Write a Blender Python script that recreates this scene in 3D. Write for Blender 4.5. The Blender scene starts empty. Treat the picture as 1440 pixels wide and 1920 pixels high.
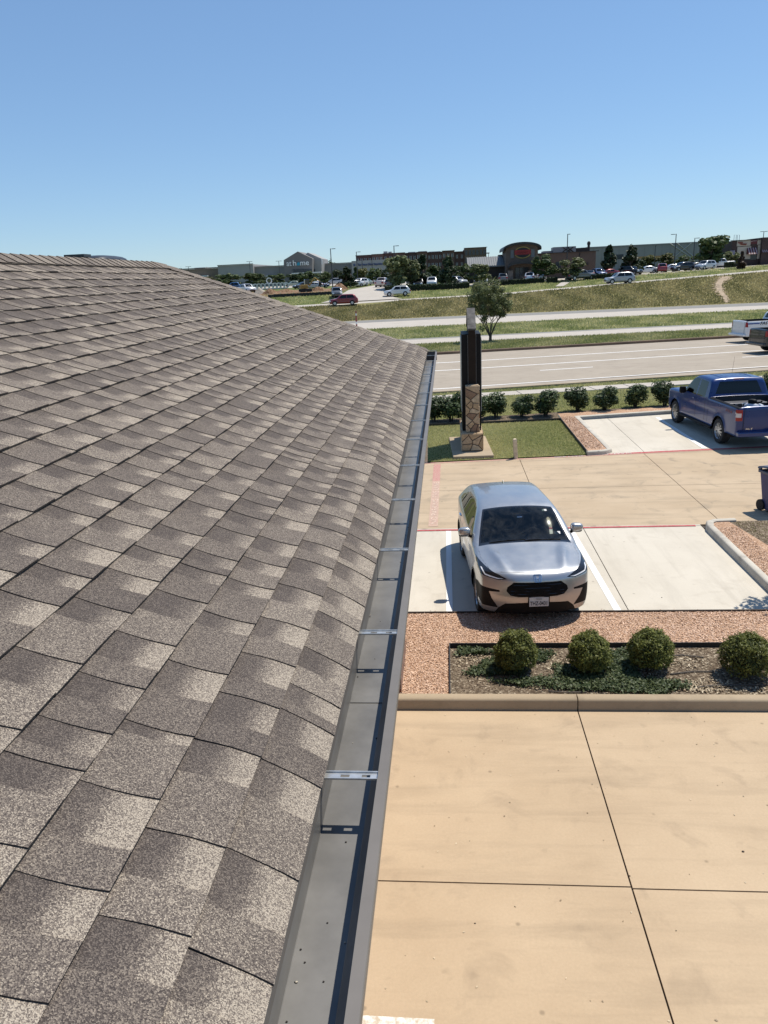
import bpy, math, random
import numpy as np
from mathutils import Vector, Matrix

random.seed(7)
RNG = np.random.default_rng(7)
SC = bpy.context.scene
COL = SC.collection

# ------------------------------------------------------------------ camera
FL, PITCH, YAW, ROLL, CAMH = 1400.0, 0.3003, 0.0920, 0.0459, 5.45
_f = np.array([-math.sin(YAW)*math.cos(PITCH), math.cos(YAW)*math.cos(PITCH), -math.sin(PITCH)])
_r0 = np.array([math.cos(YAW), math.sin(YAW), 0.0]); _u0 = np.cross(_r0, _f)
_r = math.cos(ROLL)*_r0-math.sin(ROLL)*_u0
_u = math.sin(ROLL)*_r0+math.cos(ROLL)*_u0
cd = bpy.data.cameras.new('camera'); cam = bpy.data.objects.new('camera', cd); COL.objects.link(cam)
cd.sensor_fit = 'HORIZONTAL'; cd.sensor_width = 36.0; cd.lens = 36.0*FL/1440.0
cd.clip_start = 0.05; cd.clip_end = 20000
cam.matrix_world = Matrix(((_r[0], _u[0], -_f[0], 0), (_r[1], _u[1], -_f[1], 0), (_r[2], _u[2], -_f[2], CAMH), (0, 0, 0, 1)))
SC.camera = cam

# ------------------------------------------------------------------ sky, sun, exposure
SUN_EL = math.radians(63.5)
SUN_H = np.array([0.76, 0.65]); SUN_H /= np.linalg.norm(SUN_H)
SUN = np.array([SUN_H[0]*math.cos(SUN_EL), SUN_H[1]*math.cos(SUN_EL), math.sin(SUN_EL)])
w = bpy.data.worlds.new('World'); SC.world = w; w.use_nodes = True
nt = w.node_tree; nt.nodes.clear()
sky = nt.nodes.new('ShaderNodeTexSky'); sky.sky_type = 'NISHITA'; sky.sun_disc = False
sky.sun_elevation = SUN_EL; sky.sun_rotation = math.atan2(SUN_H[0], SUN_H[1])
sky.altitude = 0; sky.air_density = 1.0; sky.dust_density = 0.0; sky.ozone_density = 6.0
bg = nt.nodes.new('ShaderNodeBackground'); bg.inputs['Strength'].default_value = 0.15
wo = nt.nodes.new('ShaderNodeOutputWorld')
gm_ = nt.nodes.new('ShaderNodeGamma'); gm_.inputs[1].default_value = 0.70
tn_ = nt.nodes.new('ShaderNodeMix'); tn_.data_type = 'RGBA'; tn_.blend_type = 'MULTIPLY'; tn_.inputs[0].default_value = 1.0; tn_.inputs[7].default_value = (0.98, 1.17, 1.36, 1)
nt.links.new(sky.outputs[0], gm_.inputs[0]); nt.links.new(gm_.outputs[0], tn_.inputs[6]); nt.links.new(tn_.outputs[2], bg.inputs[0]); nt.links.new(bg.outputs[0], wo.inputs[0])
sl = bpy.data.lights.new('sun', 'SUN'); sl.energy = 5.0; sl.angle = math.radians(0.53); sl.color = (1.0, 0.94, 0.84)
so = bpy.data.objects.new('sun', sl); COL.objects.link(so); so.location = (20, 20, 60)
so.rotation_euler = Vector(SUN).to_track_quat('Z', 'Y').to_euler()
SC.view_settings.view_transform = 'Standard'; SC.view_settings.look = 'None'
SC.view_settings.exposure = 0.08; SC.view_settings.gamma = 1.0
SC.view_settings.use_curve_mapping = False
SC.render.engine = 'CYCLES'
SC.cycles.use_denoising = True
SC.cycles.max_bounces = 6; SC.cycles.diffuse_bounces = 3; SC.cycles.glossy_bounces = 3
SC.cycles.transmission_bounces = 4; SC.cycles.transparent_max_bounces = 8
SC.cycles.caustics_reflective = False; SC.cycles.caustics_refractive = False

# ------------------------------------------------------------------ pixel helpers (photograph is 1440 x 1920)
CAMP = np.array([0, 0, CAMH])
def ray(px, py): return _f+(px-720)/FL*_r-(py-960)/FL*_u
def G(px, py, z=0.0):
    d = ray(px, py); return CAMP+d*(z-CAMH)/d[2]
def AT(px, py, Y):
    d = ray(px, py); return CAMP+d*Y/d[1]
def PX(P):
    d = np.asarray(P, float)-CAMP
    return 720+FL*(d@_r)/(d@_f), 960-FL*(d@_u)/(d@_f)

# ------------------------------------------------------------------ materials
MATS = {}
def nodes_of(name):
    m = bpy.data.materials.new(name); m.use_nodes = True
    n = m.node_tree; b = n.nodes['Principled BSDF']; return m, n, b
def setp(b, **k):
    for a, v in k.items(): b.inputs[a].default_value = v
def N(n, t, **k):
    x = n.nodes.new(t)
    for a, v in k.items(): setattr(x, a, v)
    return x
def ramp(n, fac, stops, interp='LINEAR'):
    r = N(n, 'ShaderNodeValToRGB'); e = r.color_ramp; e.interpolation = interp
    while len(e.elements) < len(stops): e.elements.new(0.5)
    for el, (p, c) in zip(e.elements, stops):
        el.position = p; el.color = (c[0], c[1], c[2], 1) if len(c) > 1 else (c[0], c[0], c[0], 1)
    n.links.new(fac, r.inputs[0]); return r.outputs[0]
def noise(n, scale, detail=4, rough=0.55, coord=None, dist=0.0, out=0):
    t = N(n, 'ShaderNodeTexNoise'); t.inputs['Scale'].default_value = scale; t.inputs['Detail'].default_value = detail
    t.inputs['Roughness'].default_value = rough; t.inputs['Distortion'].default_value = dist
    if coord is not None: n.links.new(coord, t.inputs['Vector'])
    return t.outputs[out]
def mixc(n, fac, a, b, mode='MIX'):
    m = N(n, 'ShaderNodeMix', data_type='RGBA', blend_type=mode)
    for i, v in ((0, fac), (6, a), (7, b)):
        if hasattr(v, 'links') or hasattr(v, 'is_linked'): n.links.new(v, m.inputs[i])
        elif i == 0: m.inputs[0].default_value = v
        else: m.inputs[i].default_value = (*v, 1)
    return m.outputs[2]
def wpos(n): return N(n, 'ShaderNodeNewGeometry').outputs['Position']
def opos(n): return N(n, 'ShaderNodeTexCoord').outputs['Object']
def bump(n, b, h, strength=0.3, dist=0.01):
    x = N(n, 'ShaderNodeBump'); x.inputs['Strength'].default_value = strength; x.inputs['Distance'].default_value = dist
    n.links.new(h, x.inputs['Height']); n.links.new(x.outputs[0], b.inputs['Normal'])
def plain(name, col, rough=0.6, metal=0.0, coat=0.0, var=0.12, scale=6.0, spec=0.5):
    if name in MATS: return MATS[name]
    m, n, b = nodes_of(name)
    f = noise(n, scale, 5, 0.6, opos(n))
    lo = tuple(c*(1-var) for c in col); hi = tuple(min(1, c*(1+var)) for c in col)
    n.links.new(ramp(n, f, [(0.3, lo), (0.7, hi)]), b.inputs['Base Color'])
    setp(b, Roughness=rough, Metallic=metal); b.inputs['Specular IOR Level'].default_value = spec
    b.inputs['Coat Weight'].default_value = coat; b.inputs['Coat Roughness'].default_value = 0.03
    MATS[name] = m; return m
def paint(name, col, metal=0.0, rough=0.35, coat=0.8):
    if name in MATS: return MATS[name]
    m, n, b = nodes_of(name)
    v = N(n, 'ShaderNodeTexVoronoi'); v.inputs['Scale'].default_value = 900; n.links.new(opos(n), v.inputs['Vector'])
    f = noise(n, 2.5, 6, 0.6, opos(n))
    c = mixc(n, 0.10, col, v.outputs['Color'], 'MULTIPLY')
    c = mixc(n, ramp(n, f, [(0.45, (0,)), (0.8, (0.05,))]), c, tuple(0.75*x+0.05 for x in col))
    n.links.new(c, b.inputs['Base Color'])
    n.links.new(ramp(n, f, [(0.35, (rough*0.9,)), (0.7, (rough*1.15,))]), b.inputs['Roughness'])
    setp(b, Metallic=metal); b.inputs['Coat Weight'].default_value = coat; b.inputs['Coat Roughness'].default_value = 0.04
    MATS[name] = m; return m
def glass(name, tint, trans=0.55, rough=0.02, streaks=0.0):
    if name in MATS: return MATS[name]
    m, n, b = nodes_of(name); n.nodes.remove(b)
    out = n.nodes['Material Output']
    tr = N(n, 'ShaderNodeBsdfTransparent'); tr.inputs[0].default_value = (*[trans*t for t in tint], 1)
    gl = N(n, 'ShaderNodeBsdfGlossy'); gl.inputs['Color'].default_value = (0.85, 0.9, 0.9, 1); gl.inputs['Roughness'].default_value = rough
    fr = N(n, 'ShaderNodeFresnel'); fr.inputs[0].default_value = 1.55
    mx = N(n, 'ShaderNodeMixShader'); n.links.new(fr.outputs[0], mx.inputs[0]); n.links.new(tr.outputs[0], mx.inputs[1]); n.links.new(gl.outputs[0], mx.inputs[2])
    last = mx.outputs[0]
    if streaks:
        df = N(n, 'ShaderNodeBsdfDiffuse'); df.inputs[0].default_value = (0.5, 0.5, 0.46, 1)
        f = noise(n, 3.0, 8, 0.65, opos(n), 1.2)
        m2 = N(n, 'ShaderNodeMixShader'); n.links.new(ramp(n, f, [(0.42, (0,)), (0.8, (streaks,))]), m2.inputs[0])
        n.links.new(last, m2.inputs[1]); n.links.new(df.outputs[0], m2.inputs[2]); last = m2.outputs[0]
    n.links.new(last, out.inputs[0]); MATS[name] = m; return m

def mat_granule():
    m, n, b = nodes_of('asphalt_granules'); p = wpos(n)
    v = N(n, 'ShaderNodeTexVoronoi'); v.inputs['Scale'].default_value = 500; n.links.new(p, v.inputs['Vector'])
    sep = N(n, 'ShaderNodeSeparateColor'); n.links.new(v.outputs['Color'], sep.inputs[0])
    at = N(n, 'ShaderNodeAttribute', attribute_name='shade')
    # granule blend: lighter bands hold more pale granules, darker ones more charcoal
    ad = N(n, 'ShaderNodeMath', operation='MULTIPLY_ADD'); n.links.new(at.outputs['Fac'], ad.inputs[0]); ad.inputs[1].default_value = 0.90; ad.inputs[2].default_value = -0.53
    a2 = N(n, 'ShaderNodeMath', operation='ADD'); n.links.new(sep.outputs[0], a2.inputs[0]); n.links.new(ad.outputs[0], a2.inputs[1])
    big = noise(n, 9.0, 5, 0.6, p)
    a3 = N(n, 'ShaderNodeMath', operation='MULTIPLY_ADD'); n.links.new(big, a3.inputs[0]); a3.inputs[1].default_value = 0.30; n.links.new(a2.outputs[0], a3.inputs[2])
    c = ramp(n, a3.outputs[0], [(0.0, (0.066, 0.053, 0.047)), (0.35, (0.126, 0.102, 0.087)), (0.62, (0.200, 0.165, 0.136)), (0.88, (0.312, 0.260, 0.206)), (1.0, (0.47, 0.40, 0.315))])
    n.links.new(c, b.inputs['Base Color']); setp(b, Roughness=0.85)
    b.inputs['Specular IOR Level'].default_value = 0.3
    bump(n, b, v.outputs['Distance'], 0.75, 0.003)
    return m
def mat_concrete(name, c1, c2, stain=(0.30, 0.25, 0.19), grime=0.35, streak=None):
    m, n, b = nodes_of(name); p = wpos(n)
    f = noise(n, 0.55, 8, 0.62, p); g = noise(n, 38, 4, 0.7, p); s = noise(n, 1.7, 6, 0.6, p, 0.6)
    mp = N(n, 'ShaderNodeMapping'); mp.inputs['Scale'].default_value = (3.0, 0.35, 1) if streak == 'y' else (0.35, 3.0, 1); n.links.new(p, mp.inputs[0])
    st = noise(n, 1.0, 6, 0.65, mp.outputs[0], 0.4)
    c = ramp(n, f, [(0.25, c1), (0.75, c2)])
    c = mixc(n, ramp(n, g, [(0.3, (0.22,)), (0.75, (0.0,))]), c, tuple(x*0.62 for x in c1))
    c = mixc(n, ramp(n, s, [(0.56, (0,)), (0.78, (grime,))]), c, stain)
    c = mixc(n, ramp(n, st, [(0.5, (0,)), (0.8, (grime*0.7,))]), c, tuple(x*0.8 for x in stain))
    sp = N(n, 'ShaderNodeTexVoronoi'); sp.inputs['Scale'].default_value = 2.1; n.links.new(p, sp.inputs['Vector'])
    c = mixc(n, ramp(n, sp.outputs['Distance'], [(0.025, (0.45,)), (0.06, (0,))]), c, tuple(x*0.4 for x in stain))
    bl = noise(n, 3.3, 3, 0.5, p)
    c = mixc(n, ramp(n, bl, [(0.66, (0,)), (0.74, (grime*0.45,))]), c, tuple(x*0.75 for x in stain))
    n.links.new(c, b.inputs['Base Color']); setp(b, Roughness=0.88); b.inputs['Specular IOR Level'].default_value = 0.25
    bump(n, b, noise(n, 120, 3, 0.6, p), 0.25, 0.004)
    return m
def mat_grass(name, cols, scale=1.2):
    m, n, b = nodes_of(name); p = wpos(n)
    f = noise(n, scale*0.25, 6, 0.6, p); g = noise(n, scale*7, 5, 0.75, p)
    c = ramp(n, f, [(0.28, cols[0]), (0.5, cols[1]), (0.72, cols[2])])
    c = mixc(n, ramp(n, g, [(0.35, (0.55,)), (0.65, (0,))]), c, tuple(x*0.45 for x in cols[0]))
    n.links.new(c, b.inputs['Base Color']); setp(b, Roughness=0.95); b.inputs['Specular IOR Level'].default_value = 0.1
    bump(n, b, g, 0.8, 0.06); return m
def mat_leaf(name, dark, light, trans=0.25):
    m, n, b = nodes_of(name)
    at = N(n, 'ShaderNodeAttribute', attribute_name='shade')
    oi = N(n, 'ShaderNodeObjectInfo')
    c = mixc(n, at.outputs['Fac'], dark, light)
    hs = N(n, 'ShaderNodeHueSaturation'); n.links.new(c, hs.inputs['Color'])
    mr = N(n, 'ShaderNodeMapRange'); n.links.new(oi.outputs['Random'], mr.inputs[0]); mr.inputs[3].default_value = 0.80; mr.inputs[4].default_value = 1.2
    n.links.new(mr.outputs[0], hs.inputs['Value'])
    n.links.new(hs.outputs[0], b.inputs['Base Color']); setp(b, Roughness=0.55); b.inputs['Specular IOR Level'].default_value = 0.35
    tl = N(n, 'ShaderNodeBsdfTranslucent'); n.links.new(hs.outputs[0], tl.inputs[0])
    mx = N(n, 'ShaderNodeMixShader'); mx.inputs[0].default_value = trans
    n.links.new(b.outputs[0], mx.inputs[1]); n.links.new(tl.outputs[0], mx.inputs[2]); n.links.new(mx.outputs[0], n.nodes['Material Output'].inputs[0])
    return m
def mat_mulch(name, stops, sc=55):
    m, n, b = nodes_of(name); p = wpos(n)
    v = N(n, 'ShaderNodeTexVoronoi'); v.inputs['Scale'].default_value = sc; n.links.new(p, v.inputs['Vector'])
    s = N(n, 'ShaderNodeSeparateColor'); n.links.new(v.outputs['Color'], s.inputs[0])
    f = noise(n, 1.3, 5, 0.6, p)
    c = ramp(n, s.outputs[0], stops)
    c = mixc(n, ramp(n, f, [(0.4, (0.0,)), (0.75, (0.35,))]), c, tuple(x*0.6 for x in stops[0][1]))
    n.links.new(c, b.inputs['Base Color']); setp(b, Roughness=0.95); b.inputs['Specular IOR Level'].default_value = 0.1
    bump(n, b, v.outputs['Distance'], 0.9, 0.015); return m
def mat_worn(name, col, under, lo=0.35, hi=0.6, sc=9.0):
    m, n, b = nodes_of(name); p = wpos(n)
    f = noise(n, sc, 8, 0.7, p)
    n.links.new(mixc(n, ramp(n, f, [(lo, (1,)), (hi, (0,))]), col, under), b.inputs['Base Color']); setp(b, Roughness=0.8)
    return m
def mat_brick(name, c1, c2, mortar, sc=1.0):
    m, n, b = nodes_of(name)
    t = N(n, 'ShaderNodeTexBrick'); t.inputs['Color1'].default_value = (*c1, 1); t.inputs['Color2'].default_value = (*c2, 1); t.inputs['Mortar'].default_value = (*mortar, 1)
    t.inputs['Scale'].default_value = sc; t.inputs['Brick Width'].default_value = 0.22; t.inputs['Row Height'].default_value = 0.075; t.inputs['Mortar Size'].default_value = 0.008
    sx = N(n, 'ShaderNodeSeparateXYZ'); n.links.new(wpos(n), sx.inputs[0]); ax = N(n, 'ShaderNodeMath', operation='ADD'); n.links.new(sx.outputs[0], ax.inputs[0]); n.links.new(sx.outputs[1], ax.inputs[1])
    cx_ = N(n, 'ShaderNodeCombineXYZ'); n.links.new(ax.outputs[0], cx_.inputs[0]); n.links.new(sx.outputs[2], cx_.inputs[1]); n.links.new(cx_.outputs[0], t.inputs['Vector'])
    f = noise(n, 0.6, 5, 0.6, wpos(n))
    n.links.new(mixc(n, ramp(n, f, [(0.35, (0,)), (0.75, (0.4,))]), t.outputs[0], tuple(x*0.55 for x in c1)), b.inputs['Base Color']); setp(b, Roughness=0.9)
    return m

M = {}
M['granule'] = mat_granule()
M['asphalt_edge'] = plain('asphalt_edge', (0.040, 0.034, 0.032), 0.95)
M['gutter'] = plain('gutter_metal', (0.155, 0.150, 0.142), 0.38, 0.0, 0.0, 0.26, 5)
M['gutter_lip'] = plain('gutter_lip_metal', (0.145, 0.130, 0.115), 0.5, 0.0, 0.0, 0.08, 9)
M['alu'] = plain('bare_aluminium', (0.62, 0.62, 0.60), 0.38, 0.85, 0, 0.2, 40)
M['tan'] = mat_concrete('tan_concrete', (0.44, 0.328, 0.213), (0.56, 0.432, 0.29), (0.29, 0.22, 0.15), 0.62)
M['tan2'] = mat_concrete('worn_tan_concrete', (0.415, 0.315, 0.208), (0.55, 0.432, 0.30), (0.22, 0.185, 0.14), 0.72)
M['pale'] = mat_concrete('pale_concrete', (0.535, 0.485, 0.40), (0.65, 0.595, 0.50), (0.37, 0.325, 0.26), 0.5, 'y')
M['kerbm'] = mat_concrete('kerb_concrete', (0.34, 0.265, 0.175), (0.45, 0.36, 0.25), (0.2, 0.16, 0.11), 0.5)
M['palekerb'] = mat_concrete('pale_kerb_concrete', (0.48, 0.44, 0.37), (0.60, 0.56, 0.48), (0.12, 0.11, 0.10), 0.8)
M['roadc'] = mat_concrete('road_concrete', (0.335, 0.285, 0.225), (0.41, 0.355, 0.285), (0.235, 0.20, 0.165), 0.6)
M['roadf'] = mat_concrete('pale_road_concrete', (0.43, 0.39, 0.335), (0.52, 0.475, 0.415), (0.33, 0.295, 0.255), 0.5)
M['gravelroad'] = mat_concrete('grey_gravel', (0.21, 0.205, 0.19), (0.28, 0.27, 0.25), (0.14, 0.14, 0.13), 0.5)
M['sub'] = plain('joint_dark', (0.055, 0.045, 0.035), 0.95)
M['mulch'] = mat_mulch('red_granite_mulch', [(0.0, (0.30, 0.175, 0.105)), (0.4, (0.49, 0.305, 0.195)), (0.75, (0.60, 0.395, 0.265)), (1.0, (0.72, 0.53, 0.39))])
M['soil'] = mat_mulch('dry_soil', [(0.0, (0.07, 0.05, 0.035)), (0.5, (0.165, 0.125, 0.085)), (0.85, (0.24, 0.19, 0.135)), (1.0, (0.45, 0.38, 0.28))], 42)
M['lawn'] = mat_grass('lawn', [(0.16, 0.18, 0.06), (0.22, 0.22, 0.085), (0.31, 0.28, 0.13)], 2.2)
M['verge'] = mat_grass('verge_grass', [(0.13, 0.165, 0.055), (0.175, 0.20, 0.075), (0.26, 0.25, 0.11)], 0.6)
M['dry'] = mat_grass('dry_grass', [(0.215, 0.205, 0.085), (0.285, 0.25, 0.115), (0.36, 0.295, 0.16)], 0.25)
M['field'] = mat_grass('plateau_grass', [(0.11, 0.15, 0.045), (0.15, 0.175, 0.06), (0.22, 0.21, 0.09)], 0.2)
M['dirt'] = mat_mulch('excavated_dirt', [(0.0, (0.12, 0.065, 0.035)), (0.5, (0.22, 0.135, 0.08)), (1.0, (0.34, 0.23, 0.15))], 3)
M['white_paint'] = mat_worn('white_road_paint', (0.82, 0.81, 0.78), (0.5, 0.46, 0.40), 0.22, 0.36, 14)
M['white_worn'] = mat_worn('worn_white_paint', (0.82, 0.80, 0.76), (0.5, 0.42, 0.31), 0.40, 0.62, 20)
M['red_paint'] = mat_worn('red_fire_lane_paint', (0.42, 0.06, 0.065), (0.46, 0.22, 0.18), 0.28, 0.55, 16)
M['red_faded'] = mat_worn('faded_red_paint', (0.44, 0.19, 0.17), (0.50, 0.385, 0.275), 0.42, 0.72, 26)
M['pink_paint'] = mat_worn('thin_red_paint', (0.50, 0.25, 0.20), (0.50, 0.40, 0.29), 0.3, 0.6, 12)
M['black_rubber'] = plain('tyre_rubber', (0.018, 0.018, 0.019), 0.85)
M['black_plastic'] = plain('black_plastic', (0.007, 0.007, 0.008), 0.6, spec=0.2)
M['gloss_black'] = plain('gloss_black', (0.012, 0.012, 0.014), 0.12, 0, 0.4)
M['dark_int'] = plain('dark_interior', (0.022, 0.022, 0.024), 0.85)
M['grey_int'] = plain('grey_interior', (0.10, 0.10, 0.10), 0.85)
M['chrome'] = plain('chrome', (0.75, 0.76, 0.78), 0.12, 1.0)
M['rim'] = plain('alloy_rim', (0.42, 0.43, 0.45), 0.3, 0.9)
M['leafdk'] = mat_leaf('shrub_leaf', (0.022, 0.040, 0.014), (0.085, 0.125, 0.040), 0.22)
M['boxleaf'] = mat_leaf('boxwood_leaf', (0.055, 0.078, 0.016), (0.30, 0.31, 0.075), 0.32)
M['ivyleaf'] = mat_leaf('groundcover_leaf', (0.028, 0.056, 0.020), (0.15, 0.18, 0.075), 0.25)
M['treeleaf'] = mat_leaf('tree_leaf', (0.055, 0.075, 0.028), (0.25, 0.27, 0.12), 0.35)
M['oakleaf'] = mat_leaf('oak_leaf', (0.032, 0.056, 0.019), (0.13, 0.175, 0.055), 0.3)
M['oakdark'] = mat_leaf('dark_oak_leaf', (0.018, 0.034, 0.015), (0.078, 0.112, 0.045), 0.22)
M['yellowleaf'] = mat_leaf('yellow_green_leaf', (0.06, 0.07, 0.018), (0.20, 0.19, 0.06), 0.25)
M['redleaf'] = mat_leaf('bronze_leaf', (0.05, 0.03, 0.015), (0.16, 0.09, 0.06), 0.25)
M['blade'] = mat_leaf('grass_blade', (0.20, 0.24, 0.075), (0.60, 0.54, 0.28), 0.5)
M['dryblade'] = mat_leaf('dry_grass_blade', (0.185, 0.185, 0.07), (0.50, 0.43, 0.22), 0.4)
M['chip'] = mat_leaf('mulch_chip', (0.36, 0.215, 0.135), (0.72, 0.51, 0.37), 0.0)
M['deadleaf'] = mat_leaf('dry_leaf', (0.20, 0.14, 0.08), (0.62, 0.52, 0.36), 0.1)
M['bark'] = plain('bark', (0.09, 0.07, 0.055), 0.9, var=0.35, scale=20)
M['lightbark'] = plain('light_bark', (0.16, 0.12, 0.09), 0.9, var=0.35, scale=14)

# ------------------------------------------------------------------ mesh helpers
def link(name, me, mats=None, parent=None, smooth=False, loc=None):
    o = bpy.data.objects.new(name, me); COL.objects.link(o)
    if mats is not None:
        for m in (mats if isinstance(mats, (list, tuple)) else [mats]): me.materials.append(m)
    if smooth: me.shade_smooth()
    if parent is not None: o.parent = parent
    if loc is not None: o.location = loc
    return o
def tag(o, label=None, cat=None, group=None, kind=None):
    if label: o['label'] = label
    if cat: o['category'] = cat
    if group: o['group'] = group
    if kind: o['kind'] = kind
    return o
def thing(name, label, cat, loc=(0, 0, 0), rz=0.0, group=None):
    o = bpy.data.objects.new(name, None); COL.objects.link(o); o.location = loc; o.rotation_euler = (0, 0, rz)
    o.empty_display_size = 0.2
    return tag(o, label, cat, group)
class MB:
    def __init__(s): s.v = []; s.f = []; s.mi = []; s.sh = []
    def add(s, vs, fs, mi=0, shade=None):
        k = len(s.v); s.v += [tuple(map(float, p)) for p in vs]
        s.f += [tuple(k+i for i in f) for f in fs]; s.mi += [mi]*len(fs)
        s.sh += (list(shade) if shade is not None else [0.5]*len(vs)); return s
    def box(s, x0, x1, y0, y1, z0, z1, mi=0, sh=0.5):
        v = [(x0, y0, z0), (x1, y0, z0), (x1, y1, z0), (x0, y1, z0), (x0, y0, z1), (x1, y0, z1), (x1, y1, z1), (x0, y1, z1)]
        return s.add(v, [(3, 2, 1, 0), (4, 5, 6, 7), (0, 1, 5, 4), (1, 2, 6, 5), (2, 3, 7, 6), (3, 0, 4, 7)], mi, [sh]*8)
    def prism(s, poly, z0, z1, mi=0, bev=0.0):
        n = len(poly); a = sum(poly[i][0]*poly[(i+1) % n][1]-poly[(i+1) % n][0]*poly[i][1] for i in range(n))
        if a < 0: poly = poly[::-1]
        if bev:
            cx = sum(p[0] for p in poly)/n; cy = sum(p[1] for p in poly)/n
            def inn(p):
                d = math.hypot(p[0]-cx, p[1]-cy) or 1; q = max(0, 1-bev/d); return (cx+(p[0]-cx)*q, cy+(p[1]-cy)*q)
            v = [(p[0], p[1], z0) for p in poly]+[(p[0], p[1], z1-bev*0.6) for p in poly]+[(*inn(p), z1) for p in poly]
            f = [tuple(range(n))[::-1], tuple(range(2*n, 3*n))]+[(i, (i+1) % n, n+(i+1) % n, n+i) for i in range(n)]+[(n+i, n+(i+1) % n, 2*n+(i+1) % n, 2*n+i) for i in range(n)]
            return s.add(v, f, mi)
        v = [(p[0], p[1], z0) for p in poly]+[(p[0], p[1], z1) for p in poly]
        return s.add(v, [tuple(range(n))[::-1], tuple(range(n, 2*n))]+[(i, (i+1) % n, n+(i+1) % n, n+i) for i in range(n)], mi)
    def sweep(s, prof, path, closed=True, mi=0, caps=True):
        # prof: list of (a, b) ; path: list of (origin, A, B)
        n = len(prof); vs = []
        for o, A, B in path:
            o = np.array(o, float); A = np.array(A, float); B = np.array(B, float)
            vs += [o+a*A+b*B for a, b in prof]
        fs = []
        for k in range(len(path)-1):
            for i in range(n if closed else n-1):
                j = (i+1) % n; fs.append((k*n+i, k*n+j, (k+1)*n+j, (k+1)*n+i))
        if closed and caps: fs += [tuple(range(n))[::-1], tuple((len(path)-1)*n+i for i in range(n))]
        return s.add(vs, fs, mi)
    def tube(s, pts, rad, seg=8, mi=0):
        pts = [np.array(p, float) for p in pts]; rad = rad if isinstance(rad, (list, tuple)) else [rad]*len(pts)
        path = []
        for i, p in enumerate(pts):
            t = pts[min(i+1, len(pts)-1)]-pts[max(i-1, 0)]; t = t/(np.linalg.norm(t)+1e-9)
            a = np.cross(t, (0, 0, 1.0)) if abs(t[2]) < 0.9 else np.cross(t, (1.0, 0, 0))
            a /= np.linalg.norm(a); b = np.cross(a, t); path.append((p, a*rad[i], b*rad[i]))
        prof = [(math.cos(2*math.pi*k/seg), math.sin(2*math.pi*k/seg)) for k in range(seg)]
        return s.sweep(prof, path, True, mi)
    def lathe(s, prof, seg=24, axis='y', c=(0, 0, 0), mi=0):
        # prof: (radius, offset along axis)
        vs = []; n = len(prof)
        for k in range(seg):
            a = 2*math.pi*k/seg
            for r, h in prof:
                if axis == 'y': vs.append((c[0]+r*math.cos(a), c[1]+h, c[2]+r*math.sin(a)))
                elif axis == 'z': vs.append((c[0]+r*math.cos(a), c[1]+r*math.sin(a), c[2]+h))
                else: vs.append((c[0]+h, c[1]+r*math.cos(a), c[2]+r*math.sin(a)))
        fs = [(k*n+i, k*n+i+1, ((k+1) % seg)*n+i+1, ((k+1) % seg)*n+i) for k in range(seg) for i in range(n-1)]
        return s.add(vs, fs, mi)
    def super(s, c, r, e=0.5, nu=12, nv=16, mi=0, fn=None):
        sg = lambda x, p: math.copysign(abs(x)**p, x)
        vs = []
        for i in range(nu+1):
            a = -math.pi/2+math.pi*i/nu
            for j in range(nv):
                b = 2*math.pi*j/nv
                p = (sg(math.cos(a), e)*sg(math.cos(b), e), sg(math.cos(a), e)*sg(math.sin(b), e), sg(math.sin(a), e))
                if fn: p = fn(p)
                vs.append((c[0]+r[0]*p[0], c[1]+r[1]*p[1], c[2]+r[2]*p[2]))
        fs = [(i*nv+j, i*nv+(j+1) % nv, (i+1)*nv+(j+1) % nv, (i+1)*nv+j) for i in range(nu) for j in range(nv)]
        return s.add(vs, fs, mi)
    def quad(s, a, b, c, d, mi=0): return s.add([a, b, c, d], [(0, 1, 2, 3)], mi)
    def mesh(s, name):
        me = bpy.data.meshes.new(name); me.from_pydata(s.v, [], s.f)
        if any(s.mi): me.polygons.foreach_set('material_index', s.mi)
        return me
    def build(s, name, mats, parent=None, smooth=False, shade=False, loc=None):
        me = s.mesh(name)
        if shade:
            a = me.attributes.new('shade', 'FLOAT', 'POINT'); a.data.foreach_set('value', s.sh)
        me.validate(); me.update()
        return link(name, me, mats, parent, smooth, loc)
def soften(o, width=0.01, seg=2, ang=40):
    b = o.modifiers.new('bevel', 'BEVEL'); b.width = width; b.segments = seg; b.limit_method = 'ANGLE'; b.angle_limit = math.radians(ang)
    return o
def smooth_by_angle(o, ang=35):
    o.data.shade_smooth(); o.data.set_sharp_from_angle(angle=math.radians(ang)); return o
def np_mesh(name, v, f, mats, parent=None, shade=None, smooth=False):
    v = np.asarray(v, np.float32).reshape(-1, 3); f = np.asarray(f, np.int32); k = f.shape[1]
    me = bpy.data.meshes.new(name); me.vertices.add(len(v)); me.vertices.foreach_set('co', v.ravel())
    me.loops.add(f.size); me.loops.foreach_set('vertex_index', f.ravel())
    me.polygons.add(len(f)); me.polygons.foreach_set('loop_start', np.arange(len(f), dtype=np.int32)*k)
    me.update(calc_edges=True)
    if shade is not None:
        a = me.attributes.new('shade', 'FLOAT', 'POINT'); a.data.foreach_set('value', np.asarray(shade, np.float32))
    me.validate()
    return link(name, me, mats, parent, smooth)
def text_mesh(txt, size, extrude=0.0, align='CENTER', shear=0.0, bold=0.0):
    c = bpy.data.curves.new('lettering', 'FONT'); c.body = txt; c.size = size; c.extrude = extrude; c.align_x = align; c.shear = shear; c.offset = bold
    c.resolution_u = 3
    o = bpy.data.objects.new('lettering', c); COL.objects.link(o)
    dg = bpy.context.evaluated_depsgraph_get(); me = bpy.data.meshes.new_from_object(o.evaluated_get(dg))
    bpy.data.objects.remove(o); bpy.data.curves.remove(c)
    return me
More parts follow.
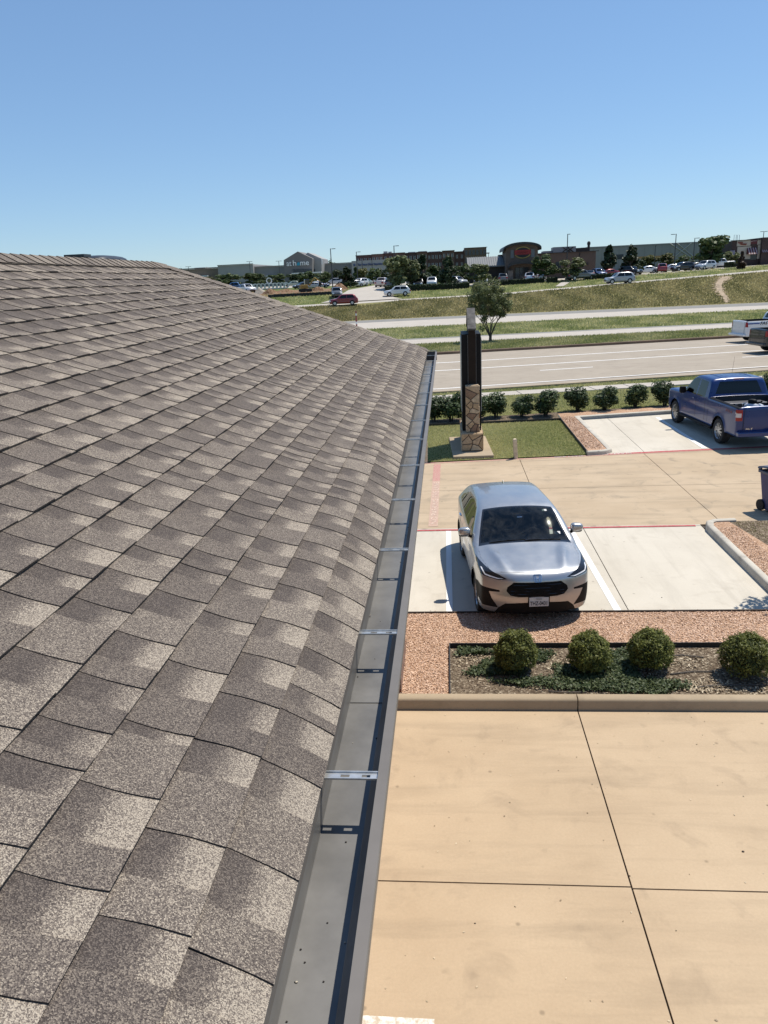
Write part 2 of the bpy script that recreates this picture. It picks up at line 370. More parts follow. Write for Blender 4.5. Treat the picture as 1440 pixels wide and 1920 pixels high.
def lettering(name, txt, size, mat, parent, origin, right, up, extrude=0.01, fit=None, shear=0.0, bold=0.0, align='CENTER'):
    me = text_mesh(txt, size, extrude, align, shear, bold)
    R = Vector(right).normalized(); U = Vector(up).normalized(); Z = R.cross(U)
    co = np.zeros(len(me.vertices)*3, np.float32); me.vertices.foreach_get('co', co); co = co.reshape(-1, 3)
    if fit:
        wd = co[:, 0].max()-co[:, 0].min(); co[:, 0] *= fit/wd
    P = np.array(origin)+co[:, :1]*np.array(R)+co[:, 1:2]*np.array(U)+co[:, 2:3]*np.array(Z)
    me.vertices.foreach_set('co', P.astype(np.float32).ravel()); me.materials.clear(); me.update()
    return link(name, me, mat, parent)
def copy_tree(o, parent=None):
    c = o.copy(); COL.objects.link(c); c.parent = parent
    for ch in list(o.children): copy_tree(ch, c)
    return c
def pchip(xs, ys):
    xs = np.array(xs, float); ys = np.array(ys, float); h = np.diff(xs); d = np.diff(ys)/h
    m = np.zeros_like(ys); m[0] = d[0]; m[-1] = d[-1]
    for i in range(1, len(xs)-1):
        if d[i-1]*d[i] > 0:
            w1 = 2*h[i]+h[i-1]; w2 = h[i]+2*h[i-1]; m[i] = (w1+w2)/(w1/d[i-1]+w2/d[i])
    def g(x):
        x = np.clip(x, xs[0], xs[-1]); i = np.clip(np.searchsorted(xs, x)-1, 0, len(h)-1); t = (x-xs[i])/h[i]
        return ((1+2*t)*(1-t)**2*ys[i]+t*(1-t)**2*h[i]*m[i]+t*t*(3-2*t)*ys[i+1]+t*t*(t-1)*h[i]*m[i+1])
    return g
def in_poly(px, py, poly):
    r = np.zeros(px.shape, bool); n = len(poly)
    for i in range(n):
        x1, y1 = poly[i]; x2, y2 = poly[(i+1) % n]
        c = ((y1 > py) != (y2 > py)) & (px < (x2-x1)*(py-y1)/((y2-y1) if y2 != y1 else 1e-9)+x1); r ^= c
    return r
# ================================================================== TERRAIN
T = 0.15   # the roads run at this slope to the x axis in plan
TL = [(-50, [(0, 0)]), (35.1, [(-50, 0), (0, 0), (25, 0.12)]), (38, [(-50, 0), (0, 0), (25, 0.38)]), (51, [(-50, 0), (0, 0), (25, 0.2)]),
      (57, [(-50, 0), (0, 0), (25, 0.12)]), (68, [(0, 0)]), (92, [(0, 0)]), (109.4, [(-50, 0.0), (0, 0), (50, -0.38)]),
      (114, [(-50, 0.0), (0, 0), (50, -0.24)]),
      (128, [(-90, 1.2), (-20, 1.93), (-6.6, 2.2), (10, 2.38), (28.6, 3.15), (54, 4.08), (100, 5.0)]),
      (134, [(-90, 1.6), (-19.6, 2.2), (9.6, 2.52), (30, 3.31), (56, 4.37), (100, 5.1)]),
      (150, [(-90, 3.4), (-14, 3.95), (0, 3.75), (15, 4.0), (30, 4.15), (62, 5.0), (100, 5.3)]),
      (190, [(-90, 4.9), (0, 4.7), (40, 4.6), (100, 5.3)]), (260, [(-90, 5.3), (0, 5.1), (80, 5.0), (120, 5.3)]), (700, [(0, 5.3)]), (5000, [(0, 5.0)])]
_ty = np.array([t[0] for t in TL], float)
def TZ(x, y):
    yy = y-T*x
    if y > 134: yy = y-T*max(-120, min(120, x))
    zs = [np.interp(x, [p[0] for p in t[1]], [p[1] for p in t[1]]) for t in TL]
    return float(np.interp(yy, _ty, zs))
def GT(px, py):
    # where a pixel's ray meets the terrain
    d = ray(px, py); lo = 5.0; s = lo
    while s < 900:
        p = CAMP+d*s
        if p[2] < TZ(p[0], p[1]): break
        s += 0.5
    return CAMP+d*s
def strip(name, y0, y1, mat, x0=-160, x1=200, nx=90, ny=1, dz=0.0, label=None, parent=None, kind='structure'):
    xs = np.linspace(x0, x1, nx+1); v = []; f = []
    for j in range(ny+1):
        for x in xs:
            y = y0+(y1-y0)*j/ny+T*x; v.append((x, y, TZ(x, y)+dz))
    n = nx+1
    for j in range(ny):
        for i in range(nx): f.append((j*n+i, j*n+i+1, (j+1)*n+i+1, (j+1)*n+i))
    o = np_mesh(name, v, f, mat, parent)
    if parent is None: tag(o, label or 'the '+name.replace('_', ' '), name.split('_')[-1] if False else None, kind=kind)
    return o
def sheet(name, poly, z, mat, parent=None, kind='structure'):
    mb = MB(); n = len(poly); a = sum(poly[i][0]*poly[(i+1) % n][1]-poly[(i+1) % n][0]*poly[i][1] for i in range(n))
    if a < 0: poly = poly[::-1]
    mb.add([(p[0], p[1], z) for p in poly], [tuple(range(n))])
    o = mb.build(name, mat, parent)
    if parent is None and kind: tag(o, kind=kind)
    return o
# base sheet under everything near, and the land beyond
sheet('ground', [(-900, -900), (900, -900), (900, 20), (-900, 20)], -0.30, M['field'])
far = MB(); xs = list(np.linspace(-900, 900, 121)); ys = [190, 260, 400, 700, 1500, 5000]
for y in ys:
    for x in xs: far.v.append((x*(1 if y < 700 else y/400), y+T*max(-120, min(120, x)), TZ(x, y+T*max(-120, min(120, x))))); far.sh.append(.5)
for j in range(len(ys)-1):
    for i in range(120): far.f.append((j*121+i, j*121+i+1, (j+1)*121+i+1, (j+1)*121+i)); far.mi.append(0)
tag(far.build('terrain', M['field']), kind='structure')

# roads and verges across the view, near to far
def grass_strip(name, y0, y1, mat, **k): return strip(name, y0, y1, mat, **k)
sw = strip('sidewalk', 35.1, 36.3, M['sub'], dz=-0.03)
xs = list(np.arange(-14, 42, 1.75))
for a in xs:
    q = [(a+0.012, 35.1+T*a), (a+1.738, 35.1+T*(a+1.738)), (a+1.738-0.18, 36.3+T*(a+1.738)), (a+0.012-0.18, 36.3+T*(a+0.012))]
    z = TZ(a+0.9, 35.7+T*(a+0.9)); mb = MB(); mb.prism(q, -0.1, 0.03); o = mb.build('slab', M['roadf'], sw); o.location = (0, 0, z)
strip('verge', 36.3, 37.3, M['verge'])
road = strip('road', 37.3, 57.0, M['roadc'], ny=4, dz=-0.02)
def kerbline(name, y0, w_, h, mat, x0=-80, x1=110, nx=76):
    mb = MB(); pth = []
    for x in np.linspace(x0, x1, nx):
        y = y0+T*x; pth.append(((x, y, TZ(x, y)), (-T*0.98, 0.98, 0), (0, 0, 1)))
    mb.sweep([(0, -0.06), (0, h*0.85), (0.03, h), (w_, h), (w_, -0.06)], pth); o = mb.build(name, mat); return tag(o, kind='structure')
kerbline('kerb', 37.14, 0.15, 0.10, M['kerbm'])
M['brownkerb'] = plain('weathered_brown_kerb', (0.17, 0.115, 0.08), 0.9, var=0.3, scale=0.8)
kerbline('kerb', 57.0, 0.22, 0.17, M['brownkerb'])
def laneline(y0, x0, x1, w_=0.13, name='lane_line', mat=None):
    n = max(2, int((x1-x0)/4)); v = []; f = []
    for x in np.linspace(x0, x1, n+1):
        for dy in (0, w_): y = y0+dy+T*x; v.append((x, y, TZ(x, y)-0.02+0.006))
    for i in range(n): f.append((2*i, 2*i+2, 2*i+3, 2*i+1))
    return np_mesh(name, v, f, mat or M['white_paint'], road)
laneline(38.85, -60, 80, 0.17); laneline(46.8, -60, 80, 0.2); laneline(51.2, -60, 80, 0.22)
for x in np.arange(-42.6, 80, 12): laneline(43.7, x, x+3.1, 0.17)
strip('sand_strip', 57.22, 58.0, plain('sandy_dirt', (0.36, 0.29, 0.20), 0.95, var=0.3, scale=1.5), nx=60)
strip('verge', 58.0, 67.2, M['verge'], ny=3)
strip('ramp_shoulder', 72.6, 74.0, M['gravelroad'])
strip('ramp_road', 67.2, 72.6, M['roadf'])
strip('verge', 74.0, 92.0, M['verge'], ny=4)
strip('highway', 92.0, 107.2, M['roadf'], ny=3)
strip('highway_shoulder', 107.2, 114.0, M['gravelroad'], ny=2)
strip('embankment', 114.0, 128.0, M['dry'], ny=8, nx=360)
strip('service_road', 128.0, 132.5, M['roadf'], ny=3, dz=0.02, nx=360)
strip('verge', 132.5, 150.0, M['field'], ny=12, nx=360)
strip('lot_ground', 150.0, 190.4, M['field'], ny=20, nx=360)

# ================================================================== NEAR GROUND
def slab(poly, mat, parent, z1=0.0, th=0.12, gap=0.008):
    n = len(poly); cx = sum(p[0] for p in poly)/n; cy = sum(p[1] for p in poly)/n
    q = [(p[0]-math.copysign(gap, p[0]-cx), p[1]-math.copysign(gap, p[1]-cy)) for p in poly]
    mb = MB(); mb.prism(q, z1-th, z1); return mb.build('slab', mat, parent)
dw = sheet('driveway', [(-14, -30), (16, -30), (16, 8.7), (-14, 8.7)], -0.02, M['sub'])
for (xa, xb, ya, yb) in ((-0.9, 1.61, -1.5, 5.71), (1.61, 8.0, -1.5, 5.69), (-0.9, 1.61, 5.71, 8.66), (1.61, 8.0, 5.69, 8.66), (8.0, 14, -1.5, 8.66), (-0.9, 1.61, -8, -1.5), (1.61, 8, -8, -1.5)):
    slab([(xa, ya), (xb, ya), (xb, yb), (xa, yb)], M['tan'], dw)
sheet('painted_stripe', [(-0.9, 3.6), (-0.19, 3.6), (-0.19, 4.335), (-0.9, 4.345)], 0.005, M['white_worn'], dw)
# kerb in front of the planting bed: two cast lengths with a joint
def kerb_run(pts, w_, h, mat, name='kerb', side=1):
    mb = MB(); pth = []; P = [np.array((p[0], p[1], p[2] if len(p) > 2 else 0.0)) for p in pts]
    for i, p in enumerate(P):
        a = P[min(i+1, len(P)-1)]-P[max(i-1, 0)]; a[2] = 0; a /= np.linalg.norm(a); nrm = np.array((-a[1], a[0], 0))*side
        k = 1.0
        if 0 < i < len(P)-1:
            b = P[i+1]-P[i]; b = b/np.linalg.norm(b); k = 1/max(0.6, abs(np.dot((-b[1], b[0], 0), nrm)))
        pth.append((p, nrm*k, (0, 0, 1)))
    mb.sweep([(0, -0.1), (0.012, h-0.035), (0.02, h-0.014), (0.04, h), (w_-0.02, h), (w_, h-0.015), (w_, -0.1)], pth)
    o = mb.build(name, mat); smooth_by_angle(o, 50); return tag(o, kind='structure')
kerb_run([(-1.2, 8.665), (1.604, 8.665)], 0.17, 0.155, M['kerbm'])
kerb_run([(1.618, 8.665), (9.0, 8.665)], 0.17, 0.155, M['kerbm'])
# mulch round the soil bed
BX0, BY0, BY1 = -0.04, 8.83, 10.30
sheet('mulch', [(-3.0, 8.80), (BX0, 8.80), (BX0, BY1), (5.6, BY1), (5.6, 11.50), (-3.0, 11.50)], 0.085, M['mulch'])
sheet('soil_bed', [(BX0, 8.80), (7.5, 8.80), (7.5, BY1), (BX0, BY1)], 0.062, M['soil'])
ed = MB(); ed.box(BX0-0.008, BX0+0.006, 8.86, BY1+0.006, 0.0, 0.135); ed.box(BX0, 7.5, BY1-0.006, BY1+0.008, 0.0, 0.135)
tag(ed.build('bed_edging', plain('steel_edging', (0.02, 0.02, 0.02), 0.6)), 'thin black steel edging round the soil bed with round shrubs', 'edging')
# parking bay
pk = sheet('parking_lot', [(-3, 11.5), (5.47, 11.5), (5.47, 16.2), (-3, 16.2)], -0.02, M['sub'])
slab([(-3.0, 11.5), (2.95, 11.5), (2.95, 16.06), (-3.0, 16.02)], M['pale'], pk)
slab([(2.95, 11.5), (5.5, 11.5), (5.5, 16.08), (2.95, 16.06)], M['pale'], pk)
kb = MB(); kb.box(-3.0, 5.6, 11.47, 11.50, 0.0, 0.11); tag(kb.build('bed_edge_board', plain('dark_edge', (0.05, 0.035, 0.025), 0.9)), kind='structure')
def line(poly, z, mat, parent, name): return sheet(name, poly, z, mat, parent)
line([(-0.09, 11.72), (0.02, 11.72), (0.02, 15.98), (-0.09, 15.98)], 0.005, M['white_paint'], pk, 'stall_line')
line([(2.71, 11.70), (2.83, 11.70), (2.72, 15.98), (2.60, 15.98)], 0.005, M['white_paint'], pk, 'stall_line')
M['red_strip'] = mat_worn('half_worn_red_paint', (0.42, 0.13, 0.125), (0.49, 0.34, 0.26), 0.36, 0.66, 24)
# lane between the bays
ln = sheet('drive_lane', [(-3, 16.0), (26, 16.0), (26, 26), (-3, 23)], -0.03, M['sub'])
fy = lambda x: 22.50+0.098*x
for xa, xb in ((-3.0, 2.18), (2.18, 6.0), (6.0, 13), (13, 26)):
    slab([(xa, 16.16), (xb, 16.16), (xb, 19.35+0.01*xb), (xa, 19.35+0.01*xa)], M['tan2'], ln)
    slab([(xa, 19.35+0.01*xa), (xb, 19.35+0.01*xb), (xb, fy(xb)+0.03), (xa, fy(xa)+0.03)], M['tan2'], ln)
slab([(-3.0, 16.02), (5.5, 16.08), (5.5, 16.16), (-3.0, 16.16)], M['palekerb'], ln, 0.004, gap=0.001)
line([(-3.0, 15.98), (5.38, 16.03), (5.38, 16.115), (-3.0, 16.065)], 0.010, M['red_paint'], ln, 'fire_lane_line')
line([(-0.47, 20.35), (-0.26, 20.35), (-0.25, 22.35), (-0.46, 22.35)], 0.005, M['red_strip'], ln, 'fire_lane_line')
line([(-0.50, 16.32), (-0.28, 16.32), (-0.26, 20.35), (-0.47, 20.35)], 0.005, M['red_faded'], ln, 'fire_lane_line')
M['stencil'] = mat_worn('stencil_paint', (0.66, 0.54, 0.42), (0.52, 0.34, 0.27), 0.45, 0.6, 30)
lettering('fire_lane_lettering', 'NO PARKING FIRE LANE', 0.21, M['stencil'], ln, (-0.295, 18.35, 0.009), (0.006, 1, 0), (-1, 0, 0), 0.0005, fit=3.7, bold=0.004)
line([(-0.75, fy(-0.75)-0.01), (12, fy(12)-0.01), (12, fy(12)+0.13), (-0.75, fy(-0.75)+0.13)], 0.005, M['pink_paint'], ln, 'fire_lane_line')
line([(4.9, fy(4.9)+0.05), (12, fy(12)+0.05), (12, fy(12)+0.20), (4.9, fy(4.9)+0.20)], 0.009, M['red_paint'], ln, 'fire_lane_line')
M['stencil2'] = plain('white_stencil_paint', (0.68, 0.58, 0.52), 0.8, var=0.3, scale=20)
lettering('fire_lane_lettering', 'NO PARKING', 0.135, M['stencil2'], ln, (5.1, fy(5.1)+0.075, 0.013), (1, 0.098, 0), (-0.098, 1, 0), 0.0005, fit=1.1, bold=0.003)
lettering('fire_lane_lettering', 'FIRE LANE', 0.10, M['stencil2'], ln, (3.7, fy(3.7)+0.01, 0.011), (1, 0.098, 0), (-0.098, 1, 0), 0.0005, fit=0.9, bold=0.003)
# kerb and bed at the right of the parking bay
kerb_run([(5.52, 11.2), (5.46, 12.3), (5.47, 14.5), (5.48, 15.7), (5.56, 16.0), (5.75, 16.12), (6.2, 16.16)], 0.15, 0.15, M['palekerb'], side=-1)
kerb_run([(6.2, 16.17), (16, 16.32)], 0.13, 0.06, M['palekerb'], side=-1)
sheet('mulch', [(5.60, 10.3), (7.4, 10.3), (6.35, 13.9), (6.05, 16.05), (5.72, 15.98), (5.60, 15.6)], 0.11, M['mulch'])
sheet('side_lawn', [(7.4, 8.8), (40, 8.8), (40, 16.2), (6.05, 16.05), (6.35, 13.9), (7.4, 10.3)], 0.10, M['soil'])
# second bay with its kerbs
p2 = sheet('parking_lot', [(4.3, 23.0), (26, 25.0), (26, 32), (4.3, 29.6)], -0.03, M['sub'])
slab([(4.6, fy(4.6)+0.16), (6.06, fy(6.06)+0.16), (6.12, 29.1), (5.05, 28.9)], M['pale'], p2, 0.006)
slab([(6.06, fy(6.06)+0.16), (12.5, fy(12.5)+0.16), (12.5, 30.4), (6.12, 29.1)], M['pale'], p2, 0.006)
slab([(12.5, fy(12.5)+0.16), (24, fy(24)+0.16), (24, 32.4), (12.5, 30.4)], M['pale'], p2, 0.006)
line([(7.90, fy(7.9)+0.30), (8.06, fy(7.9)+0.30), (8.02, 29.0), (7.88, 29.0)], 0.012, M['white_paint'], p2, 'stall_line')
line([(10.9, fy(10.9)+0.30), (11.05, fy(10.9)+0.30), (11.0, 29.5), (10.86, 29.5)], 0.012, M['white_paint'], p2, 'stall_line')
kerb_run([(4.28, 22.98), (4.85, 23.08), (5.10, 23.35), (5.10, 24.5), (5.07, 29.06), (8.5, 29.72), (14, 30.9), (24, 32.9)], 0.16, 0.13, M['palekerb'], side=1)
sheet('mulch', [(4.30, 23.06), (4.80, 23.18), (4.96, 23.4), (4.93, 29.2), (8.4, 29.86), (14, 31.05), (14, 31.9), (8.0, 30.65), (4.35, 29.95)], 0.10, M['mulch'])
# lawn round the sign, shrub bed and the strip before the pavement
sheet('lawn', [(-60, 11.6), (-3.0, 11.6), (-3.0, fy(-3)+0.12), (-0.95, fy(-1)+0.12), (4.28, fy(4.28)+0.12), (4.32, 28.85), (-0.9, 28.45), (-60, 24)], 0.035, M['lawn'])
sheet('shrub_bed', [(-60, 24), (-0.9, 28.4), (4.34, 28.84), (4.34, 29.95), (8.0, 30.65), (24, 34), (24, 35.6), (8.0, 31.25), (-1, 29.65), (-60, 24.5)], 0.045, M['soil'])
sheet('lawn', [(-60, 24.5), (-1, 29.6), (8.0, 31.2), (24, 34.7), (60, 39), (60, 35.1+60*T), (-60, 35.1-60*T)], 0.05, M['lawn'])
eb = MB(); eb.sweep([(-0.01, 0), (0.01, 0), (0.01, 0.12), (-0.01, 0.12)], [((x, y, 0), (0.2, 0.97, 0), (0, 0, 1)) for x, y in ((-0.9, 28.43), (4.30, 28.86))])
eb.sweep([(-0.012, 0), (0.012, 0), (0.012, 0.13), (-0.012, 0.13)], [((x, y, 0), (1, 0, 0), (0, 0, 1)) for x, y in ((4.30, 28.86), (4.29, 23.05))])
tag(eb.build('bed_edging', plain('steel_edging', (0.02, 0.02, 0.02), 0.6)), 'black edging between the sign lawn and the reddish mulch', 'edging')

# ================================================================== FOREGROUND BUILDING
CS, SN = 0.9136, 0.4066           # roof pitch
EX, EZ = -0.318, 4.398              # eave line
EXPO = 0.152
bld = thing('building', 'single storey building with grey brown shingled hip roof and metal gutter', 'building', (0, 0, 0))
def droop(s):
    b = 0.010*math.exp(-((s-0.20)/0.07)**2)
    if s < 0.14: b -= 1.15*(0.14-s)**2
    return b
def RP(s, y, h=0.0):
    h = h+droop(s); return (EX-s*CS+h*SN, y, EZ+s*SN+h*CS)
SMAX = 3.31; HY = 12.0
def yhip(s): return HY-max(0.0, s*CS+0.03)
RX = EX-SMAX*CS; RZ = EZ+SMAX*SN
rd = MB()
rd.add([RP(0.1, -6, -0.015), RP(0.1, yhip(0.1)-0.05, -0.015), RP(SMAX, yhip(SMAX), -0.015), RP(SMAX, -6, -0.015)], [(0, 1, 2, 3)])
ox = 2*RX-EX
rd.add([(ox, -6, EZ), (ox, HY, EZ), (RX, yhip(SMAX), RZ-0.01), (RX, -6, RZ-0.01)], [(3, 2, 1, 0)])
rd.add([(EX, HY, EZ-0.03), (ox, HY, EZ-0.03), (RX, yhip(SMAX), RZ-0.015)], [(0, 1, 2)])
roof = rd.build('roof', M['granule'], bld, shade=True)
pieces = []
rs = random.Random(11)
ncourse = int((SMAX+0.03)/EXPO)
for k in range(ncourse+1):
    s0 = -0.03+k*EXPO; y = -1.6-rs.random()*0.3; low = rs.random() < 0.5; cs = rs.uniform(-0.06, 0.06)
    while y < yhip(s0):
        wd = rs.uniform(0.075, 0.135) if low else rs.uniform(0.075, 0.140)
        if not low and rs.random() < 0.10: wd += 0.07
        elif rs.random() < 0.10: wd = rs.uniform(0.035, 0.055)
        pieces.append((k, s0, y, y+wd, low, cs+rs.uniform(-0.09, 0.09), rs.random())); y += wd; low = not low
def shingle(mb, k, s0, ya, yb, low, tone, rn):
    seg = 5 if k < 3 else 4
    up = EXPO*1.12
    if s0+up > SMAX: up = max(0.03, SMAX-s0)
    jit = (rn-0.5)*0.002; sk = 0.014+(rn-0.5)*0.006
    vs = []; sh = []; h0 = 0.0022 if low else 0.0060
    ny = 2
    for i in range(seg+1):
        t = i/seg; s = s0+jit+up*t
        lift = 0.0062*(1-t)+(-0.004*math.sin(math.pi*t))
        for j in range(ny+1):
            yy = ya+(yb-ya)*j/ny-sk*t; yy = min(yy, yhip(s))
            wv = 0.0022*math.sin(9.3*yy+1.7*k)
            vs.append(RP(s, yy, lift+h0*(1-0.65*t)+wv))
            if low:
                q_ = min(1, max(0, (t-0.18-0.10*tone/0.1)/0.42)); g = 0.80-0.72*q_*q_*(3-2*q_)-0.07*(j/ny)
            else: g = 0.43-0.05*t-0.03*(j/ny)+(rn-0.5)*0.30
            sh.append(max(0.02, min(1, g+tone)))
    n = ny+1; fs = []; mi = []
    for i in range(seg):
        for j in range(ny): fs.append((i*n+j, i*n+j+1, (i+1)*n+j+1, (i+1)*n+j))
    nt_ = len(vs)
    # dropped edges: butt, near side, far side
    drop = 0.009
    def dn(idx):
        p = vs[idx]; return (p[0]-drop*SN, p[1], p[2]-drop*CS)
    but = [j for j in range(n)]; near = [i*n for i in range(seg+1)]; farr = [i*n+ny for i in range(seg+1)]
    efs = []; emi = []
    for chain, flip in ((but, False), (near, True), (farr, False)):
        b0 = len(vs)
        for c in chain: vs.append(dn(c)); sh.append(0.0)
        for q in range(len(chain)-1):
            f = (chain[q], chain[q+1], b0+q+1, b0+q); efs.append(f[::-1] if not flip else f); emi.append(0 if chain is but and k > 2 else 1)
    mb.add(vs, [tuple(reversed(f)) for f in fs], 0, sh)
    base = len(mb.v)-len(vs)
    mb.f += [tuple(base+i for i in f) for f in efs]; mb.mi += emi
def vis_size(p):
    k, s0, ya, yb = p[:4]; c = RP(s0+EXPO*0.5, (ya+yb)/2)
    if (np.array(c)-CAMP)@_f < 0.25: return -1
    px, py = PX(c)
    if px < -60 or py > 1990 or px > 1440: return -0.5
    d = np.linalg.norm(np.array(c)-CAMP); nrm = np.array((SN, 0, CS)); cosv = abs(np.dot((CAMP-np.array(c))/d, nrm))
    return (yb-ya)*EXPO*cosv/d**2
order = sorted(range(len(pieces)), key=lambda i: -vis_size(pieces[i])); top = set(order[:298])
rest = MB(); SHM = [M['granule'], M['asphalt_edge']]
for i, p in enumerate(pieces):
    if i in top:
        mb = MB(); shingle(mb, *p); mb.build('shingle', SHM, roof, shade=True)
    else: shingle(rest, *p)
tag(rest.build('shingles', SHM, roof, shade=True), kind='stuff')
# caps on hip and ridge
def cap(name, a, b, right, nrmL, nrmR, parent, tone):
    # folded cap between points a (lower) and b (upper)
    a = np.array(a); b = np.array(b); mb = MB(); wd = 0.15; vs = []; sh = []
    for p, lift in ((a, 0.021), (b, 0.012)):
        for q, dz in ((-1, 0), (-0.45, 0.012), (0, 0.020), (0.45, 0.012), (1, 0)):
            d = nrmL if q < 0 else nrmR
            vs.append(p+np.array(d)*abs(q)*wd+np.array((0, 0, lift+dz*0.7))); sh.append(0.45+tone)
    fs = [(i, i+1, i+6, i+5) for i in range(4)]
    m0 = len(vs)
    for i in range(5): vs.append(vs[i]-np.array((0, 0, 0.010))); sh.append(0.2)
    mb.add(vs, fs, 0, sh)
    mb.f += [(i, m0+i, m0+i+1, i+1) for i in range(4)]; mb.mi += [1]*4
    return mb.build(name, SHM, parent, shade=True)
nL = np.array((CS, 0, -SN)); nR = np.array((-CS, 0, -SN))
y = yhip(SMAX)-0.02; i = 0
while y > -1.0:
    cap('ridge_cap', (RX, y-0.145-0.03, RZ), (RX, y, RZ), None, nR, nL, roof, rs.uniform(-0.12, 0.15)); y -= 0.145
hd = np.array(RP(SMAX, yhip(SMAX)))-np.array(RP(0.0, yhip(0.0))); L = np.linalg.norm(hd); hd /= L
h0 = np.array(RP(0.0, yhip(0.0)))
hl = np.array((CS*0.0+0.5, -0.80, -0.10)); 
# directions down each face, perpendicular to the hip
nA = np.cross((SN, 0, CS), hd); nA = nA/np.linalg.norm(nA); nA = nA if nA[1] < 0 else -nA
nB = np.cross((0, SN, CS), hd); nB = nB/np.linalg.norm(nB); nB = nB if nB[1] > 0 else -nB
q = 0.02
while q < L-0.05:
    cap('hip_cap', h0+hd*q, h0+hd*min(L, q+0.175), None, nA, nB, roof, rs.uniform(-0.12, 0.15)); q += 0.145
# ridge vent behind the ridge
M['ventm'] = plain('vent_plastic', (0.03, 0.032, 0.036), 0.4)
def AX(px, py, x):
    d = ray(px, py); return CAMP+d*x/d[0]
va = AX(158, 479.5, RX-0.35); vb = AX(218, 481.5, RX-0.35); vz = max(va[2], vb[2])
vt = MB(); vt.super((RX-0.35, (va[1]+vb[1])/2, vz-0.13), (0.2, (vb[1]-va[1])/2, 0.13), 0.5, 10, 24); vt.box(RX-0.52, RX-0.18, va[1]+0.05, vb[1]-0.05, RZ-0.3, vz-0.10)
vo = vt.build('roof_vent', M['ventm'], bld); vo['label'] = 'low dark curved vent just behind the ridge'; smooth_by_angle(vo)
va = AX(138, 477.0, RX-0.22); vb = AX(152, 477.5, RX-0.22)
vt = MB(); vt.box(RX-0.30, RX-0.14, va[1]+0.02, vb[1]-0.02, RZ-0.25, va[2]-0.02); vt.box(RX-0.32, RX-0.12, va[1], vb[1], va[2]-0.025, va[2]); vo = vt.build('vent_pipe', M['ventm'], bld)
# gutter
GZ = 4.352
gp = [(-0.157, 0.0), (-0.157, -0.012), (-0.157, -0.05), (-0.168, -0.085), (-0.205, -0.118), (-0.205, -0.130), (-0.318, -0.130), (-0.318, 0.012),
      (-0.314, 0.012), (-0.314, -0.125), (-0.212, -0.125), (-0.212, -0.112), (-0.176, -0.084), (-0.163, -0.05), (-0.163, -0.014), (-0.174, -0.014), (-0.176, -0.004), (-0.172, 0.0)]
gt = MB(); gt.sweep([(a, b) for a, b in gp], [((0, yy, GZ), (1, 0, 0), (0, 0, 1)) for yy in (-4, 0, 4, 8, 11.93)])
gutter = gt.build('gutter', M['gutter'], bld); soften(gutter, 0.0015, 1)
ec = MB(); ec.box(-0.318, -0.157, 11.931, 11.937, GZ-0.13, GZ+0.002); ec.box(-0.325, -0.150, 11.928, 11.945, GZ-0.006, GZ+0.006); ec.build('end_cap', M['gutter_lip'], gutter)
lp = MB(); lp.sweep([(-0.178, 0.0005), (-0.155, 0.0005), (-0.153, -0.002), (-0.153, -0.016), (-0.1555, -0.016), (-0.1555, -0.003), (-0.178, -0.003)], [((0, yy, GZ+0.003), (1, 0, 0), (0, 0, 1)) for yy in (-4, 11.93)]); lp.build('gutter_lip', M['gutter_lip'], gutter)
# drip flashing behind the gutter
fl = MB(); fl.sweep([(-0.3138, -0.06), (-0.3128, -0.06), (-0.3118, 0.004), (-0.3128, 0.004)], [((0, yy, GZ), (1, 0, 0), (0, 0, 1)) for yy in (-4, 11.9)]); fl.build('drip_edge', M['gutter_lip'], gutter)
def hanger(yc):
    mb = MB(); z = GZ-0.006; xa, xb = -0.3115, -0.166; w_ = 0.013
    # strap with two slots: three rails across and filled spans between the slots
    for (x0, x1, y0, y1) in ((xa, xb, -w_, -w_*0.35), (xa, xb, w_*0.35, w_), (xa, xa+0.045, -w_*0.35, w_*0.35), (xa+0.066, xa+0.095, -w_*0.35, w_*0.35), (xa+0.115, xb, -w_*0.35, w_*0.35)):
        mb.box(x0, x1, yc+y0, yc+y1, z-0.0015, z)
    mb.box(xa, xb, yc-w_-0.001, yc-w_+0.0015, z, z+0.004); mb.box(xa, xb, yc+w_-0.0015, yc+w_+0.001, z, z+0.004)
    mb.tube([(xa-0.005, yc, z+0.004), (xa+0.004, yc, z+0.004)], 0.004, 8)
    return mb.build('hanger', M['alu'], gutter)
for i in range(-2, 15): hanger(1.467+0.765*i+random.uniform(-0.02, 0.02))
seam = MB(); seam.sweep([(-0.3125, -0.1238), (-0.2135, -0.1238), (-0.2135, -0.1225), (-0.3125, -0.1225)], [((0, yy, GZ), (1, 0, 0), (0, 0, 1)) for yy in (1.98, 2.02)]); seam.build('seam', M['gutter'], gutter)
gr = MB()
for i in range(50):
    yy = 0.7+10*random.random()**1.8; xx = random.choice((random.gauss(-0.303, 0.006), random.gauss(-0.22, 0.008), random.uniform(-0.31, -0.215))); xx = min(-0.216, max(-0.311, xx)); r = random.uniform(0.0010, 0.0022)
    gr.super((xx, yy, GZ-0.1245+r*0.5), (r*1.4, r, r*0.8), 1, 3, 5, random.choice((0, 0, 1)))
tag(gr.build('granules', [M['asphalt_edge'], plain('pale_granule', (0.5, 0.45, 0.36), 0.9)], gutter), kind='stuff')
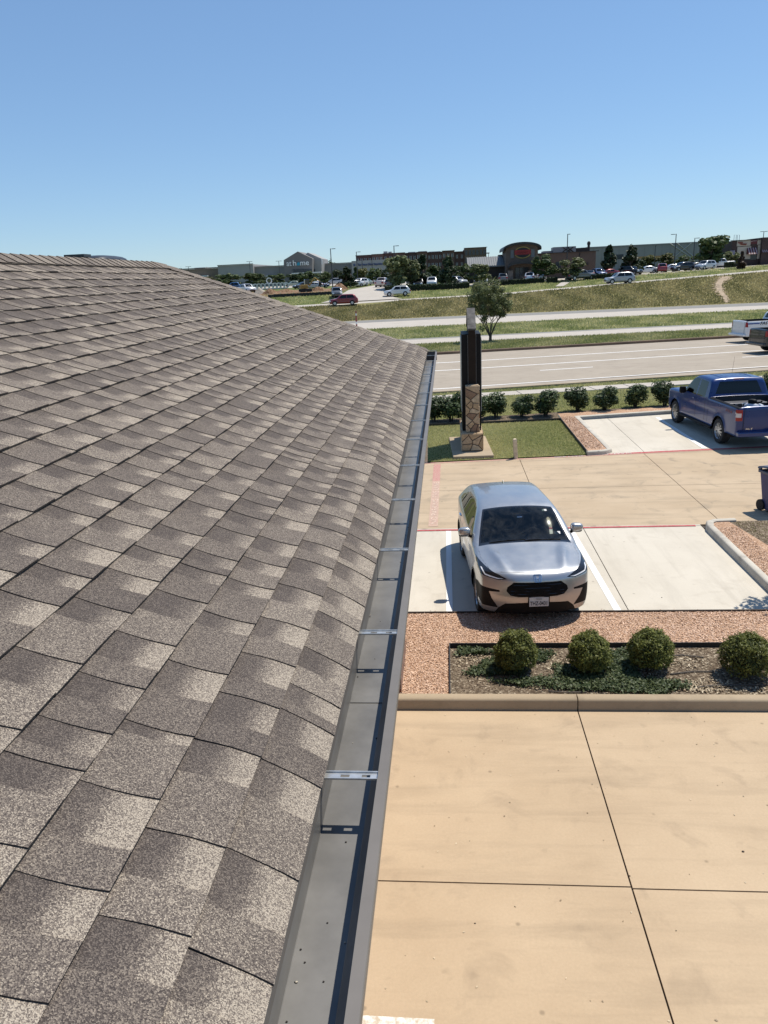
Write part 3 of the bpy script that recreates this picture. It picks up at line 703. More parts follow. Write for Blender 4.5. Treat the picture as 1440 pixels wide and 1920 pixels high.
# fascia, soffit, walls
M['fascia'] = plain('fascia_paint', (0.23, 0.20, 0.17), 0.7)
M['brickw'] = mat_brick('building_brick', (0.27, 0.13, 0.08), (0.20, 0.09, 0.055), (0.34, 0.30, 0.25))
fb = MB(); fb.box(-0.345, -0.3185, -6, 11.9, GZ-0.17, GZ+0.02); fb.build('fascia', M['fascia'], bld)
sf = MB(); sf.box(-1.05, -0.345, -6, 11.9, GZ-0.19, GZ-0.17); sf.build('soffit', M['fascia'], bld)
wl = MB(); wl.box(ox+0.5, -0.95, -6, 11.4, -0.3, GZ-0.17); wl.build('wall', M['brickw'], bld)
pr = MB(); pr.box(-0.95, -0.70, 8.95, 10.15, 0.0, 0.75); pr.build('brick_plinth', M['brickw'], bld)
# ================================================================== VEGETATION
def leaves(P, D, size, aspect=0.55, rng=RNG, shade=None, jitter=0.5):
    # P positions, D preferred normals; diamond leaves (2 triangles each as one quad)
    n = len(P); nr = D+rng.normal(0, jitter, (n, 3)); nr /= np.linalg.norm(nr, axis=1)[:, None]+1e-9
    a = np.cross(nr, rng.normal(0, 1, (n, 3))); a /= np.linalg.norm(a, axis=1)[:, None]+1e-9; b = np.cross(nr, a)
    s = (size*rng.uniform(0.6, 1.3, n))[:, None]
    v = np.stack([P-a*s, P+b*s*aspect+nr*s*0.15, P+a*s, P-b*s*aspect+nr*s*0.15], 1).reshape(-1, 3)
    f = np.arange(4*n).reshape(-1, 4)
    if shade is None: shade = rng.uniform(0, 1, n)
    return v, f, np.repeat(np.clip(shade, 0, 1), 4)
def sphere_pts(n, rng=RNG):
    d = rng.normal(0, 1, (n, 3)); return d/np.linalg.norm(d, axis=1)[:, None]
def crown(n, blobs, size, rng=RNG, shell=0.55, aspect=0.6):
    # blobs: (centre, radii, weight)
    w_ = np.array([b[2] for b in blobs], float); w_ /= w_.sum(); k = rng.choice(len(blobs), n, p=w_)
    C = np.array([b[0] for b in blobs], float)[k]; R = np.array([b[1] for b in blobs], float)[k]
    d = sphere_pts(n, rng); r = shell+(1-shell)*rng.uniform(0, 1, n)**0.6; r = r*rng.uniform(0.88, 1.1, n)
    P = C+d*R*r[:, None]
    tone = rng.uniform(0, 1, len(blobs))[k]
    sh = 0.25+0.35*tone+rng.normal(0, 0.2, n)
    return leaves(P, d+np.array([0, 0, 0.35]), size, aspect, rng, sh)
def foliage(name, data, mat, parent): 
    v, f, s = data; return np_mesh(name, v, f, mat, parent, s)
# --- clipped round shrubs in the soil bed
def boxwood(rx, rz, n, seed):
    rng = np.random.default_rng(seed); d = sphere_pts(n, rng); d[:, 2] = np.where(d[:, 2] < -0.55, -d[:, 2], d[:, 2])
    lump = 1+0.05*np.sin(5*d[:, 0]+seed)*np.cos(4*d[:, 1])+0.03*np.sin(11*d[:, 2]+9*d[:, 0])
    sprig = (np.sin(17*d[:, 0]+seed*3)*np.sin(19*d[:, 1]+seed)*np.sin(15*d[:, 2]) > 0.35)*rng.uniform(0, 0.14, n)
    lump = lump*(1+0.06*np.sin(8*d[:, 0]+2*seed)*np.sin(7*d[:, 1]-seed)+0.05*np.sin(9*d[:, 2]+4*d[:, 1]))
    r = lump*(0.76+0.24*rng.uniform(0, 1, n)**0.5)+np.abs(rng.normal(0, 0.035, n))+sprig
    P = d*r[:, None]*np.array([rx, rx, rz])+np.array([0, 0, rz*0.93])
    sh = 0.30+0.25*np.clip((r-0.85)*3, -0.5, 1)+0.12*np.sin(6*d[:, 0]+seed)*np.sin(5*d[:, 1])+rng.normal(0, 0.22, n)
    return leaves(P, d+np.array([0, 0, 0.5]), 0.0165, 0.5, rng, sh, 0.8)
BOX = [(0.90, 9.62, 0.285, 0.30, 'round clipped green shrub by the bare corner of the soil bed', 0), (1.92, 9.62, 0.28, 0.285, 'round clipped green shrub just past the kerb joint', 1),
       (2.77, 9.66, 0.295, 0.295, 'round clipped green shrub over dense groundcover before the drip hoses', 2), (4.0, 9.48, 0.325, 0.30, 'widest round clipped shrub beside the bare drip hoses', 3)]
for bx, by, br, bh, lab, sd in BOX:
    t = thing('round_shrub', lab, 'shrub', (bx, by, 0.06), sd*1.3, 'round shrubs in the soil bed')
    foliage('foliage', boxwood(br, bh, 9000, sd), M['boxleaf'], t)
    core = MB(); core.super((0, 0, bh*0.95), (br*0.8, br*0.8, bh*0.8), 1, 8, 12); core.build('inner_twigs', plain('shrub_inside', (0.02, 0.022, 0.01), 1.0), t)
    stem = MB()
    for q in range(6):
        a = q*1.05; stem.tube([(0.02*math.cos(a), 0.02*math.sin(a), -0.02), (0.10*math.cos(a), 0.10*math.sin(a), 0.2)], [0.012, 0.006], 5)
    stem.build('stem', M['bark'], t)
# --- groundcover and dry leaves in the bed
rng = np.random.default_rng(3)
def patch(cx, cy, rx, ry, n):
    a = rng.uniform(0, 2*np.pi, n); r = np.sqrt(rng.uniform(0, 1, n))*(0.75+0.25*np.sin(3*a+cx*5)+rng.normal(0, .12, n))
    return np.stack([cx+rx*r*np.cos(a), cy+ry*r*np.sin(a), 0.075+rng.uniform(0, 0.05, n)], 1)
P = np.concatenate([patch(0.62, 9.62, 0.45, 0.28, 2600), patch(0.35, 10.12, 0.42, 0.13, 900), patch(1.28, 10.02, 0.25, 0.22, 900), patch(1.05, 9.25, 0.55, 0.16, 900), patch(2.32, 9.75, 0.42, 0.5, 4200), patch(2.05, 9.2, 0.75, 0.30, 3600), patch(2.75, 9.15, 0.42, 0.25, 1500), patch(1.62, 9.5, 0.3, 0.3, 800)])
P = P[(P[:, 1] > 8.86) & (P[:, 1] < 10.27) & (P[:, 0] > 0.0)]
v, f, s = leaves(P, np.tile([0, 0, 1.0], (len(P), 1)), 0.021, 0.65, rng, None, 0.55)
tag(np_mesh('groundcover', v, f, M['ivyleaf'], None, s), 'low dark green leafy groundcover between the round shrubs', 'groundcover', kind='stuff')
P = np.concatenate([patch(0.3, 9.95, 0.42, 0.25, 170), patch(3.3, 9.15, 0.75, 0.22, 520), patch(3.2, 9.9, 0.5, 0.35, 200), patch(1.6, 9.8, 0.35, 0.4, 140), patch(4.3, 9.0, 0.6, 0.18, 200), patch(2.3, 9.4, 0.9, 0.5, 220)])
P[:, 2] = 0.07+rng.uniform(0, 0.012, len(P)); P = P[(P[:, 1] > 8.86) & (P[:, 1] < 10.27) & (P[:, 0] > 0.0)]
v, f, s = leaves(P, np.tile([0, 0, 1.0], (len(P), 1)), 0.020, 0.6, rng, None, 0.4)
tag(np_mesh('dry_leaves', v, f, M['deadleaf'], None, s), 'pale dry leaves lying on the soil bed', 'leaves', kind='stuff')
hm = plain('drip_hose', (0.10, 0.085, 0.07), 0.8)
for pts, lab in (([(1.28, 9.02, .075), (1.5, 8.98, .082), (1.78, 9.0, .075)], 'short dark drip hose beside the kerb joint'), ([(1.42, 9.55, .075), (1.6, 9.53, .085), (1.75, 9.53, .075)], 'thin drip hose between the first two round shrubs'),
                 ([(3.05, 9.98, .075), (3.3, 10.0, .088), (3.6, 9.96, .075)], 'arched drip hose on bare soil near the bed edging'), ([(3.0, 9.48, .075), (3.35, 9.55, .08), (3.6, 9.55, .075)], 'middle drip hose on bare soil beside the widest round shrub'), ([(3.25, 9.13, .075), (3.5, 9.17, .082), (4.6, 9.2, .075)], 'drip hose running under the widest round shrub')):
    mb = MB(); mb.tube(pts, 0.009, 6); tag(mb.build('drip_hose', hm), lab, 'hose')
tw = MB(); tw.tube([(0.42, 9.75, .07), (0.38, 9.85, .10), (0.33, 9.95, .13)], [0.012, 0.009, 0.004], 6); tag(tw.build('twig', M['bark']), 'short dead twig poking out of the soil bed', 'twig')
# --- mulch chips
def chips(name, regions, n, z, label, size=0.016):
    Q = []
    for (x0, x1, y0, y1, wgt) in regions:
        k = int(n*wgt); Q.append(np.stack([rng.uniform(x0, x1, k), rng.uniform(y0, y1, k), z+rng.uniform(0.002, 0.012, k)], 1))
    P = np.concatenate(Q); v, f, s = leaves(P, np.tile([0, 0, 1.0], (len(P), 1)), size, 0.42, rng, None, 0.35)
    return tag(np_mesh(name, v, f, M['chip'], None, s), label, 'mulch', kind='stuff')
chips('mulch_chips', [(-1.2, 5.58, 10.32, 11.46, .8), (-1.2, -0.06, 8.86, 10.32, .2)], 26000, 0.085, 'loose reddish chips covering the bed in front of the parked car')
chips('mulch_chips', [(5.62, 6.1, 12.0, 15.6, 1.0)], 5000, 0.11, 'loose reddish chips behind the pale kerb of the empty stall', 0.016)
chips('mulch_chips', [(4.36, 4.88, 23.5, 29.2, 1.0)], 4000, 0.10, 'loose reddish chips in the narrow strip beside the sign lawn', 0.025)
# --- grass blades
def blades(name, sampler, n, h, wd, mat, label, seed, zf=None, clump=0):
    r = np.random.default_rng(seed); P = sampler(r, n); n = len(P)
    a = r.uniform(0, 2*np.pi, n); L = h*r.uniform(0.5, 1.4, n)
    base = np.stack([np.cos(a), np.sin(a), np.zeros(n)], 1)*(wd*r.uniform(0.6, 1.3, n))[:, None]
    tip = np.stack([r.normal(0, 0.35, n)*L, r.normal(0, 0.35, n)*L, L], 1)
    v = np.stack([P-base, P+base, P+tip], 1).reshape(-1, 3); f = np.arange(3*n).reshape(-1, 3)
    t = 0.5+0.28*np.sin(P[:, 0]*0.9+1.3*np.sin(P[:, 1]*0.55))+r.normal(0, 0.22, n)
    return tag(np_mesh(name, v, f, mat, None, np.repeat(np.clip(t, 0, 1), 3)), label, 'grass', kind='stuff')
def polysamp(poly, z):
    xs = [p[0] for p in poly]; ys = [p[1] for p in poly]
    def g(r, n):
        x = r.uniform(min(xs), max(xs), n*2); y = r.uniform(min(ys), max(ys), n*2); k = in_poly(x, y, poly); return np.stack([x[k], y[k], np.full(k.sum(), z)], 1)[:n]
    return g
EXCL = [[(-14.2, 131.0, 7.2), (-14.4, 135, 5.4), (-13.7, 150, 4.6)], [(20.0, 139.5, 0.9), (22.2, 147, 1.0)]]
STREAK = [(*GT(px_, py_)[:2], w_) for px_, py_, w_ in ((1362, 569, 0.35), (1358, 557, 0.6), (1349, 546, 0.75), (1347, 534, 0.8), (1356, 525, 0.9), (1368, 519, 0.7))]
EXCL.append(STREAK)
def excluded(x, y):
    k = np.zeros(len(x), bool)
    for c_ in EXCL:
        for (xa, ya, wa_), (xb, yb, wb_) in zip(c_[:-1], c_[1:]):
            d = np.array((xb-xa, yb-ya)); q = np.clip(((x-xa)*d[0]+(y-ya)*d[1])/(d@d), 0, 1); k |= np.hypot(x-xa-q*d[0], y-ya-q*d[1]) < (wa_+(wb_-wa_)*q)*(0.55 if c_ is STREAK else 1)
    return k
def stripsamp(y0, y1, x0, x1):
    grid = None
    def g(r, n):
        x = r.uniform(x0, x1, n); yy = r.uniform(y0, y1, n); y = yy+T*x
        z = np.zeros(n)
        zl = np.stack([np.interp(x, [p[0] for p in t[1]], [p[1] for p in t[1]]) for t in TL])   # lines x points
        idx = np.clip(np.searchsorted(_ty, yy)-1, 0, len(_ty)-2); q = (yy-_ty[idx])/(_ty[idx+1]-_ty[idx]); ar = np.arange(n)
        z = zl[idx, ar]*(1-q)+zl[idx+1, ar]*q
        return np.stack([x, y, z], 1)[~excluded(x, y)]
    return g
blades('grass', polysamp([(-0.9, fy(-0.9)+0.14), (4.26, fy(4.26)+0.14), (4.28, 28.8), (-0.9, 28.4)], 0.035), 32000, 0.04, 0.010, M['blade'], 'short mown grass round the monument sign', 1)
blades('grass', polysamp([(-2, 29.6), (8.0, 31.2), (24, 34.7), (24, 38.6), (-2, 34.75)], 0.05), 40000, 0.05, 0.016, M['blade'], 'short mown grass between the shrub row and the pavement', 2)
blades('grass', stripsamp(36.35, 37.1, -4, 30), 9000, 0.08, 0.02, M['blade'], 'thin grass strip between the pavement and the road', 3)
blades('grass', stripsamp(58.2, 67.2, -10, 45), 50000, 0.12, 0.035, M['blade'], 'rough green grass between the road and the narrow ramp', 4)
blades('grass', stripsamp(74.0, 92.0, -16, 60), 50000, 0.16, 0.05, M['blade'], 'rough green grass between the narrow ramp and the highway', 5)
blades('dry_grass', stripsamp(114.2, 128.0, -34, 80), 70000, 0.22, 0.08, M['dryblade'], 'dry yellow brown grass covering the long embankment', 6)
blades('dry_grass', polysamp([(7.2, 10.6), (14, 10.6), (14, 16.1), (6.1, 16.0), (6.4, 13.9)], 0.10), 7000, 0.04, 0.012, M['dryblade'], 'dry brown grass beside the blue wheeled bin', 7)
blades('grass', stripsamp(132.6, 150, -40, 90), 30000, 0.18, 0.09, M['blade'], 'mown grass along the far service road', 8)

# --- shrub row along the lawn
def bush_mesh(seed, n=2600):
    r = np.random.default_rng(seed); bl = []
    for i in range(13):
        a = r.uniform(0, 6.28); q = r.uniform(0.05, 0.27); bl.append(((q*math.cos(a), q*math.sin(a), r.uniform(0.30, 0.80)), (r.uniform(0.14, 0.24),)*3, 1))
    bl.append(((0, 0, 0.45), (0.34, 0.34, 0.38), 3))
    return crown(n, bl, 0.042, r, 0.5, 0.55)
BM = []
for sd in (31, 32, 33):
    v, f, s = bush_mesh(sd); o = np_mesh('foliage', v, f, M['leafdk'], None, s); BM.append(o.data); bpy.data.objects.remove(o)
stm = MB()
for q in range(5):
    a = q*1.26; stm.tube([(0.03*math.cos(a), 0.03*math.sin(a), -0.05), (0.06*math.cos(a), 0.06*math.sin(a), 0.25), (0.2*math.cos(a), 0.2*math.sin(a), 0.6)], [0.018, 0.014, 0.006], 5)
STM = stm.mesh('stem'); STM.materials.append(M['bark'])
BUSH = [(813, 790, 1.0, 'dark evergreen shrub in the row, next to the gutter end'), (846, 789, 1.12, 'broad dark evergreen shrub in the row behind the stone sign pillar'), (897, 786, 0.92, 'dark evergreen shrub half hidden by the stone sign pillar'),
        (930, 782, 1.0, 'dark evergreen shrub in the row just clear of the stone sign pillar'), (978, 781, 0.9, 'smaller dark evergreen shrub, second clear of the stone sign pillar'), (1023, 780, 1.06, 'full dark evergreen shrub nearest the mulch strip corner'),
        (1083, 771, 1.0, 'dark evergreen shrub behind the corner of the empty truck stall'), (1133, 769, 1.0, 'dark evergreen shrub behind the middle of the empty truck stall'), (1191, 764, 0.98, 'dark evergreen shrub behind the white stall line of the truck'),
        (1246, 762, 1.05, 'dark evergreen shrub beside the nose of the blue pickup'), (1436, 745, 1.05, 'dark evergreen shrub behind the cab of the blue pickup')]
for i, (px, py, sc_, lab) in enumerate(BUSH):
    p = G(px, py, 0.05); t = thing('evergreen_shrub', lab, 'shrub', (p[0], p[1], 0.045), i*1.9, 'evergreen shrubs in a row along the lawn'); t.scale = (sc_*1.42,)*2+(sc_*1.06,)
    link('foliage', BM[i % 3], None, t); link('stem', STM, None, t)

# --- trees
def grow(mb, p, d, L, r, depth, rng, tips, spread=0.5):
    q = p+d*L; mid = p+d*L*0.5+rng.normal(0, 0.04*L, 3); mb.tube([p, mid, q], [r, r*0.85, r*0.7], 6)
    if depth == 0: tips.append(q); return
    for _ in range(rng.integers(2, 4)):
        nd = d+rng.normal(0, spread, 3); nd[2] = abs(nd[2])*0.8+0.12; nd /= np.linalg.norm(nd); grow(mb, q, nd, L*rng.uniform(0.55, 0.8), r*0.6, depth-1, rng, tips, spread)
def small_tree(loc):
    r = np.random.default_rng(5); t = thing('small_tree', 'small multi stemmed tree with airy crown on the grass beyond the road', 'tree', loc); t.scale = (1.0, 1.0, 1.0)
    mb = MB(); tips = []
    mb.tube([(0, 0, -0.2), (0.02, 0, 0.35), (0.03, 0, 0.6)], [0.15, 0.12, 0.12], 8)
    for i in range(7):
        a = i*0.9+0.3; d = np.array([0.50*math.cos(a), 0.40*math.sin(a), 1.0]); d /= np.linalg.norm(d); grow(mb, np.array([0.04*math.cos(a), 0.04*math.sin(a), 0.45]), d, r.uniform(1.2, 1.5), 0.055, 2, r, tips, 0.30)
    mb.build('trunk', M['bark'], t)
    bl = []
    for i in range(120):
        d_ = r.normal(0, 1, 3); d_ /= np.linalg.norm(d_); q = r.uniform(0.25, 1.0)**0.6; p_ = d_*q*np.array((1.95, 1.8, 1.72))+np.array((0.0, 0, 3.45))
        if p_[2] < 2.3 and np.hypot(p_[0], p_[1]) < 0.55: continue
        if p_[0] > 0.9 and p_[2] > 4.3: continue
        bl.append((p_, (r.uniform(0.26, 0.46),)*3, 1))
    bl.append(((-0.7, 0.1, 1.15), (0.28, 0.28, 0.3), 0.6))
    foliage('crown', crown(15000, bl, 0.078, r, 0.15, 0.55), M['treeleaf'], t)
p = GT(919, 641); small_tree((p[0], p[1], p[2]))
def tree_parts(seed, h, cw, kind):
    r = np.random.default_rng(seed); mb = MB(); tips = []
    mb.tube([(0, 0, -0.3), (0, 0, h*0.2), (r.normal(0, .05), r.normal(0, .05), h*0.55)], [0.024*h, 0.018*h, 0.010*h], 7)
    for i in range(6):
        a = i*1.05; d = np.array([0.7*math.cos(a), 0.7*math.sin(a), 0.8]); d /= np.linalg.norm(d); grow(mb, np.array([0, 0, h*(0.24+0.05*i)]), d, h*0.16, 0.008*h, 1, r, tips, 0.5)
    tm = mb.mesh('trunk'); bl = []
    if kind == 'cone':
        for i in range(34):
            z = r.uniform(0.14, 0.95); rad = cw*(1.0-z)**0.75*1.05+0.05*cw; a = r.uniform(0, 6.28); q = rad*r.uniform(0.35, 0.85); bl.append(((q*math.cos(a), q*math.sin(a), z*h), (max(0.12*cw, rad*0.38),)*2+(0.085*h,), 1))
    else:
        for i in range(30):
            z = r.uniform(0.28, 0.92); e = math.sqrt(max(0.05, 1-((z-0.58)/0.42)**2)); a = r.uniform(0, 6.28); q = cw*e*r.uniform(0.2, 0.85); bl.append(((q*math.cos(a), q*math.sin(a), z*h), (cw*r.uniform(0.22, 0.38),)*2+(h*r.uniform(0.07, 0.12),), 1))
    v, f, s = crown(2600, bl, 0.048*h, r, 0.4, 0.6)
    return tm, (v, f, s)
TREES = {}
for kind, h, cw in (('round', 6.0, 2.3), ('cone', 7.5, 2.2)):
    for sd in (1, 2, 3):
        tm, d = tree_parts(sd*7+len(kind), h, cw, kind); tm.materials.append(M['lightbark'])
        o = np_mesh('crown', d[0], d[1], M['oakleaf'], None, d[2]); TREES[kind, sd] = (tm, o.data, h, cw); bpy.data.objects.remove(o)
def tree(px, ytop, ybase, hwpx, d, kind, mat, label, group, seed):
    b = AT(px, ybase, d); tp = AT(px, ytop, d); H = tp[2]-b[2]; W = hwpx*d/FL
    tm, cm, h0, w0 = TREES[kind, seed % 3+1]
    gz = TZ(b[0], b[1]); zb = min(b[2], gz) if abs(b[2]-gz) < 2.5 else gz; H = tp[2]-zb
    t = thing('street_tree', label, 'tree', (b[0], b[1], zb), seed*1.7, group); k_ = 1.28 if kind == 'round' else 1.12; t.scale = (k_*W/w0, k_*W/w0, H/h0)
    link('trunk', tm, None, t); c = link('crown', cm, None, t); c.material_slots[0].link = 'OBJECT'; c.material_slots[0].material = mat
    return t
gA = 'trees round the large grey store lot'; gB = 'trees among the restaurant parking'
o1, od, ol, oy = M['oakleaf'], M['oakdark'], M['treeleaf'], M['yellowleaf']
FT = [(395, 519, 538, 12, 215, 'round', oy, 'small yellow green tree peeping over the shingled roof edge', gA), (428, 511, 538, 19, 205, 'round', o1, 'broad round tree by the tan and grey store corner', gA), (475, 512, 538, 17, 205, 'round', o1, 'round tree behind the row of concrete pipes', gA), (491, 514, 537, 12, 212, 'round', od, 'narrow darker tree beside the round one behind the pipes', gA),
      (519, 512, 537, 14, 215, 'round', o1, 'round tree left of the gabled store front near the pole', gA), (553, 514, 537, 14, 225, 'round', od, 'low dark tree under the store lettering', gA), (577, 509, 541, 14, 190, 'round', o1, 'round tree in front of the store entrance canopy', gA), (608, 508, 537, 12, 200, 'round', o1, 'neat round lollipop tree before the store corner', gA),
      (632, 506, 532, 10, 215, 'round', od, 'dark round tree behind the parked silver van', gA), (650, 498, 541, 17, 165, 'cone', od, 'tall dark conical tree beside the entry road', gA), (669, 501, 530, 11, 180, 'cone', o1, 'conical green tree before the blue lettered store', gA), (680, 503, 530, 10, 178, 'round', oy, 'yellowish tree before the blue lettered store', gA), (700, 503, 530, 11, 190, 'round', o1, 'green round tree beneath the blue lettering', gA), (719, 501, 529, 12, 195, 'round', od, 'dark round tree at the end of the blue lettering', gA),
      (744, 481, 548, 21, 148, 'round', ol, 'large loose green tree at the entry road corner', gB), (770, 485, 541, 15, 150, 'round', ol, 'leafy tree behind the large one at the entry corner', gB), (793, 477, 541, 18, 152, 'cone', od, 'tall dark tree between the entry corner and brick flats', gB), (814, 498, 530, 12, 175, 'round', o1, 'small round tree in front of the brick flats', gB), (842, 477, 537, 19, 155, 'cone', od, 'tall dark tree in front of the brick flats', gB), (868, 493, 537, 14, 158, 'round', o1, 'lighter round tree beside the tall dark one', gB), (900, 495, 532, 16, 150, 'round', ol, 'loose tree before the standing seam metal roof', gB),
      (1020, 477, 527, 17, 152, 'round', o1, 'round tree just right of the arched restaurant tower', gB), (1069, 481, 530, 20, 150, 'round', ol, 'wide round tree before the brown restaurant wing', gB), (1140, 460, 516, 16, 158, 'cone', od, 'conical tree at the end of the brown wing', gB), (1181, 456, 514, 18, 158, 'cone', od, 'tallest conical tree in front of the long warehouse', gB), (1200, 486, 512, 9, 175, 'round', od, 'small dark tree beside the tallest conical one', gB),
      (1216, 479, 512, 12, 190, 'round', oy, 'yellow green tree by the warehouse loading doors', gB), (1248, 475, 512, 14, 188, 'round', oy, 'rounded light green tree in front of the warehouse', gB), (1287, 477, 512, 15, 180, 'round', o1, 'round tree beside the crossed warehouse braces', gB), (1334, 443, 503, 24, 165, 'round', o1, 'biggest full green tree left of the cream panelled restaurant', gB), (1367, 472, 502, 13, 168, 'round', ol, 'lower tree between the biggest one and the cream panels', gB), (1389, 471, 510, 8, 150, 'cone', M['redleaf'], 'small bronze leaved tree on the embankment top', gB)]
for i, a in enumerate(FT): tree(*a, i)
# distant wooded skyline
for px, py, w_, lab in ((335, 503, 9, 'dark distant tree clump left of the tan building'), (398, 503, 14, 'distant tree tops behind the tan building'), (484, 495, 11, 'distant trees above the low grey store wing'), (615, 490, 18, 'distant dark trees right of the store gable')):
    c = AT(px, py, 420); r = np.random.default_rng(int(px)); W = w_*420/FL
    t = thing('distant_trees', lab, 'trees', (c[0], c[1], 5.2))
    foliage('crown', crown(700, [((r.uniform(-W, W), r.uniform(-3, 3), r.uniform(0.3, 0.85)*(c[2]-5.2)), (W*0.35, 3, (c[2]-5.2)*0.25), 1) for _ in range(14)], 0.8, r, 0.3), M['oakdark'], t)
    mb = MB()
    for k in range(4): x = -W*0.8+k*W*0.53; mb.tube([(x, 0, -0.3), (x, 0, (c[2]-5.2)*0.6)], 0.25, 6)
    mb.build('trunk', M['bark'], t)
# tree that throws the leafy shadow at the right of the empty stall (itself outside the picture)
t = thing('street_tree', 'tree in the bed beside the empty stall casting leafy shade', 'tree', (7.45, 12.5, 0.1), 0.6); r = np.random.default_rng(15); mb = MB(); tips = []
mb.tube([(0, 0, -0.2), (0.02, 0, 1.0), (0.0, 0.03, 2.2)], [0.09, 0.07, 0.05], 8)
for i in range(7):
    a = i*0.9; d = np.array([0.6*math.cos(a), 0.6*math.sin(a), 0.9]); d /= np.linalg.norm(d); grow(mb, np.array([0, 0, 1.5+0.1*i]), d, 0.7, 0.03, 2, r, tips, 0.4)
mb.build('trunk', M['lightbark'], t)
foliage('crown', crown(9000, [((r.uniform(-1, 1), r.uniform(-1, 1), r.uniform(2.0, 4.2)), (r.uniform(0.3, 0.5),)*3, 1) for _ in range(40)], 0.06, r, 0.2), M['oakleaf'], t)

# ================================================================== SIGN, POSTS, BIN
def clip_half(poly, p, nrm):
    out = []
    for i in range(len(poly)):
        a, b = poly[i], poly[(i+1) % len(poly)]; da = (a[0]-p[0])*nrm[0]+(a[1]-p[1])*nrm[1]; db = (b[0]-p[0])*nrm[0]+(b[1]-p[1])*nrm[1]
        if da <= 0: out.append(a)
        if da*db < 0: t_ = da/(da-db); out.append((a[0]+(b[0]-a[0])*t_, a[1]+(b[1]-a[1])*t_))
    return out
def stone_cells(wd, ht, n, rr):
    pts = []; tries = 0
    while len(pts) < n and tries < 4000:
        p = (rr.uniform(0, wd), rr.uniform(0, ht)); tries += 1
        if all(math.hypot(p[0]-q[0], p[1]-q[1]) > 0.62*math.sqrt(wd*ht/n) for q in pts): pts.append(p)
    cells = []
    for i, p in enumerate(pts):
        c = [(0, 0), (wd, 0), (wd, ht), (0, ht)]
        for j, q in enumerate(pts):
            if i != j:
                d = (q[0]-p[0], q[1]-p[1]); L_ = math.hypot(*d); m_ = ((p[0]+q[0])/2-d[0]/L_*0.011, (p[1]+q[1])/2-d[1]/L_*0.011); c = clip_half(c, m_, (d[0]/L_, d[1]/L_))
                if len(c) < 3: break
        if len(c) >= 3: cells.append(c)
    return cells
STONE = [plain('stone_%s' % n_, c, 0.9, var=0.25, scale=14) for n_, c in (('tan', (0.42, 0.31, 0.20)), ('buff', (0.47, 0.37, 0.25)), ('rust', (0.34, 0.17, 0.08)), ('brown', (0.24, 0.155, 0.10)), ('sand', (0.40, 0.285, 0.17)))]
MORT = plain('mortar', (0.10, 0.075, 0.06), 0.95)
def stone_face(parent, o, ax, up, wd, ht, n, seed):
    rr = random.Random(seed); o = np.array(o, float); ax = np.array(ax, float); up = np.array(up, float); nr = np.cross(ax, up)
    for c in stone_cells(wd, ht, n, rr):
        cx = sum(p[0] for p in c)/len(c); cy = sum(p[1] for p in c)/len(c); th = rr.uniform(0.018, 0.035); k = len(c)
        inn = [(cx+(p[0]-cx)*0.9, cy+(p[1]-cy)*0.9) for p in c]
        vs = [o+ax*p[0]+up*p[1]-nr*0.004 for p in c]+[o+ax*p[0]+up*p[1]+nr*th*0.6 for p in c]+[o+ax*p[0]+up*p[1]+nr*th for p in inn]
        fs = [(i, (i+1) % k, k+(i+1) % k, k+i) for i in range(k)]+[(k+i, k+(i+1) % k, 2*k+(i+1) % k, 2*k+i) for i in range(k)]+[tuple(range(2*k, 3*k))]
        mb = MB(); mb.add(vs, fs); mb.build('stone', rr.choices(STONE, (4, 3, 1, 2, 3))[0], parent)
sg = thing('monument_sign', 'tall dark monument sign on a rubble stone base and concrete pad', 'sign', (0, 0, 0.03))
M['signblack'] = plain('sign_black_metal', (0.006, 0.006, 0.007), 0.55, 0.0, spec=0.2)
M['signbrown'] = plain('sign_brown_trim', (0.022, 0.014, 0.010), 0.7, spec=0.2)
M['oldwood'] = plain('weathered_grey_wood', (0.095, 0.088, 0.083), 0.85, var=0.6, scale=5)
a_ = 0.03   # slight turn of the sign in plan
pad = MB(); pad.prism([(0.14, 22.78), (1.40, 22.84), (1.28, 25.85), (0.02, 25.8)], -0.1, 0.10); soften(pad.build('pad', M['kerbm'], sg), 0.02)
bs = MB(); bs.box(0.43, 1.08, 23.45, 25.75, 0.1, 0.66); base = bs.build('base', MORT, sg)
stone_face(base, (0.43, 23.45, 0.13), (1, 0, 0), (0, 0, 1), 0.65, 0.53, 7, 3); stone_face(base, (1.08, 23.45, 0.13), (0, 1, 0), (0, 0, 1), 2.3, 0.53, 14, 4); stone_face(base, (0.43, 25.75, 0.13), (0, -1, 0), (0, 0, 1), 2.3, 0.53, 14, 5); stone_face(base, (1.08, 25.75, 0.13), (-1, 0, 0), (0, 0, 1), 0.65, 0.53, 7, 15)
stone_face(base, (0.43, 23.45, 0.66), (1, 0, 0), (0, 1, 0), 0.65, 2.3, 14, 6)
pr = MB(); pr.box(0.56, 0.975, 23.62, 24.05, 0.6, 2.14); pier = pr.build('pier', MORT, sg)
stone_face(pier, (0.56, 23.62, 0.69), (1, 0, 0), (0, 0, 1), 0.415, 1.45, 15, 7); stone_face(pier, (0.975, 23.62, 0.69), (0, 1, 0), (0, 0, 1), 0.43, 1.45, 14, 8); stone_face(pier, (0.56, 23.62, 2.14), (1, 0, 0), (0, 1, 0), 0.415, 0.4, 3, 9)
cb = MB(); cb.box(0.46, 1.06, 23.90, 25.5, 0.66, 3.72); soften(cb.build('cabinet', M['signblack'], sg), 0.012)
ft = MB(); ft.box(0.66, 0.90, 23.84, 23.899, 2.1, 3.70); ft.build('front_post', M['signbrown'], sg)
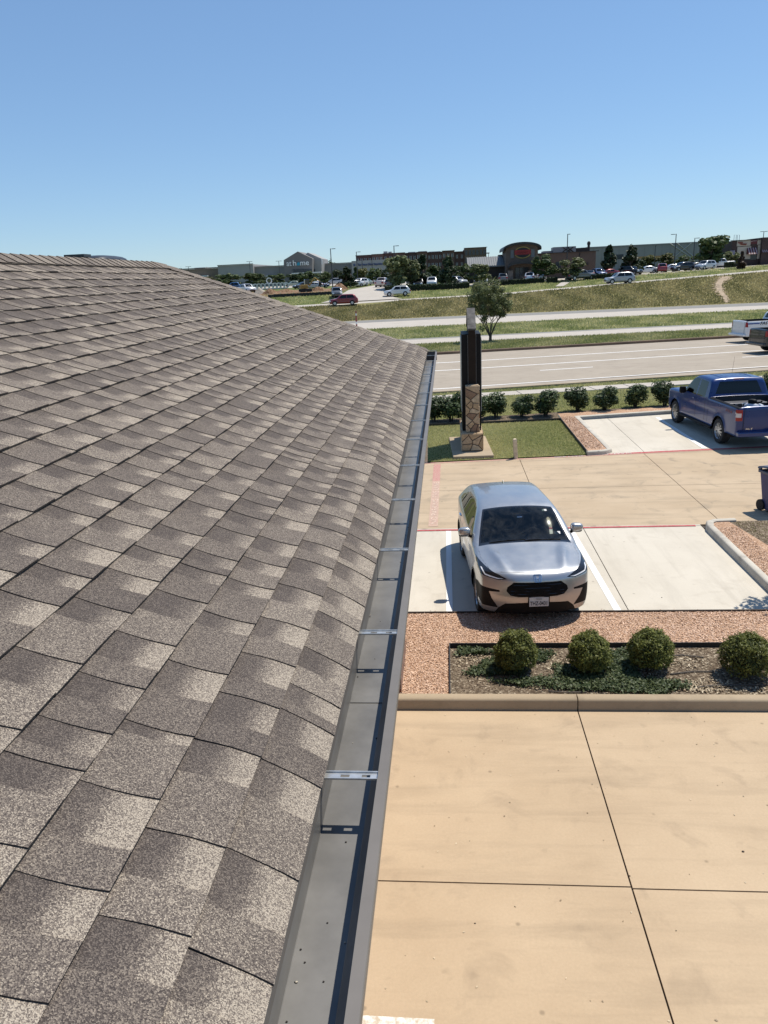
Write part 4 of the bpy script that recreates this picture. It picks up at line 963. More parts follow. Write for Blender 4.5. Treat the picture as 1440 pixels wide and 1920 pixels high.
fe = MB(); fe.box(0.645, 0.66, 23.85, 23.899, 2.1, 3.70); fe.box(0.90, 0.915, 23.85, 23.899, 2.1, 3.70); fe.build('post_trim', plain('trim_grey', (0.11, 0.11, 0.11), 0.5), sg)
fp = MB(); fp.box(0.440, 0.459, 23.95, 25.45, 1.3, 3.6); fp.box(1.061, 1.08, 23.95, 25.45, 1.3, 3.6); fp.build('sign_face', plain('grey_sign_face', (0.34, 0.36, 0.36), 0.35), sg)
gb = MB(); gx0, gx1 = 0.675, 0.885
gv = [(23.82, 3.66), (23.82, 3.86), (24.72, 4.40), (25.58, 3.86), (25.58, 3.66)]
gb.add([(gx0, y_, z_) for y_, z_ in gv]+[(gx1, y_, z_) for y_, z_ in gv], [(4, 3, 2, 1, 0), (5, 6, 7, 8, 9)]+[(i, (i+1) % 5, 5+(i+1) % 5, 5+i) for i in range(5)]); gable = gb.build('gable', M['signbrown'], sg)
for (ya, za, yb, zb) in ((23.76, 3.89, 24.72, 4.47), (24.72, 4.47, 25.64, 3.89)):
    pl = MB(); pl.add([(x_, y_, z_) for x_ in (gx0-0.025, gx1+0.025) for y_, z_ in ((ya, za), (yb, zb), (yb, zb-0.05), (ya, za-0.05))], [(0, 1, 2, 3), (7, 6, 5, 4), (0, 4, 5, 1), (1, 5, 6, 2), (2, 6, 7, 3), (3, 7, 4, 0)]); pl.build('roof_board', M['oldwood'], gable)
M['postwood'] = plain('bleached_post', (0.62, 0.51, 0.36), 0.85, var=0.25, scale=9)
for (px, py, tilt, lab, h_) in ((967, 858, -0.06, 'short leaning tan marker post at the lawn edge right of the sign', 0.58), (798, 866, 0.03, 'short tan marker post beside the gutter, in the sign shade', 0.62)):
    p = G(px, py, 0.03); t = thing('marker_post', lab, 'post', (p[0], p[1], 0.03), 0.2, 'short tan marker posts'); t.rotation_euler[1] = tilt
    mb = MB(); mb.prism([(-0.055, -0.055), (0.055, -0.055), (0.055, 0.055), (-0.055, 0.055)], -0.1, h_-0.03); soften(mb.build('post', M['postwood'], t), 0.012)
    mb = MB(); mb.prism([(-0.05, -0.05), (0.05, -0.05), (0.05, 0.05), (-0.05, 0.05)], h_-0.03, h_+0.02, bev=0.025); mb.build('cap', M['postwood'], t)
# red and white delineators by the highway
dm = [plain('delineator_red', (0.30, 0.07, 0.06), 0.6), plain('delineator_white', (0.8, 0.8, 0.78), 0.6)]
for (px, py, h_, lab) in ((669, 616, 1.25, 'red and white delineator post at the near edge of the highway'), (668, 598.5, 1.15, 'red delineator post standing at the far edge of the highway')):
    p = GT(px, py); t = thing('delineator', lab, 'post', (p[0], p[1], TZ(p[0], p[1])), 0, 'delineator posts along the highway')
    b0 = MB(); b0.lathe([(0, 0), (0.2, 0), (0.2, 0.05), (0.07, 0.08)], 12, 'z'); b0.build('foot', M['black_rubber'], t)
    for k, (z0, z1, m_) in enumerate(((0.06, 0.5, 0), (0.5, 0.8, 1), (0.8, h_, 0))):
        s_ = MB(); s_.lathe([(0, z0), (0.1, z0), (0.1, z1), (0, z1)], 12, 'z'); s_.build('band', dm[m_], t)
# wheeled bin at the lane edge
bn = thing('wheeled_bin', 'dark blue wheeled bin with hinged lid at the lane edge', 'bin', (7.47, 16.95, 0.0), 0.25)
M['binblue'] = plain('bin_blue_plastic', (0.045, 0.05, 0.15), 0.5); M['bingrey'] = plain('bin_grey_plastic', (0.10, 0.11, 0.15), 0.5)
mb = MB(); q0 = [(-0.24, -0.30), (0.24, -0.30), (0.24, 0.22), (-0.24, 0.22)]; q1 = [(-0.30, -0.37), (0.30, -0.37), (0.30, 0.36), (-0.30, 0.36)]
mb.add([(*p, 0.04) for p in q0]+[(*p, 0.92) for p in q1], [(3, 2, 1, 0), (4, 5, 6, 7)]+[(i, (i+1) % 4, 4+(i+1) % 4, 4+i) for i in range(4)]); soften(mb.build('body', M['binblue'], bn), 0.03, 3)
mb = MB(); mb.box(-0.325, 0.325, -0.395, 0.385, 0.885, 0.945); soften(mb.build('rim', M['bingrey'], bn), 0.012)
mb = MB(); mb.sweep([(-0.33, 0), (-0.31, 0.04), (0.31, 0.04), (0.33, 0)], [((0, -0.40+0.8*k/8, 0.95+0.09*math.sin(math.pi*(0.15+0.75*k/8))), (1, 0, 0), (0, 0, 1)) for k in range(9)]); smooth_by_angle(mb.build('lid', M['bingrey'], bn), 60)
mb = MB(); mb.tube([(-0.30, 0.42, 0.98), (0.30, 0.42, 0.98)], 0.02, 8); mb.box(-0.28, -0.24, 0.36, 0.44, 0.92, 1.0); mb.box(0.24, 0.28, 0.36, 0.44, 0.92, 1.0); mb.build('handle', M['bingrey'], bn)
for sx in (-1, 1):
    mb = MB(); mb.lathe([(0.0, -0.03), (0.13, -0.03), (0.13, 0.03), (0, 0.03)], 18, 'x', (sx*0.26, 0.26, 0.13)); mb.build('wheel', M['black_rubber'], bn)
mb = MB(); mb.box(-0.2, 0.2, -0.345, -0.335, 0.45, 0.75); mb.build('label_panel', M['bingrey'], bn)

# --- debris on the driveway: pebbles and leaf scraps
r = np.random.default_rng(77); n_ = 90
P = np.stack([r.uniform(-0.6, 4.0, n_), r.uniform(4.2, 8.6, n_), np.full(n_, 0.004)], 1); v, f, s_ = leaves(P, np.tile([0, 0, 1.0], (n_, 1)), 0.012, 0.6, r, None, 0.2)
tag(np_mesh('debris', v, f, M['deadleaf'], None, s_), 'tiny leaf scraps scattered on the tan driveway', 'debris', kind='stuff')
pb = MB(); rr = random.Random(9)
for k in range(15):
    x_, y_ = (rr.uniform(-0.6, 4.2), rr.uniform(4.2, 8.6)) if k < 6 else (rr.uniform(-0.6, 8), rr.uniform(12, 22)); q_ = rr.uniform(0.006, 0.013); pb.super((x_, y_, q_*0.4), (q_*1.3, q_, q_*0.6), 1, 4, 6)
tag(pb.build('pebbles', plain('dark_pebble', (0.06, 0.045, 0.035), 0.9)), 'small dark pebbles scattered on the concrete', 'pebbles', kind='stuff')
r = np.random.default_rng(78); n_ = 500
P = np.stack([r.uniform(-0.7, 5.4, n_), 11.52+np.abs(r.normal(0, 0.10, n_)), np.full(n_, 0.006)], 1); v, f, s_ = leaves(P, np.tile([0, 0, 1.0], (n_, 1)), 0.013, 0.5, r, None, 0.3)
tag(np_mesh('spilled_chips', v, f, M['chip'], None, s_), 'reddish chips spilled on the edge of the pale stall', 'mulch', kind='stuff')
# ================================================================== VEHICLES
def lse(vals, k):
    m = np.max(vals, axis=0); return m+k*np.log(sum(np.exp((v-m)/k) for v in vals))
def car_grid(f, xa, xb, za, nu=120, nth=90, ncap=40, thmax=math.pi, extra=()):
    us = np.unique(np.round(np.concatenate([np.linspace(xa, xb, nu)]+[np.linspace(*e) for e in extra]), 5))
    phi = np.linspace(math.radians(89.3), 0, ncap, endpoint=False)
    th = np.linspace(-thmax, thmax, nth)
    O = []; Dx = []; Dp = []
    for p in phi: O.append(xa); Dx.append(-math.sin(p)); Dp.append(math.cos(p))
    for u in us: O.append(u); Dx.append(0); Dp.append(1)
    for p in phi[::-1]: O.append(xb); Dx.append(math.sin(p)); Dp.append(math.cos(p))
    O = np.array(O)[:, None]; Dx = np.array(Dx)[:, None]; Dp = np.array(Dp)[:, None]
    dx = Dx+0*th; dy = Dp*np.sin(th); dz = Dp*np.cos(th); ox = O+0*th
    lo = np.zeros_like(dx); hi = np.full_like(dx, 3.6)
    for _ in range(26):
        m = (lo+hi)/2; v = f(ox+dx*m, dy*m, za+dz*m); ins = v < 0; lo = np.where(ins, m, lo); hi = np.where(ins, hi, m)
    r = (lo+hi)/2; V = np.stack([ox+dx*r, dy*r, za+dz*r], -1)
    return V
import bmesh
AXI = {'xz': (0, 2), 'xy': (0, 1), 'yz': (1, 2)}
class CarSurf:
    # body surface kept as a bmesh; every mask outline is cut into it so that part borders are clean
    def __init__(s, V, L):
        n, m = V.shape[:2]; i = np.arange(n-1)[:, None]*m+np.arange(m-1); F = np.stack([i, i+m, i+m+1, i+1], -1).reshape(-1, 4); P = V.reshape(-1, 3)
        a = P[F[:, 1]]-P[F[:, 0]]; b = P[F[:, 3]]-P[F[:, 0]]; Nn = np.cross(a, b); C = P[F].mean(1)
        if (Nn*(C-np.array((L/2, 0, 0.8)))).sum() < 0: F = F[:, ::-1]
        me = bpy.data.meshes.new('tmp'); me.from_pydata(P.tolist(), [], F.tolist()); s.bm = bmesh.new(); s.bm.from_mesh(me); bpy.data.meshes.remove(me)
        bmesh.ops.remove_doubles(s.bm, verts=s.bm.verts[:], dist=0.0004); s.bm.faces.ensure_lookup_table(); s.L = L; s.rules = []; s._arr()
    def _arr(s):
        s.bm.normal_update(); s.fl = s.bm.faces[:]
        s.C = np.array([f.calc_center_median()[:] for f in s.fl]); s.N = np.array([f.normal[:] for f in s.fl])
    def cut(s, poly, proj, cond, mirror=True):
        a, b = AXI[proj]; P = np.array(poly, float)
        lo = P.min(0)-0.06; hi = P.max(0)+0.06
        if 'y' in proj: lo[AXI[proj].index(1)] = max(lo[AXI[proj].index(1)], -0.04)
        for sg in ((1, -1) if ('y' in proj and mirror) else (1,)):
            s._arr(); C = s.C.copy()
            if 'y' in proj: C[:, 1] *= sg
            k = (C[:, a] > lo[0]) & (C[:, a] < hi[0]) & (C[:, b] > lo[1]) & (C[:, b] < hi[1]) & cond(s.C, s.N)
            fs = [s.fl[q] for q in np.nonzero(k)[0]]
            if not fs: continue
            geom = list({v for f in fs for v in f.verts})+list({e for f in fs for e in f.edges})+fs
            for q in range(len(poly)):
                p0 = poly[q]; p1 = poly[(q+1) % len(poly)]; d = (p1[0]-p0[0], p1[1]-p0[1])
                if math.hypot(*d) < 1e-6 or ('y' in proj and min(p0[AXI[proj].index(1)], p1[AXI[proj].index(1)]) < -0.5 and max(p0[AXI[proj].index(1)], p1[AXI[proj].index(1)]) < -0.5): continue
                dl = math.hypot(*d); nr = [0, 0, 0]; nr[a] = -d[1]/dl; nr[b] = d[0]/dl; co = [0, 0, 0]; co[a] = p0[0]; co[b] = p0[1]
                if 'y' in proj: nr[1] *= sg; co[1] *= sg
                r = bmesh.ops.bisect_plane(s.bm, geom=geom, dist=0.0008, plane_co=co, plane_no=nr); geom = list(dict.fromkeys(r['geom']))
        s._arr()
    def mask(s, name, poly, proj, cond, only=None, cut=True):
        if cut: s.cut(poly, proj, cond)
        s.rules.append((name, poly, proj, cond, only))
    def rule(s, name, fn, only=None): s.rules.append((name, None, None, fn, only))
    def finish(s):
        s.part = np.array(['body']*len(s.fl), dtype=object)
        for name, poly, proj, cond, only in s.rules:
            k = cond(s.C, s.N)
            if poly is not None:
                Q = s.C.copy()
                if 'y' in proj: Q[:, 1] = np.abs(Q[:, 1])
                a, b = AXI[proj]; k = k & in_poly(Q[:, a], Q[:, b], poly)
            if only: k = k & np.isin(s.part, only)
            s.part[k] = name
    def emit(s, names, mats, parent, split_lr=(), split_fb=()):
        s.finish(); out = {}
        for nm in names:
            sel0 = s.part == nm; groups = [sel0]
            if nm in split_lr: groups = [sel0 & (s.C[:, 1] >= 0), sel0 & (s.C[:, 1] < 0)]
            if nm in split_fb: groups = [g & (s.C[:, 0] < s.L/2) for g in groups]+[g & (s.C[:, 0] >= s.L/2) for g in groups]
            for sel in groups:
                if not sel.any(): continue
                fs = [s.fl[q] for q in np.nonzero(sel)[0]]; idx = {}; vs = []; ff = []
                for f in fs:
                    t = []
                    for v in f.verts:
                        if v not in idx: idx[v] = len(vs); vs.append((s.L/2-v.co.x, v.co.y, v.co.z))
                        t.append(idx[v])
                    ff.append(t[::-1])
                me = bpy.data.meshes.new(nm); me.from_pydata(vs, [], ff); me.update(); o = link(nm.split('#')[0], me, mats[nm], parent, True); out.setdefault(nm, []).append(o)
                nn = [(-v.normal.x, v.normal.y, v.normal.z) for v in idx]
                try: me.normals_split_custom_set_from_vertices(nn)
                except Exception: pass
        return out
def circ(x, z, r, n=22): return [(x+r*math.cos(2*math.pi*k/n), z+r*math.sin(2*math.pi*k/n)) for k in range(n)]
def wheel(parent, x, y, r, wd, rim='spoke', side=1, rimmat=None, spokes=5):
    # x forward in the car frame; side +1 = left
    ty = MB(); h = wd/2
    ty.lathe([(r*0.66, -h*0.9), (r*0.80, -h), (r*0.95, -h*0.9), (r, -h*0.62), (r, h*0.62), (r*0.95, h*0.9), (r*0.80, h), (r*0.66, h*0.9)], 32, 'y', (x, y, r))
    tyre = ty.build('wheel', M['black_rubber'], parent); smooth_by_angle(tyre, 40)
    rm = MB(); o = y+side*h*0.75
    rm.lathe([(r*0.68, side*h*0.15), (r*0.66, 0.0), (r*0.62, -side*0.015), (r*0.60, -side*h*0.9)], 32, 'y', (x, o, r))
    for k in range(spokes):
        a = 2*math.pi*k/spokes+0.3
        for da in (-0.16, 0.16):
            c, s_ = math.cos(a+da*0.4), math.sin(a+da*0.4); c2, s2 = math.cos(a+da*1.5), math.sin(a+da*1.5); w_ = r*0.045
            p0 = np.array((c*r*0.10, 0, s_*r*0.10)); p1 = np.array((c2*r*0.64, 0, s2*r*0.64)); t = np.array((-s_, 0, c))*w_
            b = np.array((x, o, r)); n_ = np.array((0, side*0.02, 0))
            vs = [b+p0-t*1.2+n_, b+p0+t*1.2+n_, b+p1+t*1.2, b+p1-t*1.2, b+p0-t*1.2-n_*2, b+p0+t*1.2-n_*2, b+p1+t*1.2-n_*2, b+p1-t*1.2-n_*2]
            rm.add(vs, [(0, 1, 2, 3), (7, 6, 5, 4), (0, 4, 5, 1), (1, 5, 6, 2), (2, 6, 7, 3), (3, 7, 4, 0)])
    rm.lathe([(0, side*0.025), (r*0.11, side*0.02), (r*0.13, -side*0.02)], 14, 'y', (x, o, r))
    rm.build('rim', rimmat or M['rim'], tyre)
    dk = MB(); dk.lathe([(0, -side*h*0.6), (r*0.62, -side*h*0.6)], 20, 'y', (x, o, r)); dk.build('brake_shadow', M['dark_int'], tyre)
    return tyre
def well(parent, x, r, z, yin, yout, name='wheel_well'):
    for sgn in (-1, 1): 
        mb = MB(); an = np.linspace(-0.25, math.pi+0.25, 16); vs = [(x+r*math.cos(a), yy, z+r*math.sin(a)) for yy in (sgn*yin, sgn*yout) for a in an]; n_ = len(an)
        mb.add(vs, [(i, i+1, n_+i+1, n_+i) for i in range(n_-1)]+[tuple(range(n_))]); mb.build(name, M['dark_int'], parent)
def plate(parent, c, nrm, txt, top, w_=0.305, h=0.152):
    # nrm along local x (+1 front, -1 rear)
    mb = MB(); x, y, z = c; mb.box(min(x, x+nrm*0.006), max(x, x+nrm*0.006), y-w_/2, y+w_/2, z-h/2, z+h/2)
    p = mb.build('license_plate', plain('plate_white', (0.62, 0.60, 0.57), 0.45), parent)
    rt = (0, nrm, 0); dk = plain('plate_ink', (0.03, 0.03, 0.04), 0.6)
    lettering('plate_number', txt, 0.092, dk, p, (x+nrm*0.008, y, z-h*0.36), rt, (0, 0, 1), 0.0008, fit=w_*0.88, bold=0.002)
    lettering('plate_state', top, 0.028, dk, p, (x+nrm*0.008, y, z+h*0.27), rt, (0, 0, 1), 0.0008, fit=w_*0.30)
    return p
def strip_on(surf_fn, pts, wd, mat, parent, name):
    mb = MB(); P = [np.array(p) for p in pts]
    return mb
# ------------------------------------------------------------------ silver crossover in the near stall
def hatch_f(S):
    top = pchip(*zip(*S['top'])); hwp = pchip(*zip(*S['plan'])); L = S['L']; belt = S['belt']; W = S['W']; zb = S['zb']
    nose = pchip(*zip(*S['nose'])); tail = pchip(*zip(*S['tail'])); wheels = S['wheels']; wr = S['wr']; crease = S.get('crease', 0)
    def f(X, y, z):
        ay = np.abs(y); t = top(X); cr = S['crown'](X); hw0 = hwp(X)*W/2
        tt = t-cr*(ay/hw0)**2.4
        if crease: tt = tt+crease*np.exp(-((ay-(0.44+0.20*np.clip(X-0.15, 0, 1)))/0.075)**2)*np.clip(1.25*(1-np.abs(X-0.66)/0.58), 0, 1)
        ft = (z-tt)*0.88
        hw = hw0*(1-0.05*np.clip((0.55-z)/0.35, 0, 1)**2)-(S['tumble']+S.get('taper', 0)*np.clip(X-1.9, 0, 3))*np.clip(z-belt, 0, 2)-0.022*np.clip(1-np.abs(z-belt*0.72)/0.14, 0, 1)*np.clip(1-np.abs(X-L/2)/(L*0.33), 0, 1)
        for xw in wheels: hw = hw+0.028*np.exp(-((np.hypot(X-xw, z-wr)-wr*1.08)/0.10)**2)*(z < belt)
        fs = ay-hw
        pl = np.clip(ay/(W/2), 0, 1.2)
        ff = (nose(z)+S['nosecurve']*pl**S['nosepow']-X)*0.92; fr = (X-(tail(z)-S['tailcurve']*pl**2.6))*0.92
        return lse([ft, fs, ff, fr, zb-z], S['k'])
    return f
HS = dict(L=4.57, W=1.80, belt=1.05, zb=0.24, k=0.020, tumble=0.46, taper=0.14, wheels=(0.88, 3.535), wr=0.345,
    top=[(0, 0.90), (0.10, 0.955), (0.30, 0.992), (0.65, 1.035), (1.15, 1.088), (1.21, 1.102), (1.50, 1.245), (1.84, 1.415), (2.02, 1.472), (2.2, 1.497), (2.65, 1.518), (3.2, 1.505), (3.75, 1.445), (4.0, 1.395), (4.12, 1.34), (4.36, 1.10), (4.5, 1.0), (4.57, 0.95)],
    plan=[(0, 0.90), (0.4, 0.965), (0.9, 0.985), (1.6, 0.985), (2.4, 0.985), (3.4, 0.99), (4.1, 0.96), (4.57, 0.86)],
    nose=[(0.2, 0.11), (0.40, 0.045), (0.62, 0.0), (0.84, 0.02), (0.93, 0.07), (1.02, 0.2), (1.3, 0.6)], tail=[(0.2, 4.42), (0.5, 4.56), (0.8, 4.55), (1.1, 4.46), (1.5, 4.3)],
    nosecurve=0.30, nosepow=2.7, tailcurve=0.22, crease=0.034, crown=lambda X: 0.055+0.055*np.clip((X-1.15)/0.35, 0, 1)-0.03*np.clip((X-1.9)/0.5, 0, 1))
sv = thing('silver_crossover', 'silver compact crossover parked in the near stall, facing the shrub bed', 'car', (1.18, 13.25, 0.006), math.radians(-90+4.4))
M['silver'] = paint('silver_paint', (0.47, 0.48, 0.49), 0.78, 0.34, 0.5)
M['wsglass'] = glass('windscreen_glass', (0.80, 0.95, 0.90), 0.55, 0.028, 0.07)
M['sideglass'] = glass('side_glass', (0.6, 0.65, 0.62), 0.25, 0.01)
V = car_grid(hatch_f(HS), 0.75, 3.8, 0.66, 190, 170, 75); cs = CarSurf(V, HS['L'])
SD = lambda C, N: np.abs(N[:, 1]) > 0.5
UP = lambda C, N: (C[:, 2] > 1.03) & (N[:, 2] > 0.3)
FRN = lambda C, N: (C[:, 0] < 0.75) & (N[:, 2] < 0.75)
cs.mask('screen_surround', [(1.16, -1), (1.16, 0.79), (1.36, 0.76), (2.03, 0.615), (2.03, -1)], 'xy', UP); cs.mask('windshield', [(1.25, -1), (1.25, 0.745), (1.36, 0.725), (1.985, 0.59), (1.985, -1)], 'xy', UP)
cs.mask('window_trim', [(1.50, 1.075), (3.95, 1.13), (3.93, 1.20), (3.45, 1.375), (2.75, 1.435), (2.20, 1.415), (1.88, 1.30)], 'xz', SD)
for nm, poly in (('side_window#1', [(1.70, 1.10), (2.52, 1.11), (2.50, 1.405), (2.24, 1.395), (1.95, 1.285)]), ('side_window#2', [(2.60, 1.11), (3.42, 1.135), (3.35, 1.36), (2.75, 1.408), (2.60, 1.406)]), ('side_window#3', [(3.49, 1.14), (3.80, 1.15), (3.72, 1.23), (3.42, 1.34)])): cs.mask(nm, poly, 'xz', SD)
cs.mask('rear_window', [(4.12, -1), (4.12, 0.52), (4.37, 0.60), (4.37, -1)], 'xy', lambda C, N: (C[:, 0] > 4.02) & (C[:, 2] > 1.0))
for xw in HS['wheels']:
    lowc = lambda C, N: (np.abs(C[:, 1]) > 0.6)
    cs.mask('arch_trim', circ(xw, 0.345, 0.43), 'xz', lowc); cs.mask('hole', circ(xw, 0.345, 0.385), 'xz', lowc)
cs.mask('sill_trim', [(1.2, 0.1), (3.25, 0.1), (3.25, 0.34), (1.2, 0.34)], 'xz', SD, ['body'])
cs.mask('lower_intake', [(-0.9, 0.20), (0.68, 0.20), (0.60, 0.36), (0.50, 0.455), (0.20, 0.480), (-0.9, 0.480)], 'yz', FRN)
cs.mask('air_curtain', [(0.60, 0.36), (0.84, 0.36), (0.91, 0.48), (0.91, 0.675), (0.86, 0.705), (0.585, 0.685), (0.585, 0.655), (0.745, 0.640), (0.70, 0.52)], 'yz', lambda C, N: (C[:, 0] < 0.80))
cs.mask('grille', [(-0.9, 0.585), (0.30, 0.585), (0.42, 0.605), (0.485, 0.68), (0.47, 0.745), (0.37, 0.825), (-0.9, 0.825)], 'yz', FRN)
HLC = lambda C, N: (C[:, 0] < 0.95) & (N[:, 0] < -0.05)
cs.mask('headlight', [(0.465, 0.872), (0.60, 0.845), (0.80, 0.875), (0.885, 0.895), (0.93, 0.985), (0.88, 1.0), (0.74, 0.965), (0.60, 0.925)], 'yz', HLC)
cs.mask('light_strip', [(0.52, 0.874), (0.61, 0.860), (0.80, 0.890), (0.845, 0.955), (0.825, 0.957), (0.79, 0.907), (0.61, 0.877)], 'yz', HLC)
cs.rule('taillight', lambda C, N: (C[:, 0] > 4.35) & (C[:, 2] > 0.85) & (C[:, 2] < 1.0) & (np.abs(C[:, 1]) > 0.45))
md = {'body': M['silver'], 'screen_surround': M['gloss_black'], 'windshield': M['wsglass'], 'window_trim': M['gloss_black'], 'side_window#1': M['sideglass'], 'side_window#2': M['sideglass'], 'side_window#3': M['sideglass'], 'rear_window': M['sideglass'],
      'arch_trim': M['black_plastic'], 'sill_trim': M['black_plastic'], 'lower_intake': M['black_plastic'], 'air_curtain': M['black_plastic'], 'grille': plain('grille_black', (0.005, 0.005, 0.006), 0.6, spec=0.15), 'headlight': M['gloss_black'], 'light_strip': plain('lamp_lens', (0.75, 0.77, 0.80), 0.15), 'taillight': plain('tail_red', (0.30, 0.02, 0.02), 0.2)}
cs.emit(list(md), md, sv, split_lr=('window_trim', 'side_window#1', 'side_window#2', 'side_window#3', 'arch_trim', 'air_curtain', 'headlight', 'light_strip', 'taillight', 'sill_trim'), split_fb=('arch_trim',))
Lh = HS['L']/2
for xw in HS['wheels']:
    well(sv, Lh-xw, 0.39, 0.345, 0.52, 0.85)
    for sd in (1, -1): wheel(sv, Lh-xw, sd*0.775, 0.345, 0.21, side=sd)
fb_ = hatch_f(HS)
def surf_pt(X_, y, z, d, n=28):
    # march from outside along d to the body surface (front coordinates)
    p = np.array((X_, y, z), float); d = np.array(d, float); lo, hi = 0.0, 2.5
    st = 0.0
    while st < 2.5:
        q = p+d*st
        if fb_(np.array([q[0]]), np.array([q[1]]), np.array([q[2]]))[0] < 0: break
        st += 0.01
    return p+d*st
def seam_line(pts3, wd, mat, parent, name):
    mb = MB(); P = [np.array(p) for p in pts3]; vs = []
    for i, p in enumerate(P):
        t = P[min(i+1, len(P)-1)]-P[max(i-1, 0)]; t /= np.linalg.norm(t)+1e-9
        c = np.array((2.3, 0, 0.7)); n_ = p-c; n_[0] *= 0.25; n_ /= np.linalg.norm(n_); b = np.cross(t, n_); b /= np.linalg.norm(b)
        for s_ in (-1, 1): q = p+b*wd*s_+n_*0.006; vs.append((Lh-q[0], q[1], q[2]))
    mb.add(vs, [(2*i, 2*i+1, 2*i+3, 2*i+2) for i in range(len(P)-1)]); return mb.build(name, mat, parent)
gap = plain('panel_gap', (0.02, 0.02, 0.022), 0.8)
for sd in (1, -1):
    seam_line([surf_pt(x_, sd*(0.70+0.10*min(1, (x_-0.25)/0.5)), 2.0, (0, 0, -1)) for x_ in np.linspace(0.24, 1.08, 16)], 0.004, gap, sv, 'hood_gap')
    for xs_, x2 in ((1.50, 1.62), (2.53, 2.53), (3.50, 3.30)): seam_line([surf_pt(xs_+(x2-xs_)*(z_-0.35)/0.65, sd*2.0, z_, (0, -sd, 0)) for z_ in np.linspace(0.37, 1.06, 12)], 0.004, gap, sv, 'door_gap')
    for xh in (2.30, 3.28):
        q = surf_pt(xh, sd*2, 0.96, (0, -sd, 0)); mb = MB(); mb.super((Lh-q[0], q[1]+sd*0.012, q[2]), (0.10, 0.018, 0.016), 0.5, 6, 10); mb.build('door_handle', M['chrome'], sv, True)
    q = surf_pt(1.62, sd*2, 1.07, (0, -sd, 0))
    mb = MB(); mb.super((Lh-1.62, q[1]+sd*0.118, 1.165), (0.068, 0.108, 0.075), 0.65, 12, 18, fn=lambda p: (p[0]*(1-0.15*p[1]*sd), p[1], p[2]*(1-0.12*p[1]*sd))); mir = mb.build('mirror', M['silver'], sv, True)
    mb = MB(); mb.super((Lh-1.635, q[1]+sd*0.113, 1.118), (0.069, 0.100, 0.040), 0.6, 10, 16); mb.build('mirror_base', M['black_plastic'], mir, True)
    mb = MB(); mb.tube([(Lh-1.62, q[1]-sd*0.03, 1.06), (Lh-1.62, q[1]+sd*0.08, 1.11)], [0.035, 0.022], 8); mb.build('mirror_arm', M['black_plastic'], mir, True)
seam_line([surf_pt(0.02+0.30*abs(y_/0.92)**2.7, y_, 2.0, (0.10, 0, -1.0)) for y_ in np.linspace(-0.60, 0.60, 21)], 0.004, gap, sv, 'hood_gap')
q = surf_pt(3.60, 0, 2.2, (0, 0, -1)); mb = MB(); mb.add([(Lh-q[0]+0.09, 0, q[2]-0.005), (Lh-q[0]-0.08, 0.022, q[2]-0.01), (Lh-q[0]-0.08, -0.022, q[2]-0.01), (Lh-q[0]-0.07, 0.004, q[2]+0.065), (Lh-q[0]-0.07, -0.004, q[2]+0.065)], [(0, 1, 3), (0, 3, 4), (0, 4, 2), (1, 2, 4, 3)]); mb.build('antenna_fin', M['silver'], sv)
# emblem on the nose
q = surf_pt(-0.4, 0, 0.885, (1, 0, 0)); ex = Lh-q[0]+0.004
mb = MB(); 
def bar(y0, z0, y1, z1, w_): 
    d = np.array((y1-y0, z1-z0)); d /= np.linalg.norm(d); t = np.array((-d[1], d[0]))*w_/2
    c = [(y0-t[0], z0-t[1]), (y0+t[0], z0+t[1]), (y1+t[0], z1+t[1]), (y1-t[0], z1-t[1])]
    mb.add([(ex-0.75*b_, a_2, 0.885+b_) for a_2, b_ in c]+[(ex+0.010-0.75*b_, a_2, 0.885+b_) for a_2, b_ in c], [(3, 2, 1, 0), (4, 5, 6, 7)]+[(i, (i+1) % 4, 4+(i+1) % 4, 4+i) for i in range(4)])
for s_ in (1, -1): bar(s_*0.062, 0.042, s_*0.050, -0.045, 0.010); bar(s_*0.036, 0.036, s_*0.022, -0.038, 0.014)
bar(-0.056, 0.047, 0.056, 0.047, 0.008); bar(-0.048, -0.047, 0.048, -0.047, 0.008); bar(-0.027, -0.002, 0.027, -0.002, 0.012)
mb.build('emblem', M['chrome'], sv)
q = surf_pt(-0.4, 0, 0.50, (1, 0, 0)); plate(sv, (Lh-q[0]+0.018, 0.02, 0.50), 1, 'THZ-0431', 'TEXAS')
mb = MB(); mb.box(Lh-q[0]-0.02, Lh-q[0]+0.017, -0.15, 0.19, 0.415, 0.585); mb.build('plate_holder', M['black_plastic'], sv)
# grille mesh bars and chrome lip
for z_ in (0.63, 0.68, 0.73, 0.78):
    hwid = 0.42 if z_ < 0.72 else 0.37
    pts = [surf_pt(-0.4, y_, z_, (1, 0, 0)) for y_ in np.linspace(-hwid, hwid, 11)]
    mb = MB(); mb.tube([(Lh-p_[0]+0.002, p_[1], p_[2]) for p_ in pts], 0.006, 5); mb.build('grille_bar', M['gloss_black'], sv)
